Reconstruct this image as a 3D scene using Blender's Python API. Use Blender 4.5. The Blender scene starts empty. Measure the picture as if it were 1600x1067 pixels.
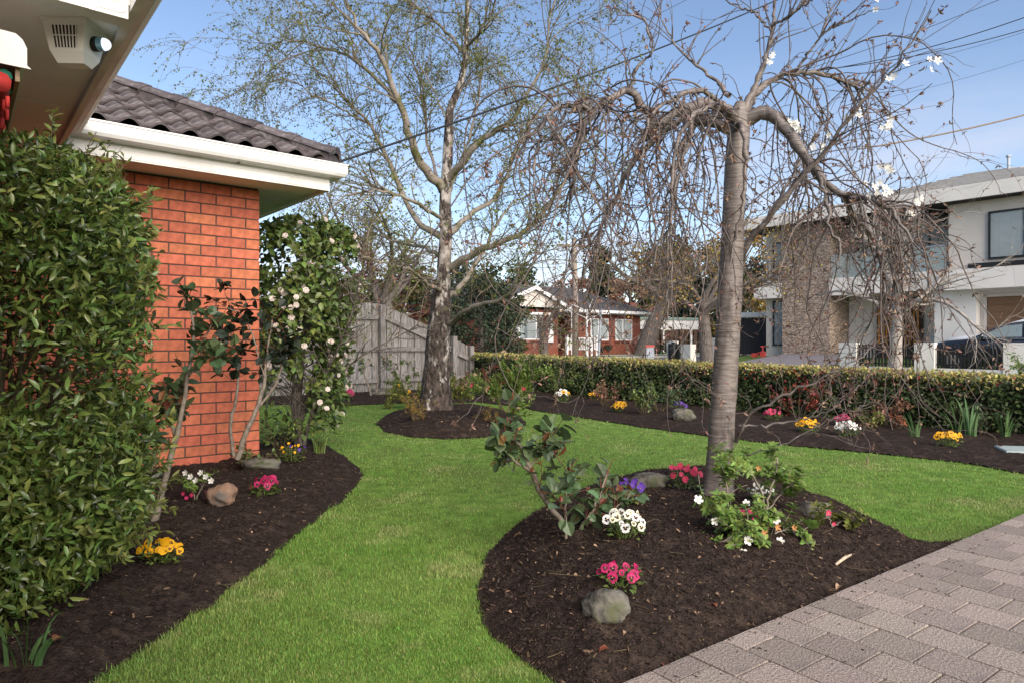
import bpy, math, random
import numpy as np
from mathutils import Vector, Matrix

random.seed(7)
rng = np.random.default_rng(11)
R = math.radians
scene = bpy.context.scene
COL = scene.collection

# ------------------------------------------------------------------ camera
CAM_H = 1.1
FPX = 1050.0            # focal length in pixels of a 1600 px wide frame
cam_d = bpy.data.cameras.new('camera')
cam_d.sensor_width = 36.0
cam_d.lens = FPX / 1600 * 36
cam_d.clip_start = 0.05
cam_d.clip_end = 3000
cam = bpy.data.objects.new('camera', cam_d)
cam.location = (0, 0, CAM_H)
cam.rotation_euler = (R(90), 0, 0)
COL.objects.link(cam)
scene.camera = cam

# ------------------------------------------------------------------ world, sun, exposure
SUN_AZ, SUN_EL = R(150), R(30)      # azimuth from +Y towards +X
world = bpy.data.worlds.new('World')
scene.world = world
world.use_nodes = True
wn, wl = world.node_tree.nodes, world.node_tree.links
wn.clear()
w_out = wn.new('ShaderNodeOutputWorld')
w_bg = wn.new('ShaderNodeBackground')
w_bg.inputs['Strength'].default_value = 0.05
sky = wn.new('ShaderNodeTexSky')
sky.sky_type = 'NISHITA'
sky.sun_disc = False
sky.sun_elevation = SUN_EL
sky.sun_rotation = SUN_AZ
sky.air_density = 1.0
sky.dust_density = 0.35
sky.ozone_density = 4.0
# soft bank of evening cloud, low over the horizon all the way round
tc = wn.new('ShaderNodeTexCoord')
mp = wn.new('ShaderNodeMapping'); mp.inputs['Scale'].default_value = (1.6, 1.6, 7.0)
nz = wn.new('ShaderNodeTexNoise'); nz.inputs['Scale'].default_value = 1.7; nz.inputs['Detail'].default_value = 6
nz.inputs['Roughness'].default_value = 0.55
sp = wn.new('ShaderNodeSeparateXYZ')
mr = wn.new('ShaderNodeMapRange'); mr.interpolation_type = 'SMOOTHSTEP'
mr.inputs['From Min'].default_value = 0.44; mr.inputs['From Max'].default_value = 0.02
rp = wn.new('ShaderNodeMapRange'); rp.interpolation_type = 'SMOOTHSTEP'
rp.inputs['From Min'].default_value = 0.36; rp.inputs['From Max'].default_value = 0.72
mm = wn.new('ShaderNodeMath'); mm.operation = 'MULTIPLY'
mx = wn.new('ShaderNodeMix'); mx.data_type = 'RGBA'
mx.inputs['B'].default_value = (3.7, 3.65, 4.1, 1)
wl.new(tc.outputs['Generated'], mp.inputs['Vector']); wl.new(mp.outputs['Vector'], nz.inputs['Vector'])
wl.new(tc.outputs['Generated'], sp.inputs['Vector']); wl.new(sp.outputs['Z'], mr.inputs['Value'])
wl.new(nz.outputs['Fac'], rp.inputs['Value'])
wl.new(mr.outputs['Result'], mm.inputs[0]); wl.new(rp.outputs['Result'], mm.inputs[1])
tint = wn.new('ShaderNodeMix'); tint.data_type = 'RGBA'; tint.blend_type = 'MULTIPLY'; tint.inputs['Factor'].default_value = 1.0
tint.inputs['B'].default_value = (1.13, 0.98, 0.90, 1)
wl.new(sky.outputs['Color'], tint.inputs['A'])
wl.new(mm.outputs['Value'], mx.inputs['Factor']); wl.new(tint.outputs['Result'], mx.inputs['A'])
wl.new(mx.outputs['Result'], w_bg.inputs['Color']); wl.new(w_bg.outputs['Background'], w_out.inputs['Surface'])

sun_d = bpy.data.lights.new('sun', 'SUN')
sun_d.energy = 1.5
sun_d.angle = R(62)
sun_d.color = (1.0, 0.89, 0.76)
sun = bpy.data.objects.new('sun', sun_d)
S = Vector((math.sin(SUN_AZ) * math.cos(SUN_EL), math.cos(SUN_AZ) * math.cos(SUN_EL), math.sin(SUN_EL)))
sun.rotation_euler = S.to_track_quat('Z', 'Y').to_euler()
sun.location = S * 30
COL.objects.link(sun)

scene.view_settings.view_transform = 'Standard'
scene.view_settings.look = 'None'
scene.view_settings.exposure = 2.2
scene.view_settings.gamma = 1.0
scene.view_settings.use_curve_mapping = False

# ------------------------------------------------------------------ frames of the place
# the house, its wing, the street and the neighbour all share one right-angled plan
U = np.array([0.769, 0.639, 0.0]); U /= np.linalg.norm(U)      # along the wing wall
V = np.array([-U[1], U[0], 0.0])                                # along the street
N = U                                                           # across the street
Z = np.array([0, 0, 1.0])

def P(px, py, Y):          # a point given by where it is seen in the 1600x1067 photo, and its depth
    return np.array([(px - 800) * Y / FPX, Y, CAM_H - (py - 533) * Y / FPX])
def G(px, py, z=0.0):      # a point on level ground z
    Y = (CAM_H - z) * FPX / (py - 533)
    return np.array([(px - 800) * Y / FPX, Y, z])

# ------------------------------------------------------------------ noise
_tab = np.random.default_rng(5).random((256, 256))
def vnoise(x, y):
    x = np.asarray(x, float); y = np.asarray(y, float)
    xi = np.floor(x).astype(int); yi = np.floor(y).astype(int)
    fx = x - xi; fy = y - yi
    fx = fx * fx * (3 - 2 * fx); fy = fy * fy * (3 - 2 * fy)
    a = _tab[xi & 255, yi & 255]; b = _tab[(xi + 1) & 255, yi & 255]
    c = _tab[xi & 255, (yi + 1) & 255]; d = _tab[(xi + 1) & 255, (yi + 1) & 255]
    return (a * (1 - fx) + b * fx) * (1 - fy) + (c * (1 - fx) + d * fx) * fy
def fbm(x, y, o=4):
    s = 0; amp = 0.5
    for i in range(o):
        s = s + amp * (vnoise(x * 2 ** i + 17 * i, y * 2 ** i + 31 * i) - 0.5); amp *= 0.55
    return s

# ------------------------------------------------------------------ materials
def M(name, col, rough=0.7, var=0.2, scale=6.0, col2=None, bump=0.0, bscale=None, rnd=0.0, hue=0.0,
      transl=0.0, spec=0.3, stretch=(1, 1, 1), metallic=0.0, lo=0.35, hi=0.65, detail=5, col3=None, s3=1.5, coat=0.0):
    m = bpy.data.materials.new(name); m.use_nodes = True
    n, l = m.node_tree.nodes, m.node_tree.links
    b = n['Principled BSDF']; out = n['Material Output']
    b.inputs['Roughness'].default_value = rough
    b.inputs['Specular IOR Level'].default_value = spec
    b.inputs['Metallic'].default_value = metallic
    b.inputs['Coat Weight'].default_value = coat
    t = n.new('ShaderNodeTexCoord'); mpn = n.new('ShaderNodeMapping')
    mpn.inputs['Scale'].default_value = stretch
    l.new(t.outputs['Object'], mpn.inputs['Vector'])
    nz = n.new('ShaderNodeTexNoise'); nz.inputs['Scale'].default_value = scale; nz.inputs['Detail'].default_value = detail
    l.new(mpn.outputs['Vector'], nz.inputs['Vector'])
    r = n.new('ShaderNodeMapRange'); r.inputs['From Min'].default_value = lo; r.inputs['From Max'].default_value = hi
    l.new(nz.outputs['Fac'], r.inputs['Value'])
    mix = n.new('ShaderNodeMix'); mix.data_type = 'RGBA'
    c = np.array(col[:3], float)
    a = c * (1 - var); bb = c * (1 + var) if col2 is None else np.array(col2[:3], float)
    if col2 is not None: a = c
    mix.inputs['A'].default_value = (*a, 1); mix.inputs['B'].default_value = (*bb, 1)
    l.new(r.outputs['Result'], mix.inputs['Factor'])
    cur = mix.outputs['Result']
    if col3 is not None:
        nz3 = n.new('ShaderNodeTexNoise'); nz3.inputs['Scale'].default_value = s3; nz3.inputs['Detail'].default_value = 7
        l.new(t.outputs['Object'], nz3.inputs['Vector'])
        r3 = n.new('ShaderNodeMapRange'); r3.inputs['From Min'].default_value = 0.54; r3.inputs['From Max'].default_value = 0.64
        l.new(nz3.outputs['Fac'], r3.inputs['Value'])
        m3 = n.new('ShaderNodeMix'); m3.data_type = 'RGBA'; m3.inputs['B'].default_value = (*col3[:3], 1)
        l.new(r3.outputs['Result'], m3.inputs['Factor']); l.new(cur, m3.inputs['A']); cur = m3.outputs['Result']
    if rnd > 0 or hue > 0:
        g = n.new('ShaderNodeNewGeometry'); oi = n.new('ShaderNodeObjectInfo')
        ad = n.new('ShaderNodeMath'); ad.operation = 'ADD'
        l.new(g.outputs['Random Per Island'], ad.inputs[0]); l.new(oi.outputs['Random'], ad.inputs[1])
        fr = n.new('ShaderNodeMath'); fr.operation = 'FRACT'; l.new(ad.outputs[0], fr.inputs[0])
        hs = n.new('ShaderNodeHueSaturation')
        rv = n.new('ShaderNodeMapRange'); rv.inputs['To Min'].default_value = 1 - rnd; rv.inputs['To Max'].default_value = 1 + rnd
        l.new(fr.outputs[0], rv.inputs['Value']); l.new(rv.outputs['Result'], hs.inputs['Value'])
        f2 = n.new('ShaderNodeMath'); f2.operation = 'MULTIPLY'; f2.inputs[1].default_value = 7.31; l.new(fr.outputs[0], f2.inputs[0])
        f3 = n.new('ShaderNodeMath'); f3.operation = 'FRACT'; l.new(f2.outputs[0], f3.inputs[0])
        rh = n.new('ShaderNodeMapRange'); rh.inputs['To Min'].default_value = 0.5 - hue; rh.inputs['To Max'].default_value = 0.5 + hue
        l.new(f3.outputs[0], rh.inputs['Value']); l.new(rh.outputs['Result'], hs.inputs['Hue'])
        l.new(cur, hs.inputs['Color']); cur = hs.outputs['Color']
    l.new(cur, b.inputs['Base Color'])
    if bump > 0:
        bn = n.new('ShaderNodeTexNoise'); bn.inputs['Scale'].default_value = bscale or scale * 3; bn.inputs['Detail'].default_value = 6
        l.new(mpn.outputs['Vector'], bn.inputs['Vector'])
        bp = n.new('ShaderNodeBump'); bp.inputs['Strength'].default_value = bump; bp.inputs['Distance'].default_value = 0.02
        l.new(bn.outputs['Fac'], bp.inputs['Height']); l.new(bp.outputs['Normal'], b.inputs['Normal'])
    if transl > 0:
        tr = n.new('ShaderNodeBsdfTranslucent'); l.new(cur, tr.inputs['Color'])
        ms = n.new('ShaderNodeMixShader'); ms.inputs['Fac'].default_value = transl
        l.new(b.outputs['BSDF'], ms.inputs[1]); l.new(tr.outputs['BSDF'], ms.inputs[2]); l.new(ms.outputs['Shader'], out.inputs['Surface'])
    return m

m_brick = M('brick_orange', (0.49, 0.142, 0.076), 0.8, 0.2, 18, rnd=0.13, hue=0.006, bump=0.15, bscale=120)
m_mortar = M('mortar_dark', (0.085, 0.062, 0.052), 0.95, 0.2, 30)
m_white = M('white_paint', (0.70, 0.68, 0.64), 0.5, 0.05, 3, spec=0.35, col3=(0.60, 0.575, 0.53), s3=2.5)
m_gutter = M('gutter_white', (0.72, 0.71, 0.68), 0.38, 0.05, 2, spec=0.4, col3=(0.63, 0.61, 0.57), s3=3.5)
m_soffit = M('soffit_paint', (0.80, 0.76, 0.71), 0.75, 0.05, 1.5)
m_tile = M('roof_tile', (0.085, 0.07, 0.072), 0.75, 0.3, 14, col3=(0.17, 0.16, 0.16), s3=9, rnd=0.2, bump=0.4, bscale=60)
m_soil = M('mulch_soil', (0.034, 0.0235, 0.0185), 0.98, 0.4, 40, col3=(0.06, 0.042, 0.032), s3=14, bump=0.9, bscale=110, spec=0.1)
m_chip = M('bark_chip', (0.042, 0.0285, 0.0225), 0.95, 0.3, 30, rnd=0.6, hue=0.015, spec=0.1)
m_chip_pale = M('bark_chip_pale', (0.17, 0.11, 0.07), 0.9, 0.3, 30, rnd=0.5, hue=0.01, spec=0.1)
m_lawn = M('lawn_base', (0.115, 0.19, 0.035), 0.95, 0.3, 9, col3=(0.11, 0.15, 0.035), s3=1.2, spec=0.1)
m_grass = M('grass_blade', (0.165, 0.315, 0.052), 0.6, 0.22, 1.3, col2=(0.25, 0.36, 0.088), rnd=0.48, hue=0.035, col3=(0.36, 0.40, 0.15), s3=2.1, transl=0.35, spec=0.3)
m_verge = M('verge_grass', (0.085, 0.15, 0.025), 0.95, 0.35, 2, col3=(0.13, 0.16, 0.05), s3=0.7, bump=0.6, bscale=40)
m_asphalt = M('asphalt', (0.14, 0.14, 0.15), 0.9, 0.15, 8, bump=0.2, bscale=200)
m_conc = M('concrete', (0.42, 0.40, 0.37), 0.9, 0.12, 4)
m_drive = M('driveway_aggregate', (0.22, 0.20, 0.21), 0.9, 0.25, 60)
m_sand = M('joint_sand', (0.045, 0.036, 0.024), 0.98, 0.4, 18, col3=(0.16, 0.125, 0.025), s3=5)
m_paver = M('paver', (0.27, 0.222, 0.188), 0.92, 0.42, 120, rnd=0.2, hue=0.008, bump=0.5, bscale=170, lo=0.3, hi=0.6, col3=(0.22, 0.185, 0.165), s3=3.2)
m_fence = M('weathered_paling', (0.19, 0.175, 0.165), 0.9, 0.42, 7, stretch=(9, 9, 0.9), rnd=0.26, col3=(0.14, 0.12, 0.108), s3=1.7, bump=0.4, bscale=20)
m_hleaf = M('glossy_shrub_leaf', (0.112, 0.158, 0.038), 0.27, 0.25, 3, rnd=0.75, hue=0.035, transl=0.28, spec=0.5)
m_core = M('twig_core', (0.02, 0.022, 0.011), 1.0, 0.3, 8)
m_hedge = M('hedge_leaf', (0.065, 0.092, 0.028), 0.45, 0.2, 3, rnd=0.55, hue=0.035, transl=0.15, spec=0.4)
m_hedge_top = M('hedge_lit_top_leaf', (0.38, 0.33, 0.10), 0.45, 0.2, 3, rnd=0.4, hue=0.035, transl=0.25, spec=0.4)  # warm light along the hedge top, painted into its leaf colour
m_redleaf = M('red_leaf', (0.22, 0.045, 0.03), 0.5, 0.3, 3, rnd=0.5, hue=0.03, transl=0.25)
m_camleaf = M('camellia_leaf', (0.105, 0.145, 0.036), 0.4, 0.2, 3, rnd=0.5, hue=0.035, transl=0.2, spec=0.45)
m_roseleaf = M('rose_leaf', (0.082, 0.125, 0.055), 0.42, 0.2, 20, rnd=0.45, hue=0.035, transl=0.2, spec=0.45)
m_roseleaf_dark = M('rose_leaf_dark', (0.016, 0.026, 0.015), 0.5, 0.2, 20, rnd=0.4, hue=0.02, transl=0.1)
m_roseyoung = M('rose_young_leaf', (0.20, 0.085, 0.035), 0.45, 0.25, 20, rnd=0.4, hue=0.03, transl=0.3)
m_azleaf = M('azalea_leaf', (0.18, 0.27, 0.06), 0.45, 0.2, 10, rnd=0.4, hue=0.03, transl=0.25, spec=0.4)
m_yelleaf = M('yellow_green_leaf', (0.18, 0.20, 0.045), 0.5, 0.25, 5, rnd=0.4, hue=0.03, transl=0.25)
m_birchleaf = M('birch_leaf', (0.145, 0.17, 0.042), 0.5, 0.2, 3, rnd=0.45, hue=0.03, transl=0.4)
m_darkfol = M('dark_foliage', (0.028, 0.042, 0.022), 0.7, 0.3, 1.2, rnd=0.5, hue=0.03, transl=0.1)
m_olive = M('olive_foliage', (0.085, 0.085, 0.03), 0.7, 0.3, 1.2, rnd=0.5, hue=0.04, transl=0.2)
m_gold = M('golden_foliage', (0.30, 0.20, 0.05), 0.7, 0.3, 1.2, rnd=0.5, hue=0.04, transl=0.3)
m_russet = M('russet_foliage', (0.23, 0.12, 0.075), 0.7, 0.3, 1.2, rnd=0.5, hue=0.03, transl=0.2)
m_iris = M('iris_leaf', (0.085, 0.16, 0.055), 0.5, 0.2, 10, rnd=0.3, hue=0.02, transl=0.25)
m_cane = M('rose_cane', (0.20, 0.165, 0.13), 0.8, 0.3, 30, rnd=0.1)
m_stem = M('green_brown_stem', (0.10, 0.075, 0.04), 0.8, 0.3, 30)
m_redstem = M('red_stem', (0.13, 0.035, 0.025), 0.6, 0.3, 30)
m_twig = M('cherry_twig', (0.122, 0.098, 0.087), 0.75, 0.35, 25, rnd=0.2)
m_bud = M('cherry_bud', (0.24, 0.145, 0.105), 0.7, 0.3, 20, rnd=0.5, hue=0.035, transl=0.25)
m_btwig = M('birch_twig', (0.155, 0.125, 0.085), 0.8, 0.4, 5, rnd=0.2, col3=(0.13, 0.13, 0.04), s3=2.5)
m_bark = M('grey_brown_bark', (0.125, 0.105, 0.09), 0.9, 0.4, 9, stretch=(3, 3, 0.7), bump=0.7, bscale=12)
m_palebark = M('pale_bark', (0.30, 0.265, 0.235), 0.9, 0.3, 5, bump=0.4, bscale=12)
m_rock = M('fieldstone', (0.125, 0.115, 0.095), 0.9, 0.55, 14, col3=(0.075, 0.08, 0.042), s3=7, bump=0.9, bscale=28)
m_rockbrown = M('brown_fieldstone', (0.22, 0.135, 0.09), 0.85, 0.35, 9, col3=(0.10, 0.085, 0.075), s3=5, bump=0.8, bscale=25)
m_pet_white = M('petal_white', (0.80, 0.79, 0.74), 0.6, 0.05, 30, transl=0.25)
m_pet_cream = M('petal_cream', (0.78, 0.77, 0.56), 0.6, 0.06, 30, transl=0.25)
m_pet_pink = M('petal_blush', (0.78, 0.68, 0.62), 0.6, 0.12, 8, rnd=0.12, transl=0.25)
m_pet_mag = M('petal_magenta', (0.42, 0.018, 0.10), 0.55, 0.25, 20, transl=0.2, rnd=0.2)
m_pet_hot = M('petal_hot_pink', (0.66, 0.055, 0.13), 0.55, 0.2, 20, transl=0.25, rnd=0.15)
m_pet_yel = M('petal_yellow', (0.78, 0.40, 0.012), 0.55, 0.12, 20, transl=0.2, rnd=0.1)
m_pet_vio = M('petal_violet', (0.09, 0.03, 0.26), 0.55, 0.2, 20, transl=0.2, rnd=0.2)
m_blotch = M('petal_blotch', (0.022, 0.006, 0.02), 0.7, 0.2, 20)
m_blotch_brown = M('petal_blotch_brown', (0.06, 0.018, 0.006), 0.7, 0.2, 20)
m_eye = M('flower_eye', (0.65, 0.42, 0.03), 0.6, 0.1, 20)
m_wilt = M('wilted_petal', (0.55, 0.26, 0.11), 0.8, 0.3, 20, transl=0.2)
m_dry = M('dry_leaf', (0.24, 0.15, 0.095), 0.8, 0.3, 25, rnd=0.55)
m_dryred = M('dry_red_leaf', (0.24, 0.075, 0.04), 0.8, 0.3, 25, rnd=0.3)
m_stick = M('bleached_stick', (0.50, 0.39, 0.28), 0.8, 0.2, 30)
m_slab = M('green_grey_slab', (0.30, 0.35, 0.33), 0.7, 0.08, 5)
m_black = M('black_metal', (0.012, 0.012, 0.013), 0.45, 0.1, 5, spec=0.4)
m_cable = M('cable_black', (0.015, 0.015, 0.017), 0.6, 0.1, 5)
m_cable_tan = M('cable_tan', (0.20, 0.15, 0.11), 0.7, 0.1, 5)
m_render = M('white_render', (0.74, 0.70, 0.65), 0.85, 0.04, 1.5)
m_rendergrey = M('grey_render', (0.58, 0.53, 0.48), 0.85, 0.04, 1.5)
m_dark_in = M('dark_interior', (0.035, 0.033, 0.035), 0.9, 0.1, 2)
m_taupe = M('taupe_panel', (0.22, 0.19, 0.175), 0.8, 0.08, 2)
m_curtain = M('curtain', (0.62, 0.64, 0.63), 0.9, 0.06, 3)
m_timber = M('orange_timber', (0.60, 0.25, 0.045), 0.5, 0.2, 6, stretch=(8, 8, 0.7))
m_garage = M('garage_timber', (0.20, 0.115, 0.065), 0.6, 0.15, 5, stretch=(0.7, 0.7, 8))
m_redbrick = M('far_red_brick', (0.205, 0.066, 0.043), 0.85, 0.2, 7, bump=0.3, bscale=25)
m_fartile = M('far_roof_tile', (0.10, 0.095, 0.10), 0.85, 0.4, 9, bump=0.4, bscale=20)
m_farwhite = M('far_white_paint', (0.72, 0.71, 0.70), 0.7, 0.04, 3)
m_pole = M('timber_pole', (0.26, 0.215, 0.18), 0.9, 0.25, 6, stretch=(8, 8, 0.6))
m_steel = M('galvanised_steel', (0.40, 0.43, 0.47), 0.5, 0.08, 5, metallic=0.3)
m_redpaint = M('red_paint', (0.55, 0.07, 0.06), 0.5, 0.1, 5)
m_carpaint = M('black_car_paint', (0.010, 0.012, 0.017), 0.12, 0.05, 2, spec=0.6, coat=1.0)
m_carwhite = M('white_car_paint', (0.75, 0.76, 0.78), 0.2, 0.03, 2, spec=0.5, coat=0.6)
m_tyre = M('tyre_rubber', (0.02, 0.02, 0.02), 0.9, 0.1, 10)
m_rim = M('alloy', (0.5, 0.5, 0.52), 0.3, 0.05, 5, metallic=0.9)
m_slat = M('brown_slats', (0.10, 0.06, 0.042), 0.85, 0.3, 5)
m_green_sheet = M('green_sheet_metal', (0.22, 0.31, 0.27), 0.6, 0.06, 3)
m_straw = M('dry_grass_blade', (0.42, 0.36, 0.17), 0.8, 0.2, 3, rnd=0.4, transl=0.2)
m_plastic = M('white_plastic', (0.72, 0.69, 0.62), 0.35, 0.04, 4, spec=0.5)
m_rubber = M('black_rubber', (0.015, 0.015, 0.016), 0.5, 0.1, 5)
m_red_cloth = M('red_canvas', (0.45, 0.035, 0.03), 0.8, 0.3, 14)
m_green_cloth = M('green_canvas', (0.02, 0.14, 0.085), 0.8, 0.3, 14)
m_tantimber = M('raw_timber', (0.27, 0.19, 0.12), 0.8, 0.25, 6, stretch=(1, 1, 8))

def glassy(name, col, rough=0.05, alpha=1.0):
    m = bpy.data.materials.new(name); m.use_nodes = True
    b = m.node_tree.nodes['Principled BSDF']
    b.inputs['Base Color'].default_value = (*col, 1); b.inputs['Roughness'].default_value = rough
    b.inputs['Specular IOR Level'].default_value = 0.8
    b.inputs['Alpha'].default_value = alpha
    return m
m_glass = glassy('window_glass', (0.30, 0.36, 0.38), 0.05, 0.32)
m_carglass = glassy('car_glass', (0.22, 0.27, 0.28), 0.03)
m_balglass = glassy('balustrade_glass', (0.45, 0.55, 0.55), 0.05, 0.35)

def lamp_mat():
    m = bpy.data.materials.new('strobe_lens'); m.use_nodes = True
    b = m.node_tree.nodes['Principled BSDF']
    b.inputs['Base Color'].default_value = (0.75, 0.88, 0.95, 1); b.inputs['Roughness'].default_value = 0.08
    b.inputs['Emission Color'].default_value = (0.75, 0.9, 1.0, 1); b.inputs['Emission Strength'].default_value = 0.3
    return m
m_lens = lamp_mat()
m_lensblue = glassy('blue_lens_collar', (0.20, 0.42, 0.58), 0.1)

def bark_birch():
    m = bpy.data.materials.new('birch_bark'); m.use_nodes = True
    n, l = m.node_tree.nodes, m.node_tree.links; b = n['Principled BSDF']; b.inputs['Roughness'].default_value = 0.85
    b.inputs['Specular IOR Level'].default_value = 0.2
    t = n.new('ShaderNodeTexCoord'); mp = n.new('ShaderNodeMapping'); mp.inputs['Scale'].default_value = (1.6, 1.6, 0.75)
    l.new(t.outputs['Object'], mp.inputs['Vector'])
    a = n.new('ShaderNodeTexNoise'); a.inputs['Scale'].default_value = 5.5; a.inputs['Detail'].default_value = 8; a.inputs['Roughness'].default_value = 0.6
    l.new(mp.outputs['Vector'], a.inputs['Vector'])
    s = n.new('ShaderNodeSeparateXYZ'); l.new(t.outputs['Object'], s.inputs['Vector'])
    hz = n.new('ShaderNodeMapRange'); hz.inputs['From Min'].default_value = 0.1; hz.inputs['From Max'].default_value = 2.6
    hz.inputs['To Min'].default_value = 0.10; hz.inputs['To Max'].default_value = 0.0     # rough old bark covers the foot of the stem
    l.new(s.outputs['Z'], hz.inputs['Value'])
    ad = n.new('ShaderNodeMath'); ad.operation = 'ADD'; l.new(a.outputs['Fac'], ad.inputs[0]); l.new(hz.outputs['Result'], ad.inputs[1])
    r = n.new('ShaderNodeMapRange'); r.inputs['From Min'].default_value = 0.49; r.inputs['From Max'].default_value = 0.54
    l.new(ad.outputs[0], r.inputs['Value'])
    pale = n.new('ShaderNodeMix'); pale.data_type = 'RGBA'; pale.inputs['A'].default_value = (0.42, 0.38, 0.345, 1); pale.inputs['B'].default_value = (0.19, 0.158, 0.132, 1)
    p2 = n.new('ShaderNodeTexNoise'); p2.inputs['Scale'].default_value = 9; l.new(t.outputs['Object'], p2.inputs['Vector'])
    pr = n.new('ShaderNodeMapRange'); pr.inputs['From Min'].default_value = 0.4; pr.inputs['From Max'].default_value = 0.62; l.new(p2.outputs['Fac'], pr.inputs['Value']); l.new(pr.outputs['Result'], pale.inputs['Factor'])
    dk = n.new('ShaderNodeMix'); dk.data_type = 'RGBA'; dk.inputs['A'].default_value = (0.028, 0.022, 0.019, 1); dk.inputs['B'].default_value = (0.115, 0.088, 0.074, 1)
    p3 = n.new('ShaderNodeTexNoise'); p3.inputs['Scale'].default_value = 16; p3.inputs['Detail'].default_value = 6; l.new(mp.outputs['Vector'], p3.inputs['Vector'])
    pr3 = n.new('ShaderNodeMapRange'); pr3.inputs['From Min'].default_value = 0.4; pr3.inputs['From Max'].default_value = 0.68; l.new(p3.outputs['Fac'], pr3.inputs['Value']); l.new(pr3.outputs['Result'], dk.inputs['Factor'])
    mix = n.new('ShaderNodeMix'); mix.data_type = 'RGBA'; l.new(r.outputs['Result'], mix.inputs['Factor'])
    l.new(pale.outputs['Result'], mix.inputs['A']); l.new(dk.outputs['Result'], mix.inputs['B']); l.new(mix.outputs['Result'], b.inputs['Base Color'])
    bp = n.new('ShaderNodeBump'); bp.inputs['Strength'].default_value = 0.9; bp.inputs['Distance'].default_value = 0.03
    ml = n.new('ShaderNodeMath'); ml.operation = 'MULTIPLY'; l.new(r.outputs['Result'], ml.inputs[0]); l.new(p3.outputs['Fac'], ml.inputs[1])
    l.new(ml.outputs[0], bp.inputs['Height']); l.new(bp.outputs['Normal'], b.inputs['Normal'])
    return m
m_birch = bark_birch()

def bark_cherry():
    m = bpy.data.materials.new('cherry_bark'); m.use_nodes = True
    n, l = m.node_tree.nodes, m.node_tree.links; b = n['Principled BSDF']; b.inputs['Roughness'].default_value = 0.5
    b.inputs['Specular IOR Level'].default_value = 0.4
    t = n.new('ShaderNodeTexCoord'); mp = n.new('ShaderNodeMapping'); mp.inputs['Scale'].default_value = (4, 4, 34)
    l.new(t.outputs['Object'], mp.inputs['Vector'])
    a = n.new('ShaderNodeTexNoise'); a.inputs['Scale'].default_value = 2.6; a.inputs['Detail'].default_value = 7; l.new(mp.outputs['Vector'], a.inputs['Vector'])
    r = n.new('ShaderNodeMapRange'); r.inputs['From Min'].default_value = 0.38; r.inputs['From Max'].default_value = 0.66; l.new(a.outputs['Fac'], r.inputs['Value'])
    c = n.new('ShaderNodeMix'); c.data_type = 'RGBA'; c.inputs['A'].default_value = (0.125, 0.102, 0.091, 1); c.inputs['B'].default_value = (0.225, 0.19, 0.168, 1)
    l.new(r.outputs['Result'], c.inputs['Factor'])
    d = n.new('ShaderNodeTexNoise'); d.inputs['Scale'].default_value = 1.0; d.inputs['Detail'].default_value = 8; mpd = n.new('ShaderNodeMapping'); mpd.inputs['Scale'].default_value = (14, 14, 2.2); l.new(t.outputs['Object'], mpd.inputs['Vector']); l.new(mpd.outputs['Vector'], d.inputs['Vector'])
    dr = n.new('ShaderNodeMapRange'); dr.inputs['From Min'].default_value = 0.54; dr.inputs['From Max'].default_value = 0.64; l.new(d.outputs['Fac'], dr.inputs['Value'])
    c2 = n.new('ShaderNodeMix'); c2.data_type = 'RGBA'; c2.inputs['B'].default_value = (0.06, 0.048, 0.042, 1)
    l.new(dr.outputs['Result'], c2.inputs['Factor']); l.new(c.outputs['Result'], c2.inputs['A']); l.new(c2.outputs['Result'], b.inputs['Base Color'])
    bp = n.new('ShaderNodeBump'); bp.inputs['Strength'].default_value = 0.5; bp.inputs['Distance'].default_value = 0.01
    l.new(a.outputs['Fac'], bp.inputs['Height']); l.new(bp.outputs['Normal'], b.inputs['Normal'])
    return m
m_cherry = bark_cherry()

def stone_mat():
    m = bpy.data.materials.new('stacked_stone'); m.use_nodes = True
    n, l = m.node_tree.nodes, m.node_tree.links; b = n['Principled BSDF']; b.inputs['Roughness'].default_value = 0.9
    t = n.new('ShaderNodeTexCoord'); mp = n.new('ShaderNodeMapping'); mp.inputs['Scale'].default_value = (4.5, 4.5, 13)
    l.new(t.outputs['Object'], mp.inputs['Vector'])
    v = n.new('ShaderNodeTexVoronoi'); v.inputs['Scale'].default_value = 1.0; l.new(mp.outputs['Vector'], v.inputs['Vector'])
    s = n.new('ShaderNodeSeparateColor'); l.new(v.outputs['Color'], s.inputs['Color'])
    c = n.new('ShaderNodeMix'); c.data_type = 'RGBA'; c.inputs['A'].default_value = (0.33, 0.255, 0.20, 1); c.inputs['B'].default_value = (0.52, 0.40, 0.31, 1)
    l.new(s.outputs['Red'], c.inputs['Factor'])
    e = n.new('ShaderNodeTexVoronoi'); e.feature = 'DISTANCE_TO_EDGE'; e.inputs['Scale'].default_value = 1.0; l.new(mp.outputs['Vector'], e.inputs['Vector'])
    er = n.new('ShaderNodeMapRange'); er.inputs['From Max'].default_value = 0.09; l.new(e.outputs['Distance'], er.inputs['Value'])
    c2 = n.new('ShaderNodeMix'); c2.data_type = 'RGBA'; c2.inputs['A'].default_value = (0.17, 0.13, 0.105, 1); l.new(er.outputs['Result'], c2.inputs['Factor'])
    l.new(c.outputs['Result'], c2.inputs['B']); l.new(c2.outputs['Result'], b.inputs['Base Color'])
    bp = n.new('ShaderNodeBump'); bp.inputs['Strength'].default_value = 1.0; bp.inputs['Distance'].default_value = 0.04
    l.new(er.outputs['Result'], bp.inputs['Height']); l.new(bp.outputs['Normal'], b.inputs['Normal'])
    return m
m_stone = stone_mat()

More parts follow.
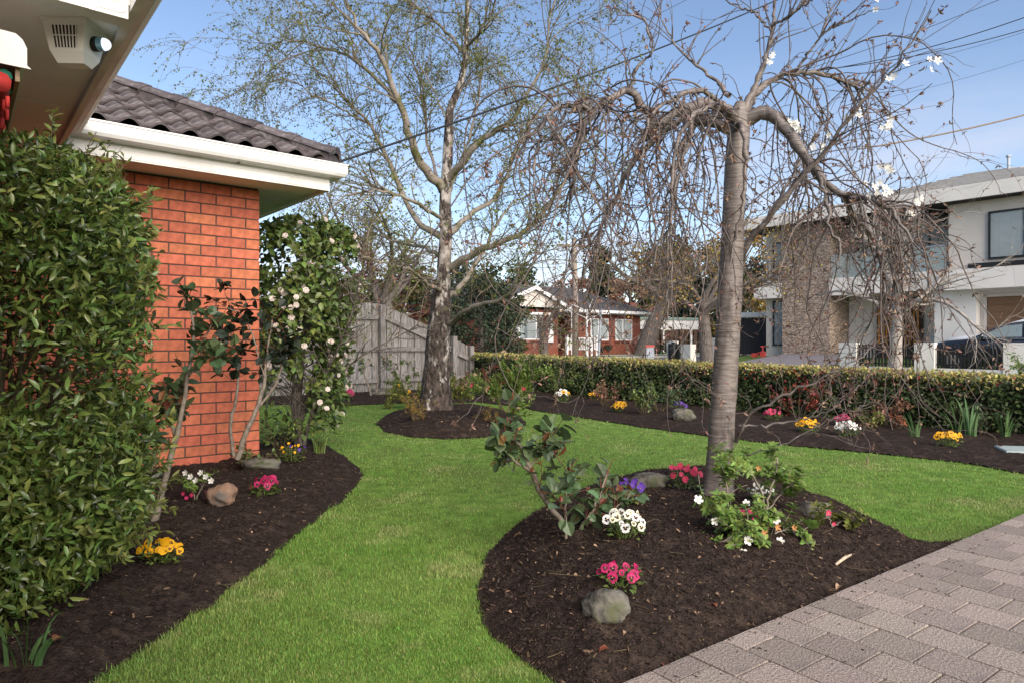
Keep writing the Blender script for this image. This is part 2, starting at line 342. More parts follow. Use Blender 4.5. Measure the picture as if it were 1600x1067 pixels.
# ------------------------------------------------------------------ object helpers
ORG = {}
def org(o): return ORG.get(o.name, np.zeros(3)) if o is not None else np.zeros(3)
def props(o, label=None, cat=None, group=None, kind=None):
    if label: o['label'] = label
    if cat: o['category'] = cat
    if group: o['group'] = group
    if kind: o['kind'] = kind
    return o
def thing(name, label, cat, loc, group=None):
    o = bpy.data.objects.new(name, None); COL.objects.link(o); o.empty_display_size = 0.1
    o.location = tuple(loc); ORG[o.name] = np.array(loc, float)
    return props(o, label, cat, group)
def link(name, me, mats, parent=None, loc=None, frame_org=None):
    if not isinstance(mats, (list, tuple)): mats = [mats]
    if not me.materials:
        for m in mats: me.materials.append(m)
    o = bpy.data.objects.new(name, me); COL.objects.link(o)
    if parent is not None: o.parent = parent
    ORG[o.name] = np.array(frame_org if frame_org is not None else org(parent), float)
    if loc is not None: o.location = tuple(loc)
    return o
def mesh_np(name, Vv, faces, mats, parent=None, smooth=False, midx=None, org0=None, kind=None):
    """Vv (n,3) world coordinates; faces: list of (m,k) index arrays. One mesh object."""
    Vv = np.asarray(Vv, float)
    o0 = org(parent) if parent is not None else (np.array(org0, float) if org0 is not None else np.zeros(3))
    me = bpy.data.meshes.new(name)
    faces = [np.asarray(f, np.int32) for f in faces if len(f)]
    loops = np.concatenate([f.ravel() for f in faces]); tot = np.concatenate([np.full(len(f), f.shape[1], np.int32) for f in faces])
    st = np.zeros(len(tot), np.int32); st[1:] = np.cumsum(tot)[:-1]
    me.vertices.add(len(Vv)); me.vertices.foreach_set('co', (Vv - o0).astype(np.float32).ravel())
    me.loops.add(len(loops)); me.loops.foreach_set('vertex_index', loops.astype(np.int32))
    me.polygons.add(len(tot)); me.polygons.foreach_set('loop_start', st)
    if smooth: me.polygons.foreach_set('use_smooth', np.ones(len(tot), bool))
    if midx is not None: me.polygons.foreach_set('material_index', np.asarray(midx, np.int32))
    me.update(calc_edges=True); me.validate()
    o = link(name, me, mats, parent, frame_org=o0)
    if parent is None: o.location = tuple(o0)
    if kind: o['kind'] = kind
    return o

class MB:
    """collects boxes, prisms and strips in world coordinates; build() makes ONE mesh object"""
    def __init__(s): s.v = []; s.f = []; s.m = []; s.cur = 0
    def add(s, vs, fs):
        b = len(s.v); s.v += [tuple(map(float, p)) for p in vs]
        for f in fs: s.f.append([b + i for i in f]); s.m.append(s.cur)
        return s
    def box(s, o, ax, ay, az):     # corner o and three edge vectors
        o, ax, ay, az = (np.asarray(t, float) for t in (o, ax, ay, az))
        vs = [o, o + ax, o + ax + ay, o + ay, o + az, o + ax + az, o + ax + ay + az, o + ay + az]
        fs = [(0, 3, 2, 1), (4, 5, 6, 7), (0, 1, 5, 4), (1, 2, 6, 5), (2, 3, 7, 6), (3, 0, 4, 7)]
        if np.dot(np.cross(ax, ay), az) < 0: fs = [f[::-1] for f in fs]
        return s.add(vs, fs)
    def cbox(s, o, ax, ay, az, c=0.004):     # box with its four edges along az chamfered at the +az face
        o, ax, ay, az = (np.asarray(t, float) for t in (o, ax, ay, az))
        ux, uy, uz = (t / np.linalg.norm(t) for t in (ax, ay, az))
        vs = [o, o + ax, o + ax + ay, o + ay]
        t = az - uz * c
        vs += [p + t for p in vs[:4]]
        vs += [o + az + ux * c + uy * c, o + ax + az - ux * c + uy * c, o + ax + ay + az - ux * c - uy * c, o + ay + az + ux * c - uy * c]
        fs = [(0, 1, 5, 4), (1, 2, 6, 5), (2, 3, 7, 6), (3, 0, 4, 7), (4, 5, 9, 8), (5, 6, 10, 9), (6, 7, 11, 10), (7, 4, 8, 11), (8, 9, 10, 11), (0, 3, 2, 1)]
        if np.dot(np.cross(ax, ay), az) < 0: fs = [f[::-1] for f in fs]
        return s.add(vs, fs)
    def prism(s, poly, ext):       # polygon of 3D points extruded by ext
        poly = [np.asarray(p, float) for p in poly]; n = len(poly); ext = np.asarray(ext, float)
        vs = poly + [p + ext for p in poly]
        fs = [tuple(range(n))[::-1], tuple(range(n, 2 * n))] + [(i, (i + 1) % n, n + (i + 1) % n, n + i) for i in range(n)]
        return s.add(vs, fs)
    def tube(s, pts, r, k=8, cap=True):
        pts = np.asarray(pts, float); n = len(pts); r = np.broadcast_to(np.asarray(r, float), (n,))
        V_, F_ = tubes(pts[None], r[None], k)
        b = len(s.v); s.v += [tuple(p) for p in V_]
        for f in F_: s.f.append([b + int(i) for i in f]); s.m.append(s.cur)
        if cap:
            s.f.append([b + i for i in range(k)][::-1]); s.m.append(s.cur)
            s.f.append([b + (n - 1) * k + i for i in range(k)]); s.m.append(s.cur)
        return s
    def build(s, name, mats, parent=None, smooth=False, org0=None, kind=None):
        me = bpy.data.meshes.new(name)
        o0 = org(parent) if parent is not None else (np.array(org0, float) if org0 is not None else np.zeros(3))
        me.from_pydata([tuple(np.array(p) - o0) for p in s.v], [], s.f); me.validate()
        me.polygons.foreach_set('material_index', np.array(s.m, np.int32))
        if smooth: me.polygons.foreach_set('use_smooth', np.ones(len(me.polygons), bool))
        me.update()
        o = link(name, me, mats, parent, frame_org=o0)
        if parent is None: o.location = tuple(o0)
        if kind: o['kind'] = kind
        return o

def unit(a): return a / (np.linalg.norm(a, axis=-1, keepdims=True) + 1e-9)
def tubes(Pn, Rn, k=5):
    """batch of tubes: Pn (N,n,3) centre lines, Rn (N,n) radii"""
    Pn = np.asarray(Pn, float); Rn = np.asarray(Rn, float); Nn, n, _ = Pn.shape
    T = unit(np.gradient(Pn, axis=1))
    C = Pn - Pn.mean(1, keepdims=True)
    _, _, vt = np.linalg.svd(C, full_matrices=True)
    ref = vt[:, 2, :][:, None, :] * np.ones((1, n, 1))
    A = unit(np.cross(T, ref)); B = np.cross(T, A)
    ang = np.arange(k) * 2 * math.pi / k
    ring = Pn[:, :, None, :] + Rn[:, :, None, None] * (np.cos(ang)[None, None, :, None] * A[:, :, None, :] + np.sin(ang)[None, None, :, None] * B[:, :, None, :])
    Vv = ring.reshape(-1, 3)
    i = np.arange(n - 1)[:, None]; j = np.arange(k)[None, :]; j2 = (j + 1) % k
    q = np.stack([i * k + j + 0 * j2, i * k + j2, (i + 1) * k + j2, (i + 1) * k + j], -1).reshape(-1, 4)
    F = (q[None] + (np.arange(Nn) * n * k)[:, None, None]).reshape(-1, 4)
    return Vv, F
def resample(pts, n, smooth=True):
    pts = np.asarray(pts, float)
    if smooth and len(pts) > 2:      # Catmull-Rom
        q = np.vstack([2 * pts[0] - pts[1], pts, 2 * pts[-1] - pts[-2]]); out = []
        for i in range(1, len(q) - 2):
            for t in np.linspace(0, 1, 8, endpoint=False):
                a, b, c, d = q[i - 1], q[i], q[i + 1], q[i + 2]
                out.append(0.5 * (2 * b + (c - a) * t + (2 * a - 5 * b + 4 * c - d) * t * t + (3 * b - a - 3 * c + d) * t ** 3))
        pts = np.vstack(out + [q[-2]])
    d = np.r_[0, np.cumsum(np.linalg.norm(np.diff(pts[:, :3], axis=0), axis=1))]
    t = np.linspace(0, d[-1], n)
    return np.stack([np.interp(t, d, pts[:, c]) for c in range(pts.shape[1])], 1)

# leaf templates: x width, y length, z normal
def T_leaf(w=0.32, fold=0.10, bend=0.10):
    v = [(0, 0, 0), (-w * .8, .3, fold), (0, .32, 0), (w * .8, .3, fold), (-w * .75, .66, fold * .8 - bend * .4), (0, .68, -bend * .4), (w * .75, .66, fold * .8 - bend * .4), (0, 1, -bend * 1.4)]
    f4 = [(1, 2, 5, 4), (2, 3, 6, 5)]; f3 = [(0, 2, 1), (0, 3, 2), (4, 5, 7), (5, 6, 7)]
    return np.array(v, float), f4, f3
def T_dia(w=0.3, bend=0.12):
    return np.array([(0, 0, 0), (w, .5, bend), (0, 1, -bend * .5), (-w, .5, bend)], float), [(0, 1, 2, 3)], []
def T_round(w=0.42, fold=0.1):
    v = [(0, 0, 0), (w * .75, .2, fold), (w, .5, fold), (w * .6, .82, fold * .4), (0, 1, -.08), (-w * .6, .82, fold * .4), (-w, .5, fold), (-w * .75, .2, fold), (0, .5, 0)]
    return np.array(v, float), [], [(8, i, i + 1) for i in range(0, 7)] + [(8, 7, 0)]
def scatter(tmpl, pos, ydir, nrm, size):
    tv, f4, f3 = tmpl
    pos = np.asarray(pos, float); y = unit(np.asarray(ydir, float)); nrm = np.asarray(nrm, float)
    x = unit(np.cross(y, nrm)); z = np.cross(x, y)
    size = np.broadcast_to(np.asarray(size, float), (len(pos),))
    Vv = pos[:, None, :] + size[:, None, None] * (tv[None, :, 0:1] * x[:, None, :] + tv[None, :, 1:2] * y[:, None, :] + tv[None, :, 2:3] * z[:, None, :])
    off = (np.arange(len(pos)) * len(tv))[:, None, None]
    F = []
    if f4: F.append((np.array(f4)[None] + off).reshape(-1, 4))
    if f3: F.append((np.array(f3)[None] + off).reshape(-1, 3))
    return Vv.reshape(-1, 3), F
def rdir(n, zb=0.0):
    d = rng.normal(size=(n, 3)); d[:, 2] += zb
    return unit(d)
def leaf_mesh(name, tmpl, pos, ydir, nrm, size, mat, parent, kind=None):
    Vv, F = scatter(tmpl, pos, ydir, nrm, size)
    return mesh_np(name, Vv, F, mat, parent, smooth=False, kind=kind)
def merge(parts):
    off = 0; Vs = []; Fs = []
    for v, fl in parts:
        Vs.append(v)
        for f in fl: Fs.append(np.asarray(f) + off)
        off += len(v)
    return np.vstack(Vs), Fs
def trunk(pts, rad, n=40, k=20, rough=0.1, freq=3.0, flutes=0.0, seed=0):
    """a stem with uneven surface: pts (m,3), rad (m,)"""
    q = resample(np.c_[np.asarray(pts, float), np.asarray(rad, float)], n)
    Vv, F = tubes(q[None, :, :3], np.ones((1, n)), k)
    ang = np.tile(np.arange(k) / k * 2 * math.pi, n); h = np.repeat(np.arange(n), k)
    dist = np.r_[0, np.cumsum(np.linalg.norm(np.diff(q[:, :3], axis=0), axis=1))][h]
    c = q[h, :3]; r = q[h, 3]
    nn = fbm(np.cos(ang) * freq + 9 + seed * 7.7, dist * freq / 0.6 + np.sin(ang) * freq + 5, 4)
    fl = flutes * np.sin(ang * 5 + seed) * np.exp(-dist / 0.25)
    Vv = c + (Vv - c) * (r * (1 + rough * 2 * nn + fl))[:, None]
    cap = np.arange((n - 1) * k, n * k)[None]
    return Vv, [F, cap]

# ground heights
def gz(x, y):
    v = x * V[0] + y * V[1]; nn = x * N[0] + y * N[1]
    return 0.018 * np.clip(v - 16, 0, 14) + 0.09 * np.clip(nn - 24.6, 0, 5) * np.clip((22 - v) / 4, 0, 1)
def VN(v, n, z=0.0):               # street coordinates to world
    p = V * v + N * n
    return np.array([p[0], p[1], gz(p[0], p[1]) + z])
# ================================================================== THE SETTING
def grid_sheet(name, a0, a1, na, b0, b1, nb, fn, mat, dz=0.0):
    a = np.linspace(a0, a1, na); b = np.linspace(b0, b1, nb)
    A, B = np.meshgrid(a, b, indexing='ij')
    Vv = fn(A.ravel(), B.ravel()); Vv[:, 2] += dz
    i, j = np.meshgrid(np.arange(na - 1), np.arange(nb - 1), indexing='ij'); i = i.ravel(); j = j.ravel()
    F = np.stack([i * nb + j, (i + 1) * nb + j, (i + 1) * nb + j + 1, i * nb + j + 1], -1)
    o = mesh_np(name, Vv, [F], mat, smooth=True); o['kind'] = 'structure'
    return o
def f_xy(a, b): return np.stack([a, b, gz(a, b)], 1)
def f_vn(a, b):
    p = a[:, None] * V[None] + b[:, None] * N[None]; p = p.copy(); p[:, 2] = gz(p[:, 0], p[:, 1]); return p
xs = np.r_[-900, -400, -200, np.arange(-90, 130, 1.5), 200, 400, 900]
ys = np.r_[-300, -100, -40, np.arange(-16, 130, 1.5), 200, 400, 900, 1500]
A, B = np.meshgrid(xs, ys, indexing='ij')
Vg = f_xy(A.ravel(), B.ravel()); Vg[:, 2] -= 0.05
i, j = np.meshgrid(np.arange(len(xs) - 1), np.arange(len(ys) - 1), indexing='ij'); i = i.ravel(); j = j.ravel(); nb = len(ys)
o = mesh_np('ground', Vg, [np.stack([i * nb + j, (i + 1) * nb + j, (i + 1) * nb + j + 1, i * nb + j + 1], -1)], m_verge, smooth=True)
o['kind'] = 'structure'
grid_sheet('nature_strip', -40, 16.5, 60, 9.96, 13.2, 5, f_vn, m_verge, 0.0)
grid_sheet('road', -60, 60, 120, 13.4, 20.2, 8, f_vn, m_asphalt, -0.02)
grid_sheet('road', 18.3, 25.2, 8, 20.2, 90, 60, f_vn, m_asphalt, -0.02)
grid_sheet('road', 18.3, 25.2, 8, -60, 13.4, 60, f_vn, m_asphalt, -0.02)
for (v0, v1, n0, n1) in ((-60, 16.5, 13.2, 13.4), (-60, 18.1, 20.2, 20.4), (25.2, 25.4, 20.4, 90), (25.2, 25.4, -60, 13.2), (18.1, 18.3, 20.4, 24.0)):
    nv = max(2, int((v1 - v0) / 1.5) + 1); nn_ = max(2, int((n1 - n0) / 1.5) + 1)
    a = np.linspace(v0, v1, nv); b = np.linspace(n0, n1, nn_)
    mb = MB()
    if nv >= nn_:
        for k in range(nv - 1):
            for top in (0.1,):
                p0, p1, p2, p3 = VN(a[k], n0), VN(a[k + 1], n0), VN(a[k + 1], n1), VN(a[k], n1)
                mb.add([p0 - Z * .1, p1 - Z * .1, p2 - Z * .1, p3 - Z * .1, p0 + Z * .1, p1 + Z * .1, p2 + Z * .1, p3 + Z * .1], [(4, 5, 6, 7), (0, 1, 5, 4), (2, 3, 7, 6)])
    else:
        for k in range(nn_ - 1):
            p0, p1, p2, p3 = VN(v0, b[k]), VN(v1, b[k]), VN(v1, b[k + 1]), VN(v0, b[k + 1])
            mb.add([p0 - Z * .1, p1 - Z * .1, p2 - Z * .1, p3 - Z * .1, p0 + Z * .1, p1 + Z * .1, p2 + Z * .1, p3 + Z * .1], [(4, 5, 6, 7), (1, 2, 6, 5), (3, 0, 4, 7)])
    props(mb.build('kerb', m_conc), kind='structure')
grid_sheet('nature_strip', -50, 17.9, 60, 20.4, 24.3, 6, f_vn, m_verge, 0.075)
grid_sheet('footpath', -50, 17.9, 60, 22.3, 23.5, 3, f_vn, m_conc, 0.085)
grid_sheet('nature_strip', 25.4, 29.6, 5, -40, 80, 80, f_vn, m_verge, 0.075)
grid_sheet('footpath', 26.6, 27.7, 3, -40, 80, 80, f_vn, m_conc, 0.09)
grid_sheet('neighbour_driveway', 11.9, 15.9, 6, 20.3, 29.4, 12, f_vn, m_drive, 0.105)

# ---------------- beds
def px2w(lst): return np.array([G(*q)[:2] for q in lst])
POLY_LEFT = np.vstack([px2w([(90, 1105), (150, 1067), (230, 1012), (330, 950), (400, 892), (470, 832), (530, 787), (560, 757), (568, 742), (560, 730), (540, 714), (520, 702), (500, 690), (470, 683), (430, 680)]),
                       [(-2.6, 6.9), (-3.6, 6.4), (-3.9, 4.2), (-3.2, 2.6), (-2.4, 1.6)]])
PDIR = unit(np.array([0.807, 0.590, 0])); PCR = np.array([PDIR[1], -PDIR[0], 0])     # driveway edge, and across it
EDGE0 = G(1010, 1067)
edge_pt = lambda s: (EDGE0 + PDIR * s)[:2]
POLY_CHERRY = np.vstack([px2w([(905, 1100), (862, 1067), (815, 1035), (775, 1000), (752, 960), (748, 915), (758, 875), (785, 838), (830, 803), (885, 775), (960, 750), (1050, 738), (1150, 745), (1250, 768), (1330, 797), (1400, 832), (1440, 853)]),
                         [edge_pt(2.66), edge_pt(1.5), edge_pt(0.0), edge_pt(-0.25)]])
POLY_BIRCH = px2w([(586, 662), (600, 674), (640, 683), (700, 686), (760, 683), (805, 674), (826, 661), (810, 650), (760, 640), (700, 637), (640, 641), (600, 650)])
H0 = np.array([-1.3, 16.0]); H1 = np.array([7.6, 4.95])            # front face of the hedge
POLY_BACK = np.vstack([px2w([(380, 633), (450, 632), (545, 633), (620, 630), (690, 629), (745, 628), (800, 634), (840, 642), (900, 651), (1000, 667), (1100, 681), (1240, 697), (1400, 712), (1500, 723), (1600, 741), (1720, 765)]),
                       [(7.9, 5.6), (H1[0] + .6, H1[1] + .5), (H0[0] + .7, H0[1] + .55), (-1.6, 15.3), (-6, 12.3), (-7.5, 11)]])
def sdist(poly, x, y):
    x = np.asarray(x, float); y = np.asarray(y, float)
    ins = np.zeros(x.shape, bool); d = np.full(x.shape, 1e9); n = len(poly)
    for a in range(n):
        p, q = poly[a], poly[(a + 1) % n]
        c = ((p[1] > y) != (q[1] > y)) & (x < (q[0] - p[0]) * (y - p[1]) / (q[1] - p[1] + 1e-12) + p[0]); ins ^= c
        e = q - p; t = np.clip(((x - p[0]) * e[0] + (y - p[1]) * e[1]) / (e @ e), 0, 1)
        d = np.minimum(d, np.hypot(x - p[0] - t * e[0], y - p[1] - t * e[1]))
    return np.where(ins, d, -d)
BEDS = {'left': (POLY_LEFT, 0.10, 0.45), 'cherry': (POLY_CHERRY, 0.17, 0.75), 'birch': (POLY_BIRCH, 0.15, 0.7), 'back': (POLY_BACK, 0.06, 0.5)}
def bed_z(key, x, y, fine=False):
    poly, H, ramp = BEDS[key]
    d = sdist(poly, x, y); t = np.clip(d / ramp, 0, 1); s = np.clip(d / 0.12, 0, 1)
    z = 0.008 + H * t * (2 - t) + s * 0.05 * fbm(np.asarray(x) * 2.3, np.asarray(y) * 2.3, 3)
    if fine: z = z + s * (0.035 * fbm(np.asarray(x) * 9, np.asarray(y) * 9, 4) + 0.026 * fbm(np.asarray(x) * 36, np.asarray(y) * 40, 2))
    return z
def make_bed(key, res, name, nch):
    poly, H, ramp = BEDS[key]
    x0, y0 = poly.min(0); x1, y1 = poly.max(0)
    xs = np.arange(x0 - res, x1 + res, res); ys = np.arange(y0 - res, y1 + res, res)
    A, B = np.meshgrid(xs, ys, indexing='ij'); sh = A.shape
    wob = 0.06 * fbm(A.ravel() * 5, B.ravel() * 5, 4)
    d = sdist(poly, A.ravel(), B.ravel()) + wob
    z = bed_z(key, A.ravel(), B.ravel(), True)
    ok = (d > -res * 0.4).reshape(sh)
    idx = np.arange(A.size).reshape(sh)
    m = ok[:-1, :-1] & ok[1:, :-1] & ok[1:, 1:] & ok[:-1, 1:]
    F = np.stack([idx[:-1, :-1][m], idx[1:, :-1][m], idx[1:, 1:][m], idx[:-1, 1:][m]], -1)
    used, inv = np.unique(F.ravel(), return_inverse=True)
    Vv = np.stack([A.ravel(), B.ravel(), z], 1)[used]
    bed = mesh_np(name, Vv, [inv.reshape(-1, 4)], m_soil, smooth=True); bed['kind'] = 'structure'
    # loose mulch: bark chips lying at every angle
    def chips(n, mat, nm, smin, smax):
        q = rng.random((n * 3, 2)) * [x1 - x0, y1 - y0] + [x0, y0]
        dd = sdist(poly, q[:, 0], q[:, 1]); q = q[dd > 0.015]
        w = np.clip(16.0 / (q[:, 1] ** 2 + q[:, 0] ** 2), 0.06, 1); q = q[rng.random(len(q)) < w][:n]
        zz = bed_z(key, q[:, 0], q[:, 1], True)
        tv = np.array([(-.18, 0, 0), (.2, .05, .02), (.16, 1, .04), (-.12, .93, 0), (0, .5, .14)]); t = (tv, [], [(0, 1, 4), (1, 2, 4), (2, 3, 4), (3, 0, 4)])
        dirs = rdir(len(q)); dirs[:, 2] *= 0.35
        nr = np.tile(Z, (len(q), 1)) + rng.normal(size=(len(q), 3)) * 0.35
        sz = smin + (smax - smin) * rng.random(len(q)) ** 2.2
        Vc, Fc = scatter(t, np.c_[q, zz + 0.002], dirs, nr, sz)
        mesh_np(nm, Vc, Fc, mat, bed, kind='stuff')
    chips(int(nch * .8), m_chip, 'bark_mulch', 0.005, 0.021)
    chips(nch // 24, m_chip_pale, 'pale_mulch_chips', 0.007, 0.026)
    q = rng.random((240, 2)) * [x1 - x0, y1 - y0] + [x0, y0]; q = q[sdist(poly, q[:, 0], q[:, 1]) > 0.02]; k = len(q)      # dry leaf crumbs and twigs
    Vc, Fc = scatter(T_leaf(.4, .25, .3), np.c_[q, bed_z(key, q[:, 0], q[:, 1], True) + .006], rdir(k) * [1, 1, .3], rdir(k) * .6 + Z, rng.uniform(.008, .024, k)); mesh_np('leaf_litter', Vc, Fc, m_dry, bed, kind='stuff')
    q = rng.random((260, 2)) * [x1 - x0, y1 - y0] + [x0, y0]; q = q[sdist(poly, q[:, 0], q[:, 1]) > 0.04]; k = len(q)
    d_ = rdir(k) * [1, 1, .12]; s_ = rng.uniform(.02, .07, k)[:, None]; p0 = np.c_[q, bed_z(key, q[:, 0], q[:, 1], True) + .006]
    Vc, Fc = tubes(np.stack([p0, p0 + d_ * s_ + rdir(k) * .004, p0 + 2 * d_ * s_], 1), np.full((k, 3), .0014), 4); mesh_np('twig_litter', Vc, [Fc], m_stem, bed, kind='stuff')
    return bed
make_bed('left', 0.017, 'garden_bed', 34000)
make_bed('cherry', 0.015, 'garden_bed', 46000)
make_bed('birch', 0.03, 'garden_bed', 9000)
make_bed('back', 0.045, 'garden_bed', 14000)

# ---------------- lawn and its grass
LAWN = np.array([(-3.0, 1.2), (0.2, 1.0), edge_pt(-0.2), edge_pt(9.0), (7.6, 4.95), (-1.3, 16), (-8, 11.5), (-6, 8.5), (-2.6, 7.0), (-2.6, 3.0)])
lawn = grid_sheet('lawn', -6.5, 17.5, 60, -7, 9.95, 45, lambda a, b: f_vn(a, b) * [1, 1, 0], m_lawn, 0.0)
def grass(nm, n, y0, y1, hmin, hmax, wid, mat=m_grass):
    cand = np.c_[rng.uniform(-5.5, 7.5, n), np.zeros(n)]
    # more blades where the lawn is near
    t = rng.random(n); cand[:, 1] = 1 / (1 / y0 + t * (1 / y1 - 1 / y0))
    cand[:, 0] = rng.uniform(-0.86, 0.86, n) * cand[:, 1]
    x, y = cand.T
    ok = sdist(LAWN, x, y) > -0.005
    edge = np.full(n, 9.0)
    for k in BEDS:
        d = sdist(BEDS[k][0], x, y) + 0.06 * fbm(x * 5, y * 5, 4); ok &= d < 0.012; edge = np.minimum(edge, -d)
    dr = (x - EDGE0[0]) * PCR[0] + (y - EDGE0[1]) * PCR[1]; ok &= dr < -0.005
    thin = fbm(x * 2.7 + 40, y * 2.7, 3); ok &= rng.random(n) < np.clip(1.0 + 2.2 * (thin + .08), .3, 1)
    x, y, edge = x[ok], y[ok], edge[ok]; k = len(x)
    pat = fbm(x * 1.6, y * 1.6, 3); pat2 = fbm(x * 9, y * 9, 2)
    h = (hmin + (hmax - hmin) * rng.random(k)) * (1 + 0.9 * pat + 0.8 * pat2)
    h *= np.where((edge < 0.06) & (rng.random(k) < 0.35), 1.5, 1.0)
    a = rng.random(k) * 2 * math.pi; lean = (0.15 + 0.75 * rng.random(k)) * h
    dx, dy = np.cos(a) * lean, np.sin(a) * lean
    w = wid * (0.7 + 0.6 * rng.random(k)) * np.clip(y / 4.0, 0.8, 2.6)
    sx, sy = -np.sin(a + rng.normal(size=k)) * w, np.cos(a + rng.normal(size=k)) * w
    z0 = np.zeros(k) - 0.003
    v = np.stack([np.stack([x - sx, y - sy, z0], 1), np.stack([x + sx, y + sy, z0], 1),
                  np.stack([x + dx * .4 + sx * .7, y + dy * .4 + sy * .7, h * .62], 1), np.stack([x + dx * .4 - sx * .7, y + dy * .4 - sy * .7, h * .62], 1),
                  np.stack([x + dx, y + dy, h], 1)], 1).reshape(-1, 3)
    o5 = (np.arange(k) * 5)[:, None]
    mesh_np(nm, v, [np.array([[0, 1, 2, 3]]) + o5, np.array([[3, 2, 4]]) + o5], mat, lawn, kind='stuff')
grass('grass', 640000, 1.9, 15.5, 0.007, 0.018, 0.0013)
grass('dry_grass', 42000, 1.9, 15.5, 0.005, 0.016, 0.0011, m_straw)

# ---------------- driveway of concrete pavers, laid in broken bond
drv = MB()
c = [EDGE0 + PDIR * -1.6 , EDGE0 + PDIR * 7.5, EDGE0 + PDIR * 7.5 + PCR * 3.2, EDGE0 + PDIR * -1.6 + PCR * 3.2]
drv.prism([p - Z * 0.06 for p in c], Z * 0.089)
drive = props(drv.build('driveway', m_sand), kind='structure')
PW, PL = 0.185, 0.190
pvm = []
for kind in range(3):
    L = PL if kind < 2 else PL / 2
    for q in range(3 if kind == 0 else 1):
        mb = MB(); g = 0.0034
        mb.cbox(-PDIR * (PW / 2 - g) - PCR * (L / 2 - g), PDIR * (PW - 2 * g), PCR * (L - 2 * g), Z * 0.05, 0.0016)
        me = bpy.data.meshes.new('paver'); me.from_pydata(mb.v, [], mb.f); me.update(); me.materials.append(m_paver); pvm.append((kind, me))
full = [m for k, m in pvm if k < 2]; half = [m for k, m in pvm if k == 2]
cnt = 0
for r in range(-8, 30):
    s = 0.02 + r * PW
    off = 0.0
    first_half = (r % 2 == 0)
    for q in range(14):
        if first_half and q == 0: L = PL / 2; me = half[0]
        else: L = PL; me = random.choice(full)
        c = EDGE0 + PDIR * (s + PW / 2) + PCR * (off + L / 2)
        off += L
        depth_ok = c[1] > 1.35 and off < (1.55 if s < 2.6 else 1.35)
        if not depth_ok or cnt >= 298: continue
        o = bpy.data.objects.new('paver', me); COL.objects.link(o); o.parent = drive
        jz = random.uniform(-0.0009, 0.0009)
        o.location = (c[0], c[1], -0.012 + jz); o.rotation_euler = (random.uniform(-.003, .003), random.uniform(-.003, .003), random.uniform(-.01, .01)); cnt += 1

k = 260; sv = rng.uniform(-.3, 3.0, k); cv = rng.random(k) ** 2.6 * .35; q = EDGE0 + sv[:, None] * PDIR + cv[:, None] * PCR; q[:, 2] = .041     # mulch spilled over the edge
tv = np.array([(-.18, 0, 0), (.2, .05, .02), (.16, 1, .04), (-.12, .93, 0), (0, .5, .2)])
Vc, Fc = scatter((tv, [], [(0, 1, 4), (1, 2, 4), (2, 3, 4), (3, 0, 4)]), q, rdir(k) * [1, 1, .05], np.tile(Z, (k, 1)), rng.uniform(.005, .016, k)); mesh_np('spilled_mulch', Vc, Fc, m_chip, drive, kind='stuff')
# ================================================================== THE BRICK HOUSE ON THE LEFT
C = np.array([-2.18, 5.80, 0.0])          # outer corner of the wing wall
SOF, FB = 2.412, 2.387                    # soffit and fascia bottom heights
E = C + U * 0.45 - V * 0.42               # corner of the eave
I = E - U * 1.92                          # inner corner where the two eaves meet
house = thing('brick_house', 'orange brick house with white eaves and dark tiled roof beside the hedge', 'house', (C[0], C[1], 0))
wallm = MB()
wallm.box(C - U * 3.6 + V * 0.0075 - Z * 0.1, U * 3.5925, V * 0.22, Z * (SOF + 0.12))     # mortar body of the wing wall
wall = wallm.build('wall', m_mortar, house)
bl, bh, bd = 0.230, 0.076, 0.03
mb = MB(); mb.cbox(V * 0.03, U * bl, Z * bh, -V * bd, 0.003)
mbk = bpy.data.meshes.new('brick'); mbk.from_pydata(mb.v, [], mb.f); mbk.update(); mbk.materials.append(m_brick)
mb = MB(); mb.cbox(V * 0.03, U * 0.11, Z * bh, -V * bd, 0.003)
mbh = bpy.data.meshes.new('half_brick'); mbh.from_pydata(mb.v, [], mb.f); mbh.update(); mbh.materials.append(m_brick)
rest = MB(); nb_ = 0
for r in range(28):
    z = 2.405 - (r + 1) * 0.086
    s = 0.0
    if r % 2: start = [(0.11, mbh)] 
    else: start = []
    x = 0.0
    pieces = start + [(bl, mbk)] * 15
    for L, me in pieces:
        p = C - U * (x + L) + Z * z
        x += L + 0.010
        if x > 3.55: break
        if x < 2.62 and nb_ < 300:
            o = bpy.data.objects.new('brick', me); COL.objects.link(o); o.parent = wall
            jj = V * random.uniform(-0.0012, 0.0012)
            o.location = tuple(p + jj - org(house)); nb_ += 1
        else:
            rest.cbox(p + V * 0.03, U * L, Z * bh, -V * bd, 0.003)
rb = rest.build('brick_courses', m_brick, wall); rb['kind'] = 'stuff'
mw = MB()
WM = I - U * 0.62                          # main wall behind the clipped shrub
mw.box(WM + V * 0.43 - Z * .1, -V * 5.2, -U * 0.2, Z * (SOF + 0.1))
mw.build('main_wall', m_redbrick, house)
# soffits
sf = MB()
sf.box(E - U * 4.2 + V * 0.03 + Z * SOF, U * 4.17, V * 0.6, Z * 0.02)
sf.box(I + V * 0.031 - U * 0.031 + Z * (SOF + 0.0005), -V * 2.49, -U * 0.75, Z * 0.02)
sf.box(E - U * 0.03 + V * 0.632 + Z * SOF, -U * 0.45, V * 3.0, Z * 0.02)
sof = sf.build('soffit', m_soffit, house)
st = MB()
for t in (0.95,):
    st.box(I - V * t - U * 0.75 + Z * (SOF - 0.004), U * 0.70, V * 0.03, Z * 0.006)
st.build('joint_strip', m_soffit, sof)
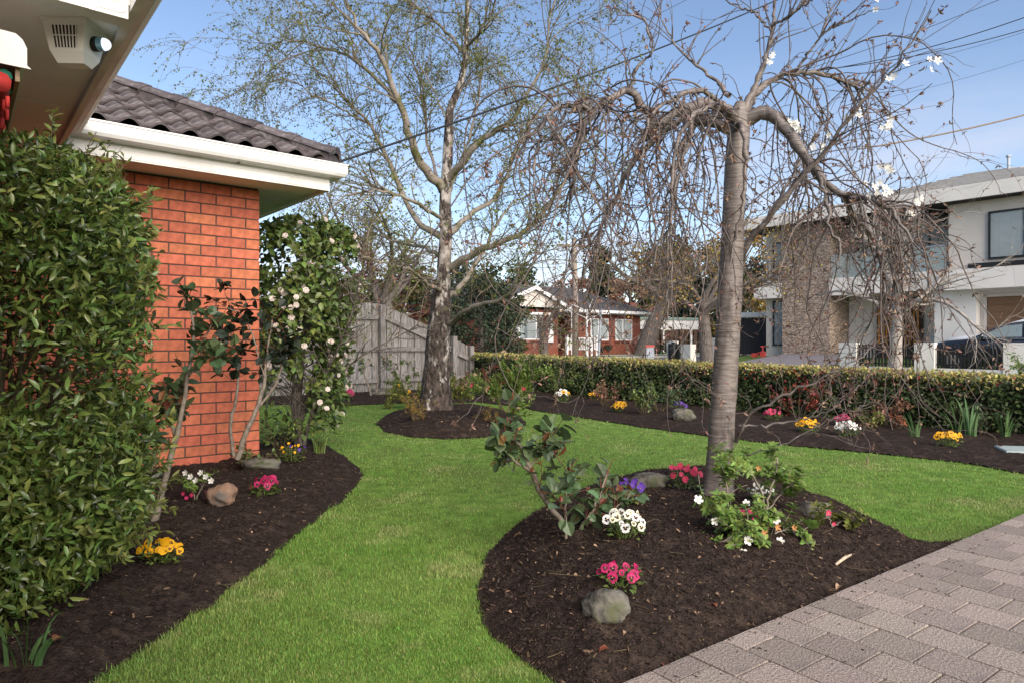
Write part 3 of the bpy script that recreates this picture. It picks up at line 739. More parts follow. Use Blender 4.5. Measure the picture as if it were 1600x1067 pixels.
# fascia boards
FH = 0.235
def fascia(name, a, d, L, outw):
    f = MB(); f.box(a + Z * FB, d * L, -outw * 0.03, Z * FH); return f.build(name, m_white, house)
fascia('fascia', E - U * 1.95, U, 1.95, -V)
fascia('fascia', I - V * 3.05, V, 3.02, U)
fascia('fascia', E + V * 0.002, V, 3.2, U)
for (a, d, L, w) in ((E - U * 1.92, U, 1.90, -V), (I - V * 3.0, V, 2.98, U)):        # shadow grooves of the pressed fascia
    f = MB(); f.box(a + w * 0.0005 + Z * (FB + 0.012), d * L, w * 0.003, Z * 0.018); f.box(a + w * 0.0005 + Z * (FB + 0.072), d * L, w * 0.003, Z * 0.014)
    f.build('fascia_bead', m_white, house)
# quad gutters
prof = [(0, 0.0), (0.075, 0.0), (0.098, 0.012), (0.112, 0.035), (0.116, 0.07), (0.112, 0.098), (0.12, 0.106), (0.12, 0.116), (0.105, 0.118), (0.105, 0.105), (0.09, 0.03), (0.012, 0.014), (0.012, 0.118), (0, 0.118)]
def gutter(a, d, L, outw, miter=0.0, miter0=0.0):
    g = MB(); n = len(prof)
    v0 = [a + outw * x - d * (x * miter0) + Z * (FB + 0.105 + h) for x, h in prof]; v1 = [a + d * (L + miter * x) + outw * x + Z * (FB + 0.105 + h) for x, h in prof]
    g.add(v0 + v1, [tuple(range(n)), tuple(range(2 * n - 1, n - 1, -1))] + [(i, n + i, n + (i + 1) % n, (i + 1) % n) for i in range(n)])
    return g.build('gutter', m_gutter, house, smooth=False)
gu = gutter(E - U * 1.92, U, 1.92, -V * 1.0, 1.0, -1.0)
gutter(E, V, 3.2, U, 0, 1.0)
gutter(I - V * 3.05, V, 3.05, U, -1.0)
for k in range(11):
    sc_ = MB()
    p = E - U * (0.14 + 0.165 * k) - V * 0.1185 + Z * (FB + 0.186)
    sc_.box(p, U * 0.008, -V * 0.003, Z * 0.008); sc_.build('rivet', m_steel, gu)
for t in (0.78, 1.66):
    n = len(prof); a = E - U * t; jm = MB(); outer = prof[:9]
    v0 = [a + (-V) * (x + .0016) + Z * (FB + .105 + h) for x, h in outer]; v1 = [p_ + U * .018 for p_ in v0]
    jm.add(v0 + v1, [(i, i + 1, 9 + i + 1, 9 + i) for i in range(8)]); jm.build('gutter_joint', m_white, gu)
# wing roof: pitched plane of interlocking tiles with a capped hip
PITCH = R(26.5)
RB = E - V * 0.06 + Z * (FB + 0.215)          # eave line of the tiles
up = V * math.cos(PITCH) + Z * math.sin(PITCH); rn = -V * math.sin(PITCH) + Z * math.cos(PITCH)
TW, TLn = 0.20, 0.33
def tile_mesh():
    nx, ny = 13, 2; vs = []; 
    for jy, (yy, lift) in enumerate(((0.0, 0.034), (TLn + 0.03, 0.006))):
        for ix in range(nx):
            t = ix / (nx - 1); h = 0.050 * max(0.0, math.sin(math.pi * min(1, max(0, (t - 0.25) / 0.75)))) ** 1.2
            if t < 0.25: h = 0.003
            vs.append(-U * (t * TW) + up * yy + rn * (h + lift))
    fs = [(i, nx + i, nx + i + 1, i + 1) for i in range(nx - 1)]
    b = len(vs)
    for ix in range(nx): vs.append(np.array(vs[ix]) - rn * 0.020 + up * 0.003)
    fs += [(i, i + 1, b + i + 1, b + i) for i in range(nx - 1)]
    me = bpy.data.meshes.new('roof_tile'); me.from_pydata([tuple(v) for v in vs], [], fs); me.update(); me.materials.append(m_tile)
    me.polygons.foreach_set('use_smooth', np.array([True] * (nx - 1) + [False] * (nx - 1)))
    return me
tme = tile_mesh()
rf = MB()
hipd = unit(-U * math.cos(PITCH) + V * math.cos(PITCH) + Z * math.sin(PITCH))
Lr = 3.4
rf.add([RB + U * 0.06, RB - U * 6 , RB - U * 6 + up * Lr, RB + U * 0.06 - U * Lr * math.cos(PITCH) + up * Lr], [(0, 3, 2, 1)])
RB2 = RB + U * 0.06
rf.add([RB2, RB2 + V * 7, RB2 + V * 7 - U * Lr * math.cos(PITCH) + Z * Lr * math.sin(PITCH), RB2 - U * Lr * math.cos(PITCH) + up * Lr], [(0, 1, 2, 3)])
roof = rf.build('roof', m_tile, house)
nt = 0
for r in range(8):
    for k in range(-1, 26):
        s = k * TW
        hip_s = r * TLn * math.cos(PITCH)
        if s < hip_s - 0.12 or s > 4.0: continue
        p = RB - U * s + up * (r * TLn) + rn * random.uniform(0, .004)
        o = bpy.data.objects.new('roof_tile', tme); COL.objects.link(o); o.parent = roof
        o.location = tuple(p - org(house)); nt += 1
def ridge_mesh():
    mb = MB(); L = 0.42; a = unit(np.cross(hipd, Z)); b = np.cross(a, hipd)
    n = 7; vs = []
    for e, (t, sc) in enumerate(((0, 1.12), (0.10, 1.12), (0.101, 1.0), (L, 0.96))):
        for i in range(n):
            w = -1 + 2 * i / (n - 1); h = 0.075 * (1 - abs(w) ** 1.7)
            vs.append(hipd * t + a * (w * 0.125 * sc) + b * (h * sc + 0.01))
    fs = []
    for e in range(3): fs += [(e * n + i, e * n + i + 1, (e + 1) * n + i + 1, (e + 1) * n + i) for i in range(n - 1)]
    bb = len(vs); vs += [np.array(vs[i]) - b * 0.05 for i in range(n)]
    fs += [(i + 1, i, bb + i, bb + i + 1) for i in range(n - 1)]
    me = bpy.data.meshes.new('ridge_tile'); me.from_pydata([tuple(v) for v in vs], [], fs); me.update(); me.materials.append(m_tile); return me
bd2 = MB(); sd2 = unit(np.cross(hipd, Z)); bd2.box(RB2 - sd2 * 0.11 - Z * 0.02 + hipd * 0.04, sd2 * 0.22, hipd * 3.3, Z * 0.095); bd2.build('ridge_bedding', m_tile, roof)
rme = ridge_mesh(); bvec = np.cross(unit(np.cross(hipd, Z)), hipd)
for k in range(9):
    p = RB2 + hipd * (0.05 + k * 0.36) + bvec * (0.045 + random.uniform(0, 0.006))
    o = bpy.data.objects.new('ridge_tile', rme); COL.objects.link(o); o.parent = roof; o.location = tuple(p - org(house))
# porch beam that stops at the eave, with its pressed end cap
bm0 = I - V * 2.37 - U * 0.035
bmm = MB(); bmm.box(bm0 + Z * (FB - 0.03), -U * 2.2, -V * 0.09, Z * 0.20); beam = bmm.build('porch_beam', m_white, house)
ec = MB(); ec.box(bm0 - U * 0.002 - V * 0.0905 + Z * (FB - 0.034), -U * 0.13, -V * 0.006, Z * 0.21); cap = ec.build('end_cap', m_white, beam)
gr = MB()
for h in (0.035, 0.098): gr.box(bm0 - U * 0.14 - V * 0.091 + Z * (FB - 0.028 + h), -U * 2.0, -V * 0.004, Z * 0.006)
gr.build('groove_bead', m_white, beam)
cr = MB()
for h in (0.012, 0.075):
    q = bm0 - V * 0.0968 + Z * (FB - 0.028 + h)
    pts = [q - U * 0.12, q - U * 0.03]
    for t in np.linspace(-90, 90, 7): pts.append(q - U * (0.03 - 0.02 * math.cos(R(t))) + Z * (0.02 + 0.02 * math.sin(R(t))))
    pts.append(q - U * 0.12 + Z * 0.04)
    cr.tube(pts, 0.0022, 5)
cr.build('end_cap_bead', m_white, beam)
# canvas awning rolled up under a metal hood on the main wall
A0 = np.array([-1.60, 2.21, 0]) 
aw = thing('rolled_awning', 'rolled red and green canvas awning under a pale metal hood at the left edge', 'awning', (A0[0], A0[1], 2.0))
hd = MB(); pr = [(0.0, 0.0), (0.0, 0.06), (-0.012, 0.085), (-0.03, 0.1), (-0.30, 0.11), (-0.30, 0.10), (-0.03, 0.09), (-0.018, 0.078), (-0.012, 0.06), (-0.012, 0.0)]
hd.prism([A0 + U * x + Z * (2.0 + h) for x, h in pr], V * 1.6)
hood = hd.build('hood', m_soffit, aw)
he = MB(); he.prism([A0 - V * 0.004 + U * (x + 0.004) + Z * (2.0 + h) for x, h in ((0.012, -0.004), (0.0, 0.006), (0.0, 0.062), (-0.012, 0.088), (-0.03, 0.103), (-0.3, 0.113), (-0.3, -0.004))], V * 0.008); he.build('hood_end', m_soffit, hood)
tb = MB(); tb.box(A0 - U * 0.014 + V * 0.02 + Z * 1.955, -U * 0.012, V * 1.5, Z * 0.05); tb.build('front_rail', m_tantimber, aw)
rl = MB(); nn = 26
pts = [A0 - U * (0.066 + 0.008 * math.sin(k * 1.9)) + V * (0.02 + k * 0.06) + Z * (1.945 + 0.012 * math.sin(k * 2.7)) for k in range(nn)]
rl.tube(pts, [0.032 + 0.006 * math.sin(k * 2.1) for k in range(nn)], 9); rl.build('canvas_roll', m_red_cloth, aw, smooth=True)
rg = MB(); rg.tube([p + Z * 0.02 + U * 0.012 for p in pts[:9]], 0.022, 8); rg.build('canvas_stripe', m_green_cloth, aw, smooth=True)
fr = MB()
for k in range(9): 
    b0 = pts[k] - Z * 0.045 + U * 0.02
    fr.tube([b0 + V * 0.02 * t + Z * (-0.035 * math.sin(t * math.pi)) for t in np.linspace(0, 1, 6)], 0.006, 5)
fr.build('fringe', m_red_cloth, aw, smooth=True, kind='stuff')
# alarm siren box with strobe under the soffit
SP = np.array([-1.82, 2.80, SOF - 0.001])
vw = unit(np.array([1.82, -2.80, 0])); ang = R(-30)
gn = np.array([vw[0] * math.cos(ang) - vw[1] * math.sin(ang), vw[0] * math.sin(ang) + vw[1] * math.cos(ang), 0])   # grille faces left of the viewer
ln = np.array([-gn[1], gn[0], 0])                                             # strobe faces right
siren = thing('alarm_siren', 'white alarm siren box with grille and blue strobe lens under the eave', 'alarm', SP)
def frus(mb, c, a, b, w0, d0, w1, d1, z0, z1, sh=np.zeros(3)):
    vs = [c + a * sx * w0 + b * sy * d0 + Z * z0 for sx, sy in ((-1, -1), (1, -1), (1, 1), (-1, 1))] + [c + sh + a * sx * w1 + b * sy * d1 + Z * z1 for sx, sy in ((-1, -1), (1, -1), (1, 1), (-1, 1))]
    return mb.add(vs, [(0, 1, 2, 3), (4, 7, 6, 5), (0, 4, 5, 1), (1, 5, 6, 2), (2, 6, 7, 3), (3, 7, 4, 0)])
b = MB(); frus(b, SP, gn, ln, 0.088, 0.092, 0.086, 0.09, -0.014, 0.0)
b.build('base_plate', m_plastic, siren)
b = MB(); frus(b, SP, gn, ln, 0.060, 0.066, 0.080, 0.084, -0.125, -0.014); frus(b, SP, gn, ln, 0.030, 0.052, 0.060, 0.066, -0.165, -0.125)
body = b.build('body', m_plastic, siren)
gb = MB(); gs = MB()
fw = lambda s, z: SP + gn * (0.080 + (z + 0.014) * (0.02 / 0.111) + 0.0012) + ln * s + Z * z
gb.add([fw(-.052, -.03), fw(.052, -.03), fw(.044, -.115), fw(-.044, -.115)], [(0, 3, 2, 1)])
grl = gb.build('grille', m_rubber, siren)
for k in range(8):
    s = -0.049 + k * 0.014
    gs.add([fw(s - .003, -.028) + gn * .003, fw(s + .003, -.028) + gn * .003, fw((s + .003) * .86, -.117) + gn * .003, fw((s - .003) * .86, -.117) + gn * .003], [(0, 3, 2, 1)])
gs.add([fw(-.053, -.068) + gn * .004, fw(.053, -.068) + gn * .004, fw(.052, -.072) + gn * .004, fw(-.052, -.072) + gn * .004], [(0, 3, 2, 1)])
gs.build('grille_bars', m_plastic, grl)
lc = SP + ln * 0.072 + Z * -0.072
lb = MB(); lb.tube([lc, lc + ln * 0.022], [0.030, 0.030], 18); lamp = lb.build('lamp_base', m_rubber, siren, smooth=False)
lb = MB(); lb.tube([lc + ln * 0.0225, lc + ln * 0.045], [0.028, 0.027], 18); lb.build('collar', m_lensblue, lamp)
lb = MB(); lb.tube([lc + ln * (0.0455 + 0.026 * math.sin(R(t))) for t in (0, 25, 50, 70, 88)], [0.025 * math.cos(R(t)) for t in (0, 25, 50, 70, 88)], 18); lb.build('lens', m_lens, lamp, smooth=True)

# ================================================================== PALING FENCE
FP = np.array([-2.77, 14.2, 0.0])
fence = thing('paling_fence', 'weathered grey timber paling fence stepping down behind the birch', 'fence', (FP[0], FP[1], 0))
def ftop(s): return 1.90 if s < 0.05 else 1.90 - (s - 0.05) * 0.40
k = 0; s = -5.0
while s < 2.35:
    w = 0.158; t0, t1 = ftop(s), ftop(s + w); mb = MB(); bk = 0.012 if k % 2 else 0.0
    a = FP + U * s + V * (0.03 + bk)
    ww = w; jit = random.uniform(-0.012, 0.012)
    mb.add([a, a + U * ww, a + U * ww + Z * (t1 + jit), a + Z * (t0 + jit), a + V * .014, a + U * ww + V * .014, a + U * ww + V * .014 + Z * (t1 + jit), a + V * .014 + Z * (t0 + jit)],
           [(0, 1, 2, 3), (5, 4, 7, 6), (1, 5, 6, 2), (4, 0, 3, 7), (3, 2, 6, 7)])
    mb.build('paling', m_fence, fence); s += w + 0.014; k += 1
for (s0, h) in ((-4.8, 1.86), (-2.4, 1.86), (0.0, 1.87), (1.85, 1.22), (2.33, 1.0)):
    mb = MB(); mb.cbox(FP + U * (s0 - 0.055) - V * 0.09, U * 0.11, V * 0.1, Z * h, 0.006); mb.build('post', m_fence, fence)
def rail(a, b, za, zb):
    mb = MB(); p = FP + U * a - V * 0.028; q = FP + U * b - V * 0.028
    mb.add([p + Z * za, q + Z * zb, q + Z * (zb + .085), p + Z * (za + .085), p + Z * za + V * .05, q + Z * zb + V * .05, q + Z * (zb + .085) + V * .05, p + Z * (za + .085) + V * .05],
           [(0, 1, 2, 3), (5, 4, 7, 6), (1, 5, 6, 2), (4, 0, 3, 7), (3, 2, 6, 7), (0, 4, 5, 1)]); mb.build('rail', m_fence, fence)
for a, b in ((-4.74, -2.46), (-2.34, -0.06)):
    for z in (1.56, 0.90, 0.24): rail(a, b, z, z)
rail(0.06, 1.79, 1.58, 0.89); rail(0.06, 1.79, 0.90, 0.90 - 0.02); rail(0.06, 1.79, 0.24, 0.24); rail(1.91, 2.27, 0.80, 0.66); rail(1.91, 2.27, 0.24, 0.24)
# ================================================================== ACROSS THE STREET
# ---------------- two-storey house
HO = np.array([11.9, 32.0, 0.0]); HR = -V; HN = N
def B(s, d, z): return HO + HR * s + HN * d + Z * z
nh = thing('two_storey_house', 'white rendered two storey house with stone pillar and balcony across the street', 'house', (HO[0], HO[1], 0.4))
def bbox(name, mat, s0, s1, d0, d1, z0, z1, parent=nh):
    mb = MB(); mb.box(B(s0, d0, z0), HR * (s1 - s0), HN * (d1 - d0), Z * (z1 - z0)); return mb.build(name, mat, parent)
bbox('wall', m_rendergrey, 0.05, 1.15, 0.3, 9, 0.2, 6.3)                      # left bay
bbox('wall', m_render, 3.35, 8.0, 1.6, 9, 0.2, 3.1)                           # ground floor behind the entry
bbox('wall', m_taupe, 3.35, 8.0, 2.0, 9, 3.7, 6.3)                            # back of the balcony
bbox('wall', m_render, 7.35, 8.75, -0.1, 1.59, 0.2, 3.05)
bbox('wall', m_render, 8.76, 16.0, 0.35, 9, 0.2, 3.04)
bbox('wall', m_rendergrey, 7.9, 16.0, -0.3, 9, 3.75, 6.3)                       # upper box over the garage
pil = bbox('stone_pillar', m_stone, 1.16, 3.34, -0.25, 2.2, 0.2, 6.32)
bbox('slab_band', m_render, -0.25, 1.12, -0.3, 0.5, 3.1, 3.8)
bbox('slab_band', m_render, 3.36, 7.85, -0.35, 1.99, 3.08, 3.82)
bbox('slab_band', m_render, 7.86, 16.2, -0.7, 1.5, 3.03, 3.78)
rfz = bbox('roof_fascia', m_render, -0.7, 16.5, -0.95, 0.2, 6.33, 6.85)
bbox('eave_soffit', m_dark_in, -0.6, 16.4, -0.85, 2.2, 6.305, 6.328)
rm = MB()
r0, r1, r2, r3 = B(2.6, -0.3, 6.87), B(13.4, -0.3, 6.87), B(13.4, 10, 6.87), B(2.6, 10, 6.87)
q0, q1 = B(7.0, 5.2, 8.55), B(8.4, 5.2, 8.5)
rm.add([r0, r1, r2, r3, q0, q1], [(0, 1, 5, 4), (1, 2, 5), (2, 3, 4, 5), (3, 0, 4)])
rm.add([B(-.6, .2, 6.8), B(16.5, .2, 6.8), B(16.5, 10, 6.8), B(-.6, 10, 6.8)], [(0, 1, 2, 3)])
roofb = rm.build('roof', m_fartile, nh)
rc = MB()
for k in range(12):                                                            # courses of tiles on the front slope
    t = (k + 0.5) / 12; a = r0 + (q0 - r0) * t; b_ = r1 + (q1 - r1) * t
    nrm = unit(np.cross(r1 - r0, q0 - r0)); rc.box(a + nrm * 0.005, b_ - a, nrm * 0.035, (q0 - r0) / 12 * 0.25)
    a = r0 + (q0 - r0) * t; b_ = r3 + (q0 - r3) * t; nrm = unit(np.cross(q0 - r0, r3 - r0)); rc.box(a + nrm * 0.005, b_ - a, nrm * 0.035, (q0 - r0) / 12 * 0.25)
rc.build('tile_courses', m_conc, roofb, kind='stuff')
vp = MB(); vp.tube([B(8.6, 4.6, 8.0), B(8.6, 4.6, 8.85)], 0.06, 8); vp.tube([B(8.6, 4.6, 8.85), B(8.6, 4.6, 8.93)], 0.1, 8); vp.build('vent_pipe', m_steel, roofb)
def bwin(s0, s1, d, z0, z1, mull=(), cur=True, fr=0.07, parent=nh):
    f = MB(); w = HR * (s1 - s0)
    f.box(B(s0, d - .06, z0), w, HN * .08, Z * fr); f.box(B(s0, d - .06, z1 - fr), w, HN * .08, Z * fr)
    f.box(B(s0, d - .06, z0 + fr), HR * fr, HN * .08, Z * (z1 - z0 - 2 * fr)); f.box(B(s1 - fr, d - .06, z0 + fr), HR * fr, HN * .08, Z * (z1 - z0 - 2 * fr))
    for m in mull: f.box(B(m - fr / 2, d - .058, z0 + fr), HR * fr, HN * .07, Z * (z1 - z0 - 2 * fr))
    o = f.build('window', m_black, parent)
    edges = [s0 + fr] + [m for m in mull] + [s1 - fr]
    for a, b_ in zip(edges[:-1], edges[1:]):
        g = MB(); g.box(B(a + .04 * (a != edges[0]), d - .03, z0 + fr), HR * (b_ - a - .04), HN * .01, Z * (z1 - z0 - 2 * fr)); g.build('pane', m_glass, o)
    if cur:
        c = MB(); ns = int((s1 - s0) / 0.09)
        for k in range(ns): c.box(B(s0 + fr + k * (s1 - s0 - 2 * fr) / ns, d - .012 - 0.006 * (k % 2), z0 + fr), HR * ((s1 - s0 - 2 * fr) / ns), HN * .006, Z * (z1 - z0 - 2 * fr))
        c.build('curtain', m_curtain, o)
    return o
bwin(0.42, 1.14, 0.28, 3.95, 5.75); bwin(0.42, 1.14, 0.28, 0.9, 3.0)
bwin(3.6, 4.9, 1.98, 3.85, 5.9, (4.3,)); bwin(5.0, 7.3, 1.97, 3.85, 6.1, (5.75, 6.5))
bwin(9.2, 12.4, -0.33, 4.1, 5.85, (10.3, 11.4))
bwin(6.95, 7.34, 1.57, 0.75, 3.0, cur=False)
sill = bbox('window_ledge', m_black, 8.6, 16, -0.55, -0.31, 3.84, 3.98)
bg = MB(); bg.box(B(3.4, -0.25, 3.82), HR * 4.4, HN * .015, Z * 0.95); bal = bg.build('balcony_balustrade', m_balglass, nh)
bp_ = MB(); bp_.box(B(3.4, -0.27, 4.78), HR * 4.4, HN * .05, Z * .04); bp_.build('handrail', m_steel, bal)
door = bbox('entry_door', m_slat, 4.6, 6.4, 1.45, 1.58, 0.3, 2.95)
for k in range(11):
    mb = MB(); mb.box(B(4.68 + k * 0.155, 1.38, 0.35), HR * (0.05), HN * .06, Z * 2.5); mb.build('timber_batten', m_timber, door)
gd = bbox('garage_door', m_garage, 9.0, 14.2, 0.30, 0.345, 0.3, 2.75)
for k in range(9):
    mb = MB(); mb.box(B(9.02, 0.272, 0.31 + k * 0.27), HR * 5.16, HN * .026, Z * 0.258); mb.build('slat', m_garage, gd)
gfm = MB(); gfm.box(B(8.88, 0.28, 0.2), HR * .1, HN * .06, Z * 2.66); gfm.box(B(8.88, 0.28, 2.76), HR * 5.4, HN * .06, Z * .1); gfm.build('garage_frame', m_rendergrey, nh)

sg = thing('side_gate', 'dark grey side gate with white beam left of the two storey house', 'gate', B(-1.2, 1.2, .45))
for k in range(9): bbox('board', m_dark_in, -2.1 + k * .2, -1.908 + k * .2, 1.2, 1.24, .45, 2.25, sg)
bbox('beam', m_render, -2.3, -.08, 1.0, 1.5, 2.3, 2.55, sg); bbox('post', m_render, -2.45, -2.14, 1.1, 1.4, .3, 2.29, sg)
sfn = thing('side_fence', 'pale rendered side wall between the gate and the street tree', 'wall', B(-5, 1.2, .45))
bbox('panel', m_rendergrey, -3.9, -2.46, 1.2, 1.35, .0, 1.2, sfn); bbox('capping', m_render, -3.95, -2.46, 1.15, 1.4, 1.202, 1.27, sfn)
# ---------------- white boundary wall with black picket panels
WO = VN(6.1, 24.35)                       # a point of the wall line
def W(v, n, z): return VN(v, 24.35 + n, 0) * [1, 1, 0] + Z * z
bw = thing('boundary_wall', 'low white rendered boundary wall with black picket panels across the street', 'wall', (WO[0], WO[1], 0))
def vpx(px): k = (px - 800) / FPX; return (24.35 * (U[0] - k * U[1])) / (k * V[1] - V[0])      # where the wall line is seen
def wbox(name, mat, v0, v1, n0, n1, z0, z1, parent=bw):
    mb = MB(); mb.box(W(v0, n0, z0), V * (v1 - v0), N * (n1 - n0), Z * (z1 - z0)); return mb.build(name, mat, parent)
va, vb, vc, vd, ve = (vpx(q) for q in (1311, 1338, 1429, 1460, 1568))
wbox('plinth', m_render, -12, va - .002, 0.02, 0.22, -0.1, 0.24)
for a, b_ in ((va, vb), (vc, vd)): wbox('pier', m_render, min(a, b_), max(a, b_), -0.03, 0.27, -0.1, 1.06)
wbox('pier', m_render, -12, ve, -0.03, 0.27, -0.1, 1.06)
for a, b_ in ((vb, vc), (vd, ve)):
    lo_, hi_ = min(a, b_) + .02, max(a, b_) - .02
    pf = wbox('picket_panel', m_black, lo_, hi_, 0.10, 0.13, 0.33, 0.38)
    wbox('rail', m_black, lo_, hi_, 0.10, 0.13, 0.85, 0.90, pf)
    n_ = int((hi_ - lo_) / 0.105)
    for k in range(n_):
        v0 = lo_ + (k + .2) * (hi_ - lo_) / n_
        wbox('picket', m_black, v0, v0 + 0.062, 0.07, 0.099, 0.25, 1.0, pf)
# letterbox pillars further along
lp = thing('letterbox_pillar', 'white rendered gate pillar with black letterbox beyond the hedge', 'pillar', W(vpx(1065), 0, 0))
v1_, v2_ = vpx(1046), vpx(1056); wbox('pillar', m_render, min(v1_, v2_), max(v1_, v2_), -.2, .2, -.1, 1.12, lp)
v1_, v2_ = vpx(1067), vpx(1083); wbox('pillar', m_render, min(v1_, v2_), max(v1_, v2_), -.2, .2, -.1, 0.98, lp)
v1_, v2_ = vpx(1051), vpx(1068); lbx = wbox('letterbox', m_black, min(v1_, v2_), max(v1_, v2_), -.32, -.21, 0.3, 1.0, lp)
mb = MB(); mb.tube([W((v1_ + v2_) / 2, -.33, z_) for z_ in (0.15, 0.55, 0.95, 1.08)], [.11, .13, .13, .06], 10); mb.build('canister', m_black, lp, smooth=True)

# ---------------- cars behind the wall
def car(label, v, n, zg, paint, parts=True):
    c0 = W(v, n, 0); c = thing('parked_car', label, 'car', (c0[0], c0[1], zg), 'cars parked behind the white wall')
    f = V; sd = -N                          # nose along +V, visible side towards the street
    def Q(x, y, z): return np.array([c0[0], c0[1], zg]) + f * x + sd * y + Z * z
    # body: stations along the length, (x, half width, sill, beltline)
    stn = [(2.36, .55, .42, .66), (2.30, .74, .30, .78), (2.10, .86, .24, .88), (1.6, .92, .22, .97), (0.95, .94, .22, 1.03), (0.3, .95, .22, 1.05), (-0.6, .95, .22, 1.07), (-1.5, .94, .22, 1.09), (-2.1, .90, .26, 1.08), (-2.3, .80, .34, 0.98), (-2.36, .6, .45, .8)]
    ring = []
    for x, w, z0, z1 in stn:
        m = (z0 + z1) / 2
        ring.append([Q(x, y, z) for y, z in ((w * .9, z0), (w, z0 + .12), (w, m), (w * .985, z1 - .10), (w * .93, z1), (w * .5, z1 + .035), (-w * .5, z1 + .035), (-w * .93, z1), (-w * .985, z1 - .1), (-w, m), (-w, z0 + .12), (-w * .9, z0))])
    k = 12; vs = [p for r_ in ring for p in r_]
    fs = [(i * k + j, i * k + (j + 1) % k, (i + 1) * k + (j + 1) % k, (i + 1) * k + j) for i in range(len(stn) - 1) for j in range(k)] + [tuple(range(k))[::-1], tuple(range((len(stn) - 1) * k, len(stn) * k))]
    mb = MB(); mb.add(vs, fs); body = mb.build('body', paint, c, smooth=True)
    # cabin
    cs = [(1.0, .86, 1.03, 1.04), (0.35, .80, 1.04, 1.40), (-0.15, .74, 1.04, 1.56), (-0.8, .72, 1.05, 1.61), (-1.6, .71, 1.06, 1.56), (-2.1, .74, 1.06, 1.36), (-2.28, .80, 1.03, 1.06)]
    vs = []; 
    for x, w, z0, z1 in cs: vs += [Q(x, .90, z0), Q(x, w, z1 - .03), Q(x, w * .8, z1), Q(x, -w * .8, z1), Q(x, -w, z1 - .03), Q(x, -.90, z0)]
    fs = [(i * 6 + j, i * 6 + j + 1, (i + 1) * 6 + j + 1, (i + 1) * 6 + j) for i in range(len(cs) - 1) for j in range(5)]
    mb = MB(); mb.add(vs, fs); mb.build('cabin', paint, c, smooth=True)
    for (xa, xb, xt0, xt1) in ((0.78, -0.42, 0.02, -0.40), (-0.50, -1.45, -0.48, -1.42), (-1.53, -2.02, -1.5, -1.85)):
        y0, y1 = .913, .775
        g = MB(); g.add([Q(xa, y0, 1.085), Q(xb, y0, 1.10), Q(xt1, y1 + .012, 1.49 if xt1 > -1.8 else 1.43), Q(xt0, y1 + .022, 1.45 if xt0 > -.1 else 1.5)], [(0, 1, 2, 3)])
        g.build('side_window', m_carglass, c)
    g = MB(); g.add([Q(.99, .74, 1.075), Q(.99, -.74, 1.075), Q(-.05, -.6, 1.545), Q(-.05, .6, 1.545)], [(0, 1, 2, 3)]); g.build('windscreen', m_carglass, c)
    for y in (1, -1):
        mb = MB(); mb.tube([Q(.62, y * .9, 1.07), Q(.62, y * 1.02, 1.12), Q(.60, y * 1.12, 1.13)], [.04, .075, .06], 8); mb.build('mirror', paint, c, smooth=True)
        mb = MB(); mb.tube([Q(2.22, y * .62, .75), Q(2.05, y * .86, .79)], [.07, .05], 8); mb.build('headlight', m_carglass, c, smooth=True)
        for x in (1.45, -1.35):
            mb = MB(); mb.tube([Q(x, y * .72, .33), Q(x, y * .955, .33)], .33, 20); wh = mb.build('wheel', m_tyre, c)
            mb = MB(); mb.tube([Q(x, y * .94, .33), Q(x, y * .965, .33)], .21, 16); mb.build('rim', m_rim, wh)
    mb = MB(); mb.box(Q(.9, .951, 1.045), f * -2.9, sd * .006, Z * .016); mb.build('chrome_trim', m_steel, c)
car('black car parked behind the white wall and picket panels', vpx(1556), 1.9, 0.14, m_carpaint)
car('white car half hidden behind the black car by the garage', vpx(1560) + 0.35, 4.4, 0.32, m_carwhite)

# ---------------- far bungalow
FO = np.array([8.4, 44.0, 0.0]); FL = -U      # facade runs left from its right corner
fzg = float(gz(FO[0], FO[1]))
fh = thing('brick_bungalow', 'red brick bungalow with dark tiled roof at the far corner', 'house', (FO[0], FO[1], fzg))
def K(s, d, z): return FO + FL * s + V * d + Z * (fzg - 0.02 + z)
def kbox(name, mat, s0, s1, d0, d1, z0, z1, parent=fh):
    mb = MB(); mb.box(K(s0, d0, z0), FL * (s1 - s0), V * (d1 - d0), Z * (z1 - z0)); return mb.build(name, mat, parent)
def kpx(px, d=0.0):
    o_ = FO + V * d; k_ = (px - 800) / FPX; return (k_ * o_[1] - o_[0]) / (FL[0] - k_ * FL[1])
EV = 2.62
kbox('wall', m_redbrick, 0.0, kpx(893), 0, 8, -.3, EV)
kbox('wall', m_redbrick, kpx(893), kpx(878), 1.6, 8, -.3, EV)
G0, G1 = kpx(872, -1.2), kpx(778, -1.2)
kbox('wall', m_redbrick, G0, G1, -1.2, 8, -.3, EV)
rr = MB()       # main hip roof, long ridge
e0, e1, e2, e3 = K(-.5, -.5, EV + .1), K(G1 + .5, -.5, EV + .1), K(G1 + .5, 8.5, EV + .1), K(-.5, 8.5, EV + .1)
t0, t1 = K(2.6, 4, EV + 1.75), K(G1 - 2.6, 4, EV + 1.75)
rr.add([e0, e1, e2, e3, t0, t1], [(1, 0, 4, 5), (2, 1, 5), (3, 2, 5, 4), (0, 3, 4)])
g0, g1, g2, g3 = K(G0 - .45, -1.75, EV + .1), K(G1 + .45, -1.75, EV + .1), K(G0 - .45, 3, EV + .1), K(G1 + .45, 3, EV + .1); gm = (G0 + G1) / 2
gt0, gt1 = K(gm, -1.75, EV + 1.15), K(gm, 3.2, EV + 1.15)
rr.add([g0, g1, g2, g3, gt0, gt1], [(0, 4, 5, 2), (1, 3, 5, 4)])
rfar = rr.build('roof', m_fartile, fh)
rc = MB(); nrm = unit(np.cross(t0 - e0, e1 - e0)); nrm = nrm if nrm[2] > 0 else -nrm
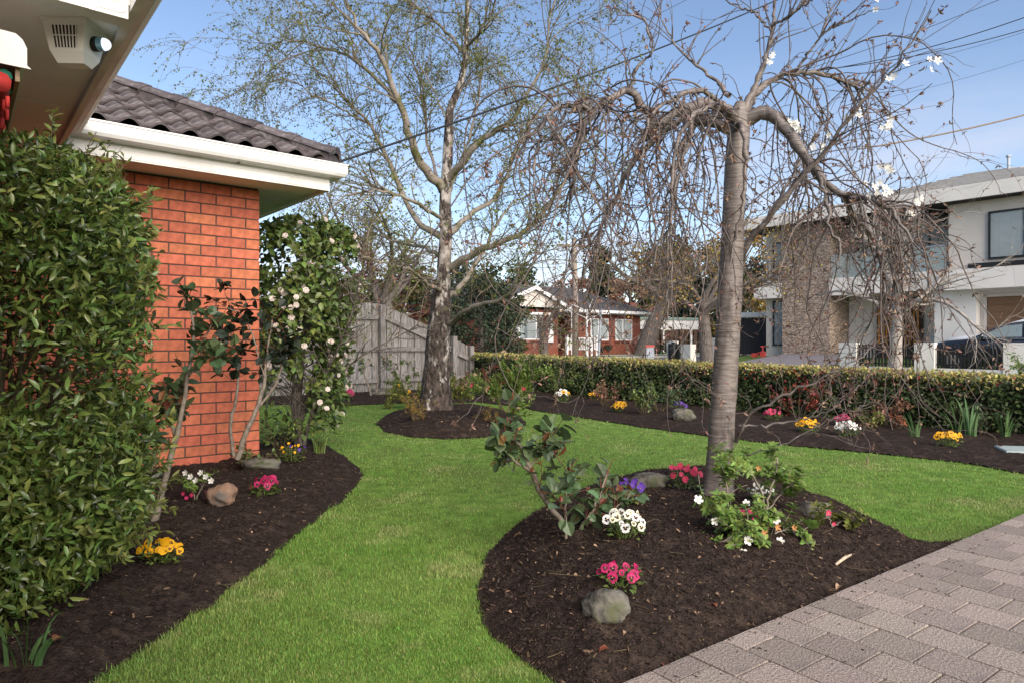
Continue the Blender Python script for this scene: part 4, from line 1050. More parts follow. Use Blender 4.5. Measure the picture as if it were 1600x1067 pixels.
for k in range(16):
    t = (k + .4) / 16; a = e0 + (t0 - e0) * t; b_ = e1 + (t1 - e1) * t; rc.box(a + nrm * .004, b_ - a, nrm * .03, (V * .25 + Z * .1) * .3)
rc.build('tile_courses', m_fartile, rfar, kind='stuff')
for (a, b_) in ((t0, e0), (t1, e1)):
    mb = MB(); mb.tube([a + Z * .03, b_ + Z * .03], .1, 6); mb.build('hip_cap', m_fartile, rfar)
mb = MB(); mb.tube([t0 + Z * .03, t1 + Z * .03], .1, 6); mb.build('ridge_cap', m_fartile, rfar)
gb_ = MB(); gb_.prism([K(G0 - .3, -1.55, EV + .12), K(G1 + .3, -1.55, EV + .12), K(gm, -1.55, EV + 1.08)], V * .1); gb_.build('gable_board', m_rendergrey, fh)
bg_ = MB()
for (a, b_) in ((g0, gt0), (g1, gt0)):
    d_ = b_ - a; bg_.box(a - V * .03 - Z * .1, d_, V * .06, Z * .2)
bg_.build('bargeboard', m_farwhite, fh)
kbox('gutter', m_farwhite, -.6, G0 - .4, -.62, -.48, EV, EV + .16)
kbox('fascia', m_farwhite, -.5, G0 - .4, -.47, -.40, EV - .06, EV + .1)
def kwin(s0, s1, d, z0, z1, mull=()):
    f = MB(); fr = .07; w = FL * (s1 - s0)
    f.box(K(s0, d - .05, z0), w, V * .07, Z * fr); f.box(K(s0, d - .05, z1 - fr), w, V * .07, Z * fr)
    for m in (s0, s1 - fr) + tuple(mull): f.box(K(m, d - .048, z0 + fr), FL * fr, V * .066, Z * (z1 - z0 - 2 * fr))
    o = f.build('window', m_farwhite, fh)
    g = MB(); g.box(K(s0 + fr, d - .03, z0 + fr), FL * (s1 - s0 - 2 * fr), V * .01, Z * (z1 - z0 - 2 * fr)); g.build('pane', m_glass, o)
    ns = max(4, int((s1 - s0) / .12)); c = MB()
    for k in range(ns):
        if k in (ns // 2, ns // 2 + 1) and len(mull) == 2: continue
        c.box(K(s0 + fr + k * (s1 - s0 - 2 * fr) / ns, d - .012 - .006 * (k % 2), z0 + fr), FL * ((s1 - s0 - 2 * fr) / ns), V * .005, Z * (z1 - z0 - 2 * fr))
    c.build('curtain', m_curtain, o)
    dk = MB(); dk.box(K(s0 + fr, d - .004, z0 + fr), FL * (s1 - s0 - 2 * fr), V * .003, Z * (z1 - z0 - 2 * fr)); dk.build('dark_room', m_dark_in, o)
    sl = MB(); sl.box(K(s0 - .08, d - .1, z0 - .09), FL * (s1 - s0 + .16), V * .1, Z * .088); sl.build('sill', m_redbrick, o)
kwin(kpx(848, -1.2), kpx(799, -1.2), -1.2, .98, 2.3, (kpx(838, -1.2), kpx(811, -1.2)))
kbox('window_head', m_farwhite, kpx(858, -1.2), kpx(797, -1.2), -1.4, -1.21, 2.33, 2.46)
kbox('shutter', m_farwhite, kpx(864, -1.2), kpx(856, -1.2), -1.24, -1.205, .85, 2.35); kbox('shutter', m_farwhite, kpx(795, -1.2), kpx(787, -1.2), -1.24, -1.205, .85, 2.0)
kwin(kpx(950), kpx(922), 0, .95, 2.3, (kpx(935),)); kwin(kpx(987), kpx(961), 0, .95, 2.3, (kpx(973),))
dr_ = kbox('entry_door', m_dark_in, kpx(892, 1.6), kpx(880, 1.6), 1.55, 1.595, .4, 2.4); kbox('door_frame', m_farwhite, kpx(887, 1.6), kpx(886, 1.6), 1.5, 1.548, .4, 2.4, dr_)
kbox('porch_base', m_redbrick, kpx(932, -1.3), kpx(887, -1.3), -1.3, -.002, -.3, .38)
bl_ = kbox('balustrade', m_farwhite, kpx(933, -1.3), kpx(886, -1.3), -1.32, -1.26, 1.05, 1.12)
kbox('bottom_rail', m_farwhite, kpx(933, -1.3), kpx(886, -1.3), -1.32, -1.26, .42, .48, bl_)
s_ = kpx(932, -1.3)
while s_ < kpx(887, -1.3): kbox('baluster', m_farwhite, s_, s_ + .055, -1.31, -1.27, .481, 1.049, bl_); s_ += .125
for q in (933, 925, 887): kbox('newel_post', m_farwhite, kpx(q, -1.3), kpx(q, -1.3) + .12, -1.36, -1.22, -.1, 1.25, bl_)
for q in (792, 822): kbox('vent_brick', m_dark_in, kpx(q, -1.2), kpx(q, -1.2) - .22, -1.215, -1.203, .1, .24)
ch_ = kbox('chimney', m_redbrick, kpx(995, 3), kpx(986, 3), 3, 3.6, EV + .2, EV + 1.05)

# ---------------- carport and slatted fence beyond the street tree
cp0 = VN(30.5, 36.0)
cp = thing('carport', 'low white edged carport with brown slatted screen beside the bungalow', 'carport', cp0)
def X2(px, py, Y): return P(px, py, Y)
def qbox(name, mat, pa, pb, Y, th, parent, w=None):
    a = P(pa[0], pb[1], Y); b_ = P(pb[0], pa[1], Y); mb = MB(); mb.box(a, [b_[0] - a[0], (b_[0] - a[0]) * .35, 0], [0, th, 0], [0, 0, b_[2] - a[2]]); return mb.build(name, mat, parent)
qbox('fascia', m_farwhite, (1000, 499), (1108, 514), 47.5, .3, cp)
qbox('roof_sheet', m_green_sheet, (999, 495), (1110, 499), 47.4, 5, cp)
for k in range(14):
    x = 1003 + k * 7.4; qbox('slat', m_slat, (x, 515), (x + 6.0, 549), 47.8, .06, cp)
qbox('back_wall', m_dark_in, (1000, 516), (1108, 549), 50.5, .1, cp)
for x in (1036, 1079): qbox('post', m_farwhite, (x, 514), (x + 3, 550), 47.3, .12, cp)

# ---------------- street furniture
def gpt(px, Y): x = (px - 800) * Y / FPX; return np.array([x, Y, float(gz(x, Y))])
b0 = gpt(899, 38.1); top = P(897, 372, 38.1)
up_ = thing('utility_pole', 'tall weathered timber utility pole in front of the bungalow', 'pole', b0)
mb = MB(); mb.tube([b0 - Z * .2, b0 * [1, 1, 0] + Z * 3.5, [top[0], top[1], top[2]]], [.19, .165, .13], 12); mb.build('pole', m_pole, up_, smooth=True)
mb = MB(); mb.box([top[0] - 1.0, top[1] - .15, top[2] - .5], [2.0, .25, 0], [.01, .12, 0], Z * .13); mb.build('crossarm', m_pole, up_)
for k in (-.8, -.3, .3, .8):
    p_ = np.array([top[0] + k, top[1] - .05 + k * .12, top[2] - .37]); mb = MB(); mb.tube([p_, p_ + Z * .16], [.05, .035], 8); mb.build('insulator', m_farwhite, up_)
mb = MB(); mb.tube([b0 + [-.22, -.02, 0], b0 + [-.22, -.02, 3.4]], .035, 6); mb.build('conduit', m_farwhite, up_)
s0_ = gpt(935, 33.0)
ss = thing('street_sign', 'slim grey street sign pole with small white name blade', 'sign', s0_)
mb = MB(); mb.tube([s0_, P(939, 484, 33.0)], .06, 8); mb.build('pole', m_steel, ss)
a = P(938, 491, 32.95); b_ = P(952, 487, 33.3); mb = MB(); mb.box(a, [b_[0] - a[0], b_[1] - a[1], 0.02], [0, .02, 0], Z * .17); bld = mb.build('blade', m_farwhite, ss)
for k in range(4):
    mb = MB(); q = a + (b_ - a) * (.14 + .2 * k); mb.box(q + [0, -.006, .045 - q[2] + a[2] + .01 * k * 0], [(b_[0] - a[0]) * (.1 + .03 * (k % 2)), (b_[1] - a[1]) * .1, 0], [0, .004, 0], Z * .08); mb.build('letter', m_black, bld)
p0 = gpt(1015, 38.0)
pp = thing('service_pillar', 'short grey service pillar with red cap on the far verge', 'pillar', p0)
mb = MB(); frus(mb, p0 + Z * .05, np.array([1., 0, 0]), np.array([0, 1., 0]), .24, .2, .2, .18, -.1, .58); mb.build('body', m_steel, pp)
mb = MB(); frus(mb, p0 + Z * .05, np.array([1., 0, 0]), np.array([0, 1., 0]), .26, .22, .22, .2, .582, .70); mb.build('cap', m_redpaint, pp)
c0_ = FO + FL * kpx(992) - V * .6; c0_[2] = fzg
wc = thing('chair', 'pale timber garden chair against the bungalow wall', 'chair', c0_)
for (dx_, h_) in ((-.2, 1.25), (.2, 1.25)):
    mb = MB(); mb.box(c0_ + U * dx_ + V * .1, U * .06, V * .05, Z * h_); mb.build('leg', m_soffit, wc)
    mb = MB(); mb.box(c0_ + U * dx_ - V * .35, U * .06, V * .05, Z * .5); mb.build('leg', m_soffit, wc)
for h_ in (.47, .75, .98, 1.18):
    mb = MB(); d_ = .5 if h_ < .5 else .03; mb.box(c0_ + U * -.13 - V * (.3 if h_ < .5 else -.11) + Z * h_, U * .32, V * (d_ if h_ < .5 else .03), Z * (.05 if h_ < .5 else .1)); mb.build('seat' if h_ < .5 else 'back_slat', m_soffit, wc)
# toddler toys on the neighbour's lawn
t0_ = VN(16.6, 28.6)
tr = thing('tricycle', 'small red tricycle on the lawn beside the two storey house', 'tricycle', t0_)
for (dx_, r_) in ((-.2, .1), (.22, .15)):
    for sd_ in ((-.12, .12) if dx_ < 0 else (0,)):
        mb = MB(); c_ = t0_ + HR * dx_ + HN * sd_ + Z * r_; mb.tube([c_ - HN * .025, c_ + HN * .025], r_, 12); mb.build('wheel', m_redpaint, tr)
mb = MB(); mb.tube([t0_ + HR * -.2 + Z * .11, t0_ + Z * .22, t0_ + HR * .22 + Z * .3, t0_ + HR * .2 + Z * .5], .022, 6); mb.build('frame', m_redpaint, tr)
mb = MB(); mb.tube([t0_ + HR * .2 - HN * .16 + Z * .5, t0_ + HR * .2 + HN * .16 + Z * .5], .02, 6); mb.build('handlebar', m_redpaint, tr)

# ---------------- overhead cables
def cable(label, a, b_, sag, r, mat, grp='overhead cables'):
    a = np.asarray(a); b_ = np.asarray(b_); t = np.linspace(0, 1, 40)
    pts = a + (b_ - a) * t[:, None]; pts[:, 2] -= sag * 4 * t * (1 - t)
    mb = MB(); mb.tube(pts, r, 6); o = mb.build('overhead_cable', mat, None, smooth=True, org0=a); props(o, label, 'cable', grp)
cable('thick black service cable running up from the tiled roof corner', P(512, 259, 6.15), P(1345, -62, 15.5), .16, .011, m_cable)
cable('thin wire crossing the birch crown high above the roof', P(455, 240, 26), P(1010, -20, 26), .25, .012, m_cable)
cable('thin lower wire crossing behind the birch below the thick cable', P(470, 262, 30), P(1130, -30, 30), .4, .010, m_cable)
cable('uppermost thin wire at the right above the cherry', P(1230, 118, 30), P(1660, -42, 30), .2, .013, m_cable)
cable('dark paired wire rising steeply to the right edge', P(1270, 112, 28), P(1680, -2, 22), .3, .016, m_cable)
cable('dark paired wire rising gently to the right edge', P(1270, 110, 26), P(1680, 21, 24), .3, .016, m_cable)
cable('faint thin wire just under the paired wires', P(1330, 118, 40), P(1690, 20, 40), .3, .011, m_cable)
cable('faint lowest thin wire over the neighbouring roof', P(1360, 158, 45), P(1690, 62, 45), .3, .010, m_cable)
cable('tan service cable falling towards the cherry from the right edge', P(1340, 233, 18), P(1680, 157, 20), .12, .022, m_cable_tan)
# ================================================================== TREES
def grow(P0, D0, L, n, grav, wig, upb=0.0):
    """batch of twigs bending under their weight: returns (N,n,3)"""
    k = len(P0); pos = P0.copy(); d = unit(D0.copy()); out = [pos.copy()]
    st = (L / (n - 1))[:, None]; ph = rng.normal(size=(k, 3))
    for i in range(n - 1):
        ph = 0.6 * ph + rng.normal(size=(k, 3)) * 0.8
        d = unit(d + ph * wig + np.array([0, 0, upb]) - np.outer(np.broadcast_to(grav, (k,)), [0, 0, 1]))
        pos = pos + d * st; out.append(pos.copy())
    return np.stack(out, 1)
def along(limbs, n, tmin=0.2, tmax=1.0, wts=None):
    """n random points on limbs [(pts(m,3), rad(m))]: position, tangent, radius, t"""
    ln = np.array([np.linalg.norm(np.diff(l[0], axis=0), axis=1).sum() for l in limbs]) if wts is None else np.asarray(wts, float)
    which = rng.choice(len(limbs), n, p=ln / ln.sum()); t = tmin + (tmax - tmin) * rng.random(n)
    p = np.zeros((n, 3)); tg = np.zeros((n, 3)); r = np.zeros(n)
    for i in range(n):
        q, rr_ = limbs[which[i]]; m = len(q); f = t[i] * (m - 1); a = min(int(f), m - 2); u = f - a
        p[i] = q[a] * (1 - u) + q[a + 1] * u; tg[i] = q[a + 1] - q[a]; r[i] = rr_[a] * (1 - u) + rr_[a + 1] * u
    return p, unit(tg), r, t
def as_limbs(Pn, Rn): return [(Pn[i], Rn[i]) for i in range(len(Pn))]
def perp(tg, spread):
    d = rng.normal(size=tg.shape); d -= (d * tg).sum(1, keepdims=True) * tg
    return unit(tg * np.cos(spread)[:, None] + unit(d) * np.sin(spread)[:, None])

def traced(limb, Y0, n=26, wob=0.0):
    """limb: [(px,py,dY,radius m)]"""
    q = np.array([[*P(a, b_, Y0 + dy), r_] for a, b_, dy, r_ in limb])
    q = resample(q, n)
    if wob: q[1:-1, :3] += rng.normal(size=(n - 2, 3)) * wob
    return q[:, :3], q[:, 3]

# ---------------- weeping cherry in the driveway bed
YC = 4.05
cz = float(bed_z('cherry', np.array([P(1122, 780, YC)[0]]), np.array([YC]))[0])
cb = P(1122, 780, YC); cb[2] = cz
cherry = thing('weeping_cherry_tree', 'grafted weeping cherry tree with bare arching branches and pinkish buds', 'tree', cb)
tp = [(1119, 800, 0, .165), (1121, 775, 0, .098), (1124, 720, 0, .092), (1131, 620, 0, .090), (1136, 540, 0, .088), (1141, 450, 0, .086), (1145, 360, 0, .080), (1149, 280, 0, .080), (1153, 220, 0, .088), (1155, 180, .0, .085), (1157, 160, .0, .05)]
tq = np.array([[*P(a, b_, YC + d_), r_] for a, b_, d_, r_ in tp]); tq[0, 2] = cz - .05; tq[1:, 3] *= .92 * np.r_[1.12, .93, .88, .87, .87, .86, .86, .8, .72, .62]
Vt, Ft = trunk(tq[:, :3], tq[:, 3], 110, 30, 0.11, 3.4, 0.08, 3)
mesh_np('trunk', Vt, Ft, m_cherry, cherry, smooth=True)
CL = [
 [(1150, 190, 0, .072), (1118, 163, -.05, .056), (1075, 168, -.12, .05), (1035, 190, -.2, .046), (1010, 212, -.25, .045), (1018, 190, -.3, .043), (1004, 166, -.35, .04), (985, 143, -.4, .036), (958, 149, -.45, .032), (928, 172, -.5, .028), (908, 212, -.52, .022), (898, 262, -.55, .016), (893, 310, -.55, .010)],
 [(1148, 205, 0, .06), (1105, 190, .05, .048), (1066, 185, .1, .04), (1030, 212, .15, .034), (1003, 235, .2, .030), (982, 262, .22, .026), (968, 300, .25, .022), (950, 335, .28, .018), (930, 380, .3, .014), (912, 430, .3, .009)],
 [(926, 175, -.5, .024), (900, 166, -.62, .022), (876, 166, -.7, .019), (856, 182, -.75, .016), (842, 215, -.8, .013), (834, 270, -.82, .009)],
 [(930, 172, -.5, .016), (888, 178, -.4, .014), (868, 205, -.35, .012), (862, 260, -.3, .008)],
 [(1160, 190, 0, .075), (1195, 178, -.06, .058), (1232, 205, -.12, .05), (1256, 240, -.16, .045), (1280, 275, -.2, .04), (1312, 300, -.22, .033), (1345, 307, -.25, .028), (1374, 318, -.25, .022), (1388, 350, -.25, .017), (1392, 400, -.28, .012), (1405, 460, -.3, .008)],
 [(1268, 258, -.18, .028), (1285, 292, -.25, .022), (1295, 330, -.3, .019), (1296, 358, -.32, .016), (1312, 380, -.34, .013), (1308, 420, -.36, .009)],
 [(1318, 303, -.22, .028), (1334, 335, -.15, .024), (1358, 362, -.1, .021), (1374, 395, -.08, .017), (1380, 445, -.05, .013), (1376, 500, 0, .008)],
 [(1335, 308, -.24, .022), (1365, 312, -.4, .018), (1398, 335, -.5, .014), (1425, 385, -.55, .010), (1432, 440, -.55, .006)],
 [(1160, 180, 0, .05), (1183, 143, .1, .038), (1218, 119, .2, .031), (1262, 112, .3, .026), (1312, 122, .35, .02), (1338, 140, .4, .015), (1350, 180, .42, .010)],
 [(1163, 392, 0, .034), (1190, 352, -.1, .028), (1235, 298, -.22, .025), (1288, 240, -.35, .022), (1312, 205, -.42, .018), (1345, 165, -.5, .013), (1400, 105, -.6, .009), (1455, 16, -.7, .004)],
 [(1166, 382, 0, .024), (1205, 330, .1, .018), (1240, 272, .15, .014), (1262, 232, .2, .010), (1290, 190, .22, .007)],
 [(1160, 175, 0, .045), (1182, 130, 0, .03), (1196, 92, 0, .023), (1205, 55, .02, .02), (1210, 20, .05, .016), (1213, -30, .08, .012)],
 [(1206, 40, .02, .015), (1232, 26, -.1, .012), (1255, 8, -.15, .009), (1275, -10, -.2, .006)],
 [(1204, 48, .02, .012), (1180, 22, .1, .010), (1150, 8, .2, .007), (1120, -6, .25, .005)],
 [(1240, 118, .2, .017), (1262, 85, .1, .014), (1285, 55, .05, .011), (1312, 38, 0, .008), (1362, 18, -.1, .004)],
 [(1285, 55, .05, .010), (1292, 25, .1, .007), (1302, -10, .1, .005)],
 [(1140, 150, 0, .025), (1108, 118, .1, .018), (1075, 92, .2, .013), (1048, 60, .25, .010), (1028, 15, .3, .007), (1015, -20, .3, .004)],
 [(986, 143, -.4, .018), (994, 108, -.42, .015), (1016, 84, -.45, .012), (1016, 60, -.48, .010), (1000, 28, -.5, .008), (978, 22, -.52, .006), (950, 40, -.55, .005), (933, 56, -.58, .003)],
 [(1150, 690, -.05, .018), (1170, 648, -.2, .014), (1215, 622, -.3, .011), (1280, 592, -.4, .008), (1345, 558, -.5, .005), (1400, 520, -.5, .003)],
 [(1155, 664, -.05, .012), (1215, 662, -.15, .010), (1278, 648, -.25, .008), (1322, 620, -.3, .006), (1365, 575, -.35, .004)],
 [(1160, 712, -.06, .008), (1215, 695, -.2, .006), (1290, 660, -.3, .004), (1360, 628, -.35, .003)],
 # limbs that arch away from and towards the drive
 [(1150, 200, 0, .05), (1125, 178, .35, .04), (1092, 190, .6, .032), (1068, 225, .75, .025), (1058, 290, .8, .017), (1052, 370, .82, .010)],
 [(1155, 195, 0, .05), (1185, 172, .4, .04), (1225, 185, .7, .03), (1252, 235, .85, .022), (1262, 310, .9, .013), (1262, 390, .9, .008)],
 [(1150, 190, 0, .045), (1130, 165, -.3, .034), (1090, 175, -.5, .028), (1062, 215, -.6, .022), (1052, 270, -.62, .015), (1049, 350, -.62, .010), (1050, 450, -.62, .006)],
 [(1152, 188, -.03, .03), (1100, 143, -.3, .024), (1060, 150, -.42, .02), (1022, 176, -.5, .015), (1006, 220, -.52, .011), (1000, 290, -.52, .007)],
 [(1150, 195, -.05, .035), (1160, 200, -.16, .026), (1166, 250, -.2, .02), (1160, 320, -.2, .016), (1148, 372, -.17, .012), (1138, 420, -.15, .008)],
 [(1085, 166, -.1, .03), (1078, 205, -.15, .022), (1064, 260, -.2, .016), (1046, 330, -.22, .012), (1043, 420, -.22, .009), (1044, 500, -.22, .006)],
 [(1090, 190, 0.1, .022), (1060, 240, 0, .017), (1050, 300, -.05, .013), (1030, 380, -.1, .009), (1010, 450, -.1, .006)],
]
limbs = [traced(l, YC, 28, 0.006) for l in CL]
Vs = [];
Pn = np.stack([l[0] for l in limbs]); Rn = np.stack([l[1] for l in limbs])
jit = 1 + 0.15 * rng.normal(size=Rn.shape)
def each_tube(name, Pn, Rn, k, mat, parent):      # every limb a part of its own
    for a in range(len(Pn)):
        v_, f_ = tubes(Pn[a:a + 1], Rn[a:a + 1], k); mesh_np(name, v_, [f_], mat, parent, smooth=True)
Rn = Rn * .60; limbs = [(limbs[a][0], Rn[a]) for a in range(len(limbs))]
each_tube('limb', Pn, Rn * np.clip(jit, .75, 1.35), 9, m_cherry, cherry)
weep = [limbs[i] for i in (0, 1, 2, 3, 4, 5, 6, 7, 8, 21, 22, 23, 24, 0, 1, 2)]
upr = [limbs[i] for i in (8, 9, 10, 11, 12, 13, 14, 15, 16, 17, 10, 4, 0)]
# hanging canes
n1 = 185
p, tg, r, t = along(weep, n1, .22, 1.0)
out = p - np.array([cb[0], cb[1], 0]); out[:, 2] = 0; out = unit(out)
d0 = unit(tg * 0.35 + out * 0.22 + rng.normal(size=(n1, 3)) * 0.42 + [0, 0, 0.1])
L1 = np.clip(rng.normal(1.0, .38, n1), .3, 1.75); L1 = np.minimum(L1, np.maximum(p[:, 2] - 0.75, 0.3) * 1.25)
W1 = grow(p, d0, L1, 22, 0.32, 0.20)
R1 = np.linspace(1, .3, 22)[None] * np.clip(r * .6, .0028, .006)[:, None]
w1 = as_limbs(W1, R1)
# crooked side twigs
n2 = 1400
p, tg, r, t = along(w1 + weep * 2, n2, .1, 1.0)
d0 = perp(tg, rng.uniform(.5, 1.3, n2)); L2 = rng.uniform(.08, .42, n2)
W2 = grow(p, d0, L2, 9, 0.13, 0.33); R2 = np.linspace(1, .4, 9)[None] * np.clip(r * .6, .0017, .004)[:, None]
# upright shoots of the stock
n3 = 230
p, tg, r, t = along(upr, n3, .3, 1.0); d0 = unit(perp(tg, rng.uniform(.3, 1.0, n3)) + [0, 0, .55]); L3 = rng.uniform(.12, .6, n3)
W3 = grow(p, d0, L3, 9, -0.02, 0.15); R3 = np.linspace(1, .4, 9)[None] * np.clip(r * .5, .0018, .004)[:, None]
# spurs along the low suckers
p, tg, r, t = along([limbs[i] for i in (18, 19, 20)], 40, .2, 1.0); W4 = grow(p, perp(tg, rng.uniform(.4, 1.2, 40)), rng.uniform(.1, .45, 40), 9, 0.0, 0.2); R4 = np.full((40, 9), .002) * np.linspace(1, .5, 9)[None]
each_tube('hanging_cane', W1, R1, 5, m_twig, cherry)
tw = merge([(a, [b_]) for a, b_ in (tubes(W2, R2, 4), tubes(W3, R3, 4), tubes(W4, R4, 4))])
mesh_np('twigs', tw[0], tw[1], m_twig, cherry, smooth=True, kind='stuff')
allw = as_limbs(W2, R2) + as_limbs(W1, R1) + as_limbs(W3, R3) + as_limbs(W4, R4)
nbud = 3400
p, tg, r, t = along(allw, nbud, .25, 1.0, wts=[1.0] * len(allw))
m_ = rng.integers(2, 6, nbud); idx = np.repeat(np.arange(nbud), m_)
bd_ = unit(tg[idx] * .6 + rng.normal(size=(len(idx), 3)) * .75)
leaf_mesh('buds', T_leaf(.22, .12, -.05), p[idx], bd_, rdir(len(idx)), rng.uniform(.011, .031, len(idx)), m_bud, cherry, 'stuff')
# a few open white blossoms
def blossom_mesh(name, mat, n=5, w=.5, cup=.25, eye=m_eye):
    vs = [(0, 0, 0)]; fs = []
    for k in range(n):
        a = 2 * math.pi * k / n; ca, sa = math.cos(a), math.sin(a)
        pts = [(.12, -.06), (.5, -w * .55), (.85, -w * .5), (1.0, -w * .16), (.95, 0), (1.0, w * .16), (.85, w * .5), (.5, w * .55), (.12, .06)]
        b0_ = len(vs)
        for (x, y) in pts: vs.append((x * ca - y * sa, x * sa + y * ca, cup * x * x + .03 * (k % 2)))
        fs.append(list(range(b0_, b0_ + len(pts))))
    nb0 = len(fs); b0_ = len(vs)
    for k in range(6): vs.append((.14 * math.cos(k * math.pi / 3), .14 * math.sin(k * math.pi / 3), .12))
    vs.append((0, 0, .2)); fs += [[b0_ + k, b0_ + (k + 1) % 6, b0_ + 6] for k in range(6)]
    me = bpy.data.meshes.new(name); me.from_pydata(vs, [], fs); me.update(); me.materials.append(mat); me.materials.append(eye)
    me.polygons.foreach_set('material_index', np.array([0] * nb0 + [1] * 6, np.int32)); return me
def put(me, name, parent, pos, nrm, size, spin=None, mat_world=True):
    o = bpy.data.objects.new(name, me); COL.objects.link(o); o.parent = parent
    q = Vector(nrm).to_track_quat('Z', 'Y'); 
    from mathutils import Quaternion
    q = q @ Quaternion((0, 0, 1), random.uniform(0, 6.28) if spin is None else spin)
    o.rotation_mode = 'QUATERNION'; o.rotation_quaternion = q; o.scale = (size,) * 3
    o.location = tuple(np.asarray(pos) - org(parent)); return o
me_bl = blossom_mesh('blossom', m_pet_white); tpts = np.vstack([W2.reshape(-1, 3), W3.reshape(-1, 3), W1.reshape(-1, 3)])
for (bx, by, dy, k_) in ((1268, 172, -.3, 4), (1290, 170, -.3, 3), (1258, 200, -.2, 3), (1282, 203, -.2, 3), (1395, 222, -.45, 3), (1390, 258, -.4, 4), (1385, 278, -.4, 5), (1372, 290, -.4, 3), (1205, 90, -.05, 2), (1398, 118, -.6, 1), (1470, 108, -.7, 1), (1425, 320, -.4, 3), (1440, 312, -.4, 2), (1385, 8, -.1, 1)):
    q0_ = P(bx, by, YC + dy); bpt = tpts[np.argmin(((tpts - q0_) ** 2).sum(1))]
    for q in range(k_ + 2):
        put(me_bl, 'blossom', cherry, bpt + rng.normal(size=3) * .022 + [0, -.01, -.012], (random.uniform(-.6, .8), -1, random.uniform(-.7, .5)), random.uniform(.017, .023))

# ---------------- silver birch
YB = 9.35
bb_ = P(681, 642, YB); bz = float(bed_z('birch', np.array([bb_[0]]), np.array([YB]))[0]); bb_[2] = bz
birch = thing('silver_birch_tree', 'tall silver birch with peeling bark and small fresh leaves in a round bed', 'tree', bb_)
bt = [(679, 660, 0, .36), (680, 644, 0, .285), (681, 624, 0, .225), (682, 590, 0, .185), (684, 540, 0, .165), (689, 480, 0, .145), (692, 440, 0, .128), (695, 400, 0, .115), (697, 360, 0, .108), (695, 325, 0, .102), (698, 275, 0, .092), (701, 216, 0, .083), (703, 173, 0, .07), (718, 136, 0, .058), (727, 93, 0, .05), (729, 46, 0, .042), (731, -20, 0, .035), (735, -110, .1, .025), (740, -220, .2, .012)]
q = np.array([[*P(a, b_, YB + d_), r_] for a, b_, d_, r_ in bt]); q[0, 2] = bz - .12; q[6:, 3] *= .78
Vt, Ft = trunk(q[:, :3], q[:, 3], 150, 34, 0.16, 3.0, 0.14, 1)
mesh_np('trunk', Vt, Ft, m_birch, birch, smooth=True)
BL = [
 [(694, 296, 0, .085), (668, 268, -.2, .075), (650, 240, -.35, .068), (640, 210, -.5, .06), (626, 166, -.7, .052), (610, 126, -.85, .044), (590, 82, -1, .036), (566, 50, -1.1, .028), (545, 15, -1.2, .02), (530, -40, -1.3, .012)],
 [(623, 160, -.7, .04), (594, 128, -.6, .032), (560, 98, -.4, .026), (520, 78, -.2, .02), (472, 66, 0, .015), (435, 66, .2, .010), (410, 90, .3, .006), (400, 140, .3, .004)],
 [(692, 372, 0, .06), (655, 350, .3, .052), (636, 318, .5, .046), (616, 272, .7, .04), (596, 228, .9, .034), (572, 190, 1.1, .028), (538, 152, 1.3, .021), (498, 112, 1.5, .014), (450, 84, 1.7, .008), (400, 70, 1.8, .005)],
 [(574, 192, 1.1, .022), (530, 168, .9, .018), (490, 148, .7, .013), (450, 124, .5, .009), (418, 134, .4, .006), (395, 172, .3, .004)],
 [(700, 282, 0, .07), (730, 245, -.3, .056), (762, 212, -.5, .046), (796, 192, -.7, .038), (826, 146, -.9, .028), (850, 100, -1, .02), (858, 50, -1.1, .014), (868, -20, -1.2, .008)],
 [(700, 366, 0, .055), (738, 333, .3, .045), (770, 314, .5, .038), (790, 280, .7, .031), (808, 232, .9, .025), (832, 188, 1.1, .019), (862, 150, 1.3, .013), (890, 110, 1.5, .008)],
 [(703, 418, 0, .07), (738, 396, -.3, .058), (775, 382, -.5, .05), (818, 362, -.7, .042), (850, 330, -.9, .034), (880, 288, -1, .026), (900, 238, -1.1, .019), (912, 186, -1.2, .013), (920, 120, -1.3, .007)],
 [(700, 507, 0, .045), (716, 494, -.4, .04), (742, 478, -.7, .034), (782, 467, -1.0, .028), (802, 448, -1.2, .022), (816, 418, -1.4, .016), (846, 396, -1.6, .010), (890, 388, -1.8, .006)],
 [(690, 452, 0, .035), (668, 444, -.5, .028), (640, 420, -.8, .022), (600, 412, -1.2, .016), (560, 394, -1.5, .011), (528, 362, -1.7, .006)],
 [(727, 92, 0, .035), (704, 55, .2, .027), (672, 28, .4, .02), (640, 2, .6, .013), (600, -40, .8, .008)],
 [(728, 78, 0, .03), (748, 52, -.3, .024), (768, 18, -.5, .018), (782, -30, -.7, .010)],
 [(693, 345, 0, .035), (655, 318, -.6, .028), (610, 302, -.9, .022), (562, 300, -1.2, .015), (525, 316, -1.4, .010), (498, 345, -1.5, .005)],
 [(697, 465, 0, .055), (716, 452, .5, .05), (735, 425, .8, .044), (752, 398, 1.0, .036), (775, 352, 1.3, .028), (800, 318, 1.5, .02), (840, 300, 1.8, .012)],
 [(696, 330, 0, .04), (706, 290, .6, .034), (722, 250, .9, .028), (735, 205, 1.2, .021), (748, 150, 1.5, .015), (752, 90, 1.7, .009)],
 [(690, 405, 0, .04), (660, 385, .6, .032), (625, 380, 1.0, .025), (580, 360, 1.4, .018), (545, 325, 1.7, .011), (510, 300, 1.9, .006)],
 [(688, 300, 0, .03), (672, 240, .5, .026), (664, 190, .8, .021), (655, 130, 1.1, .015), (640, 70, 1.4, .009), (632, 10, 1.5, .005)],
]
bl_ = [traced(l, YB, 26, 0.012) for l in BL]
m_blimb = M('birch_limb_bark', (0.20, 0.165, 0.12), 0.85, 0.3, 6, col2=(0.30, 0.26, 0.225), col3=(0.10, 0.10, 0.035), s3=4, bump=0.5, bscale=30)
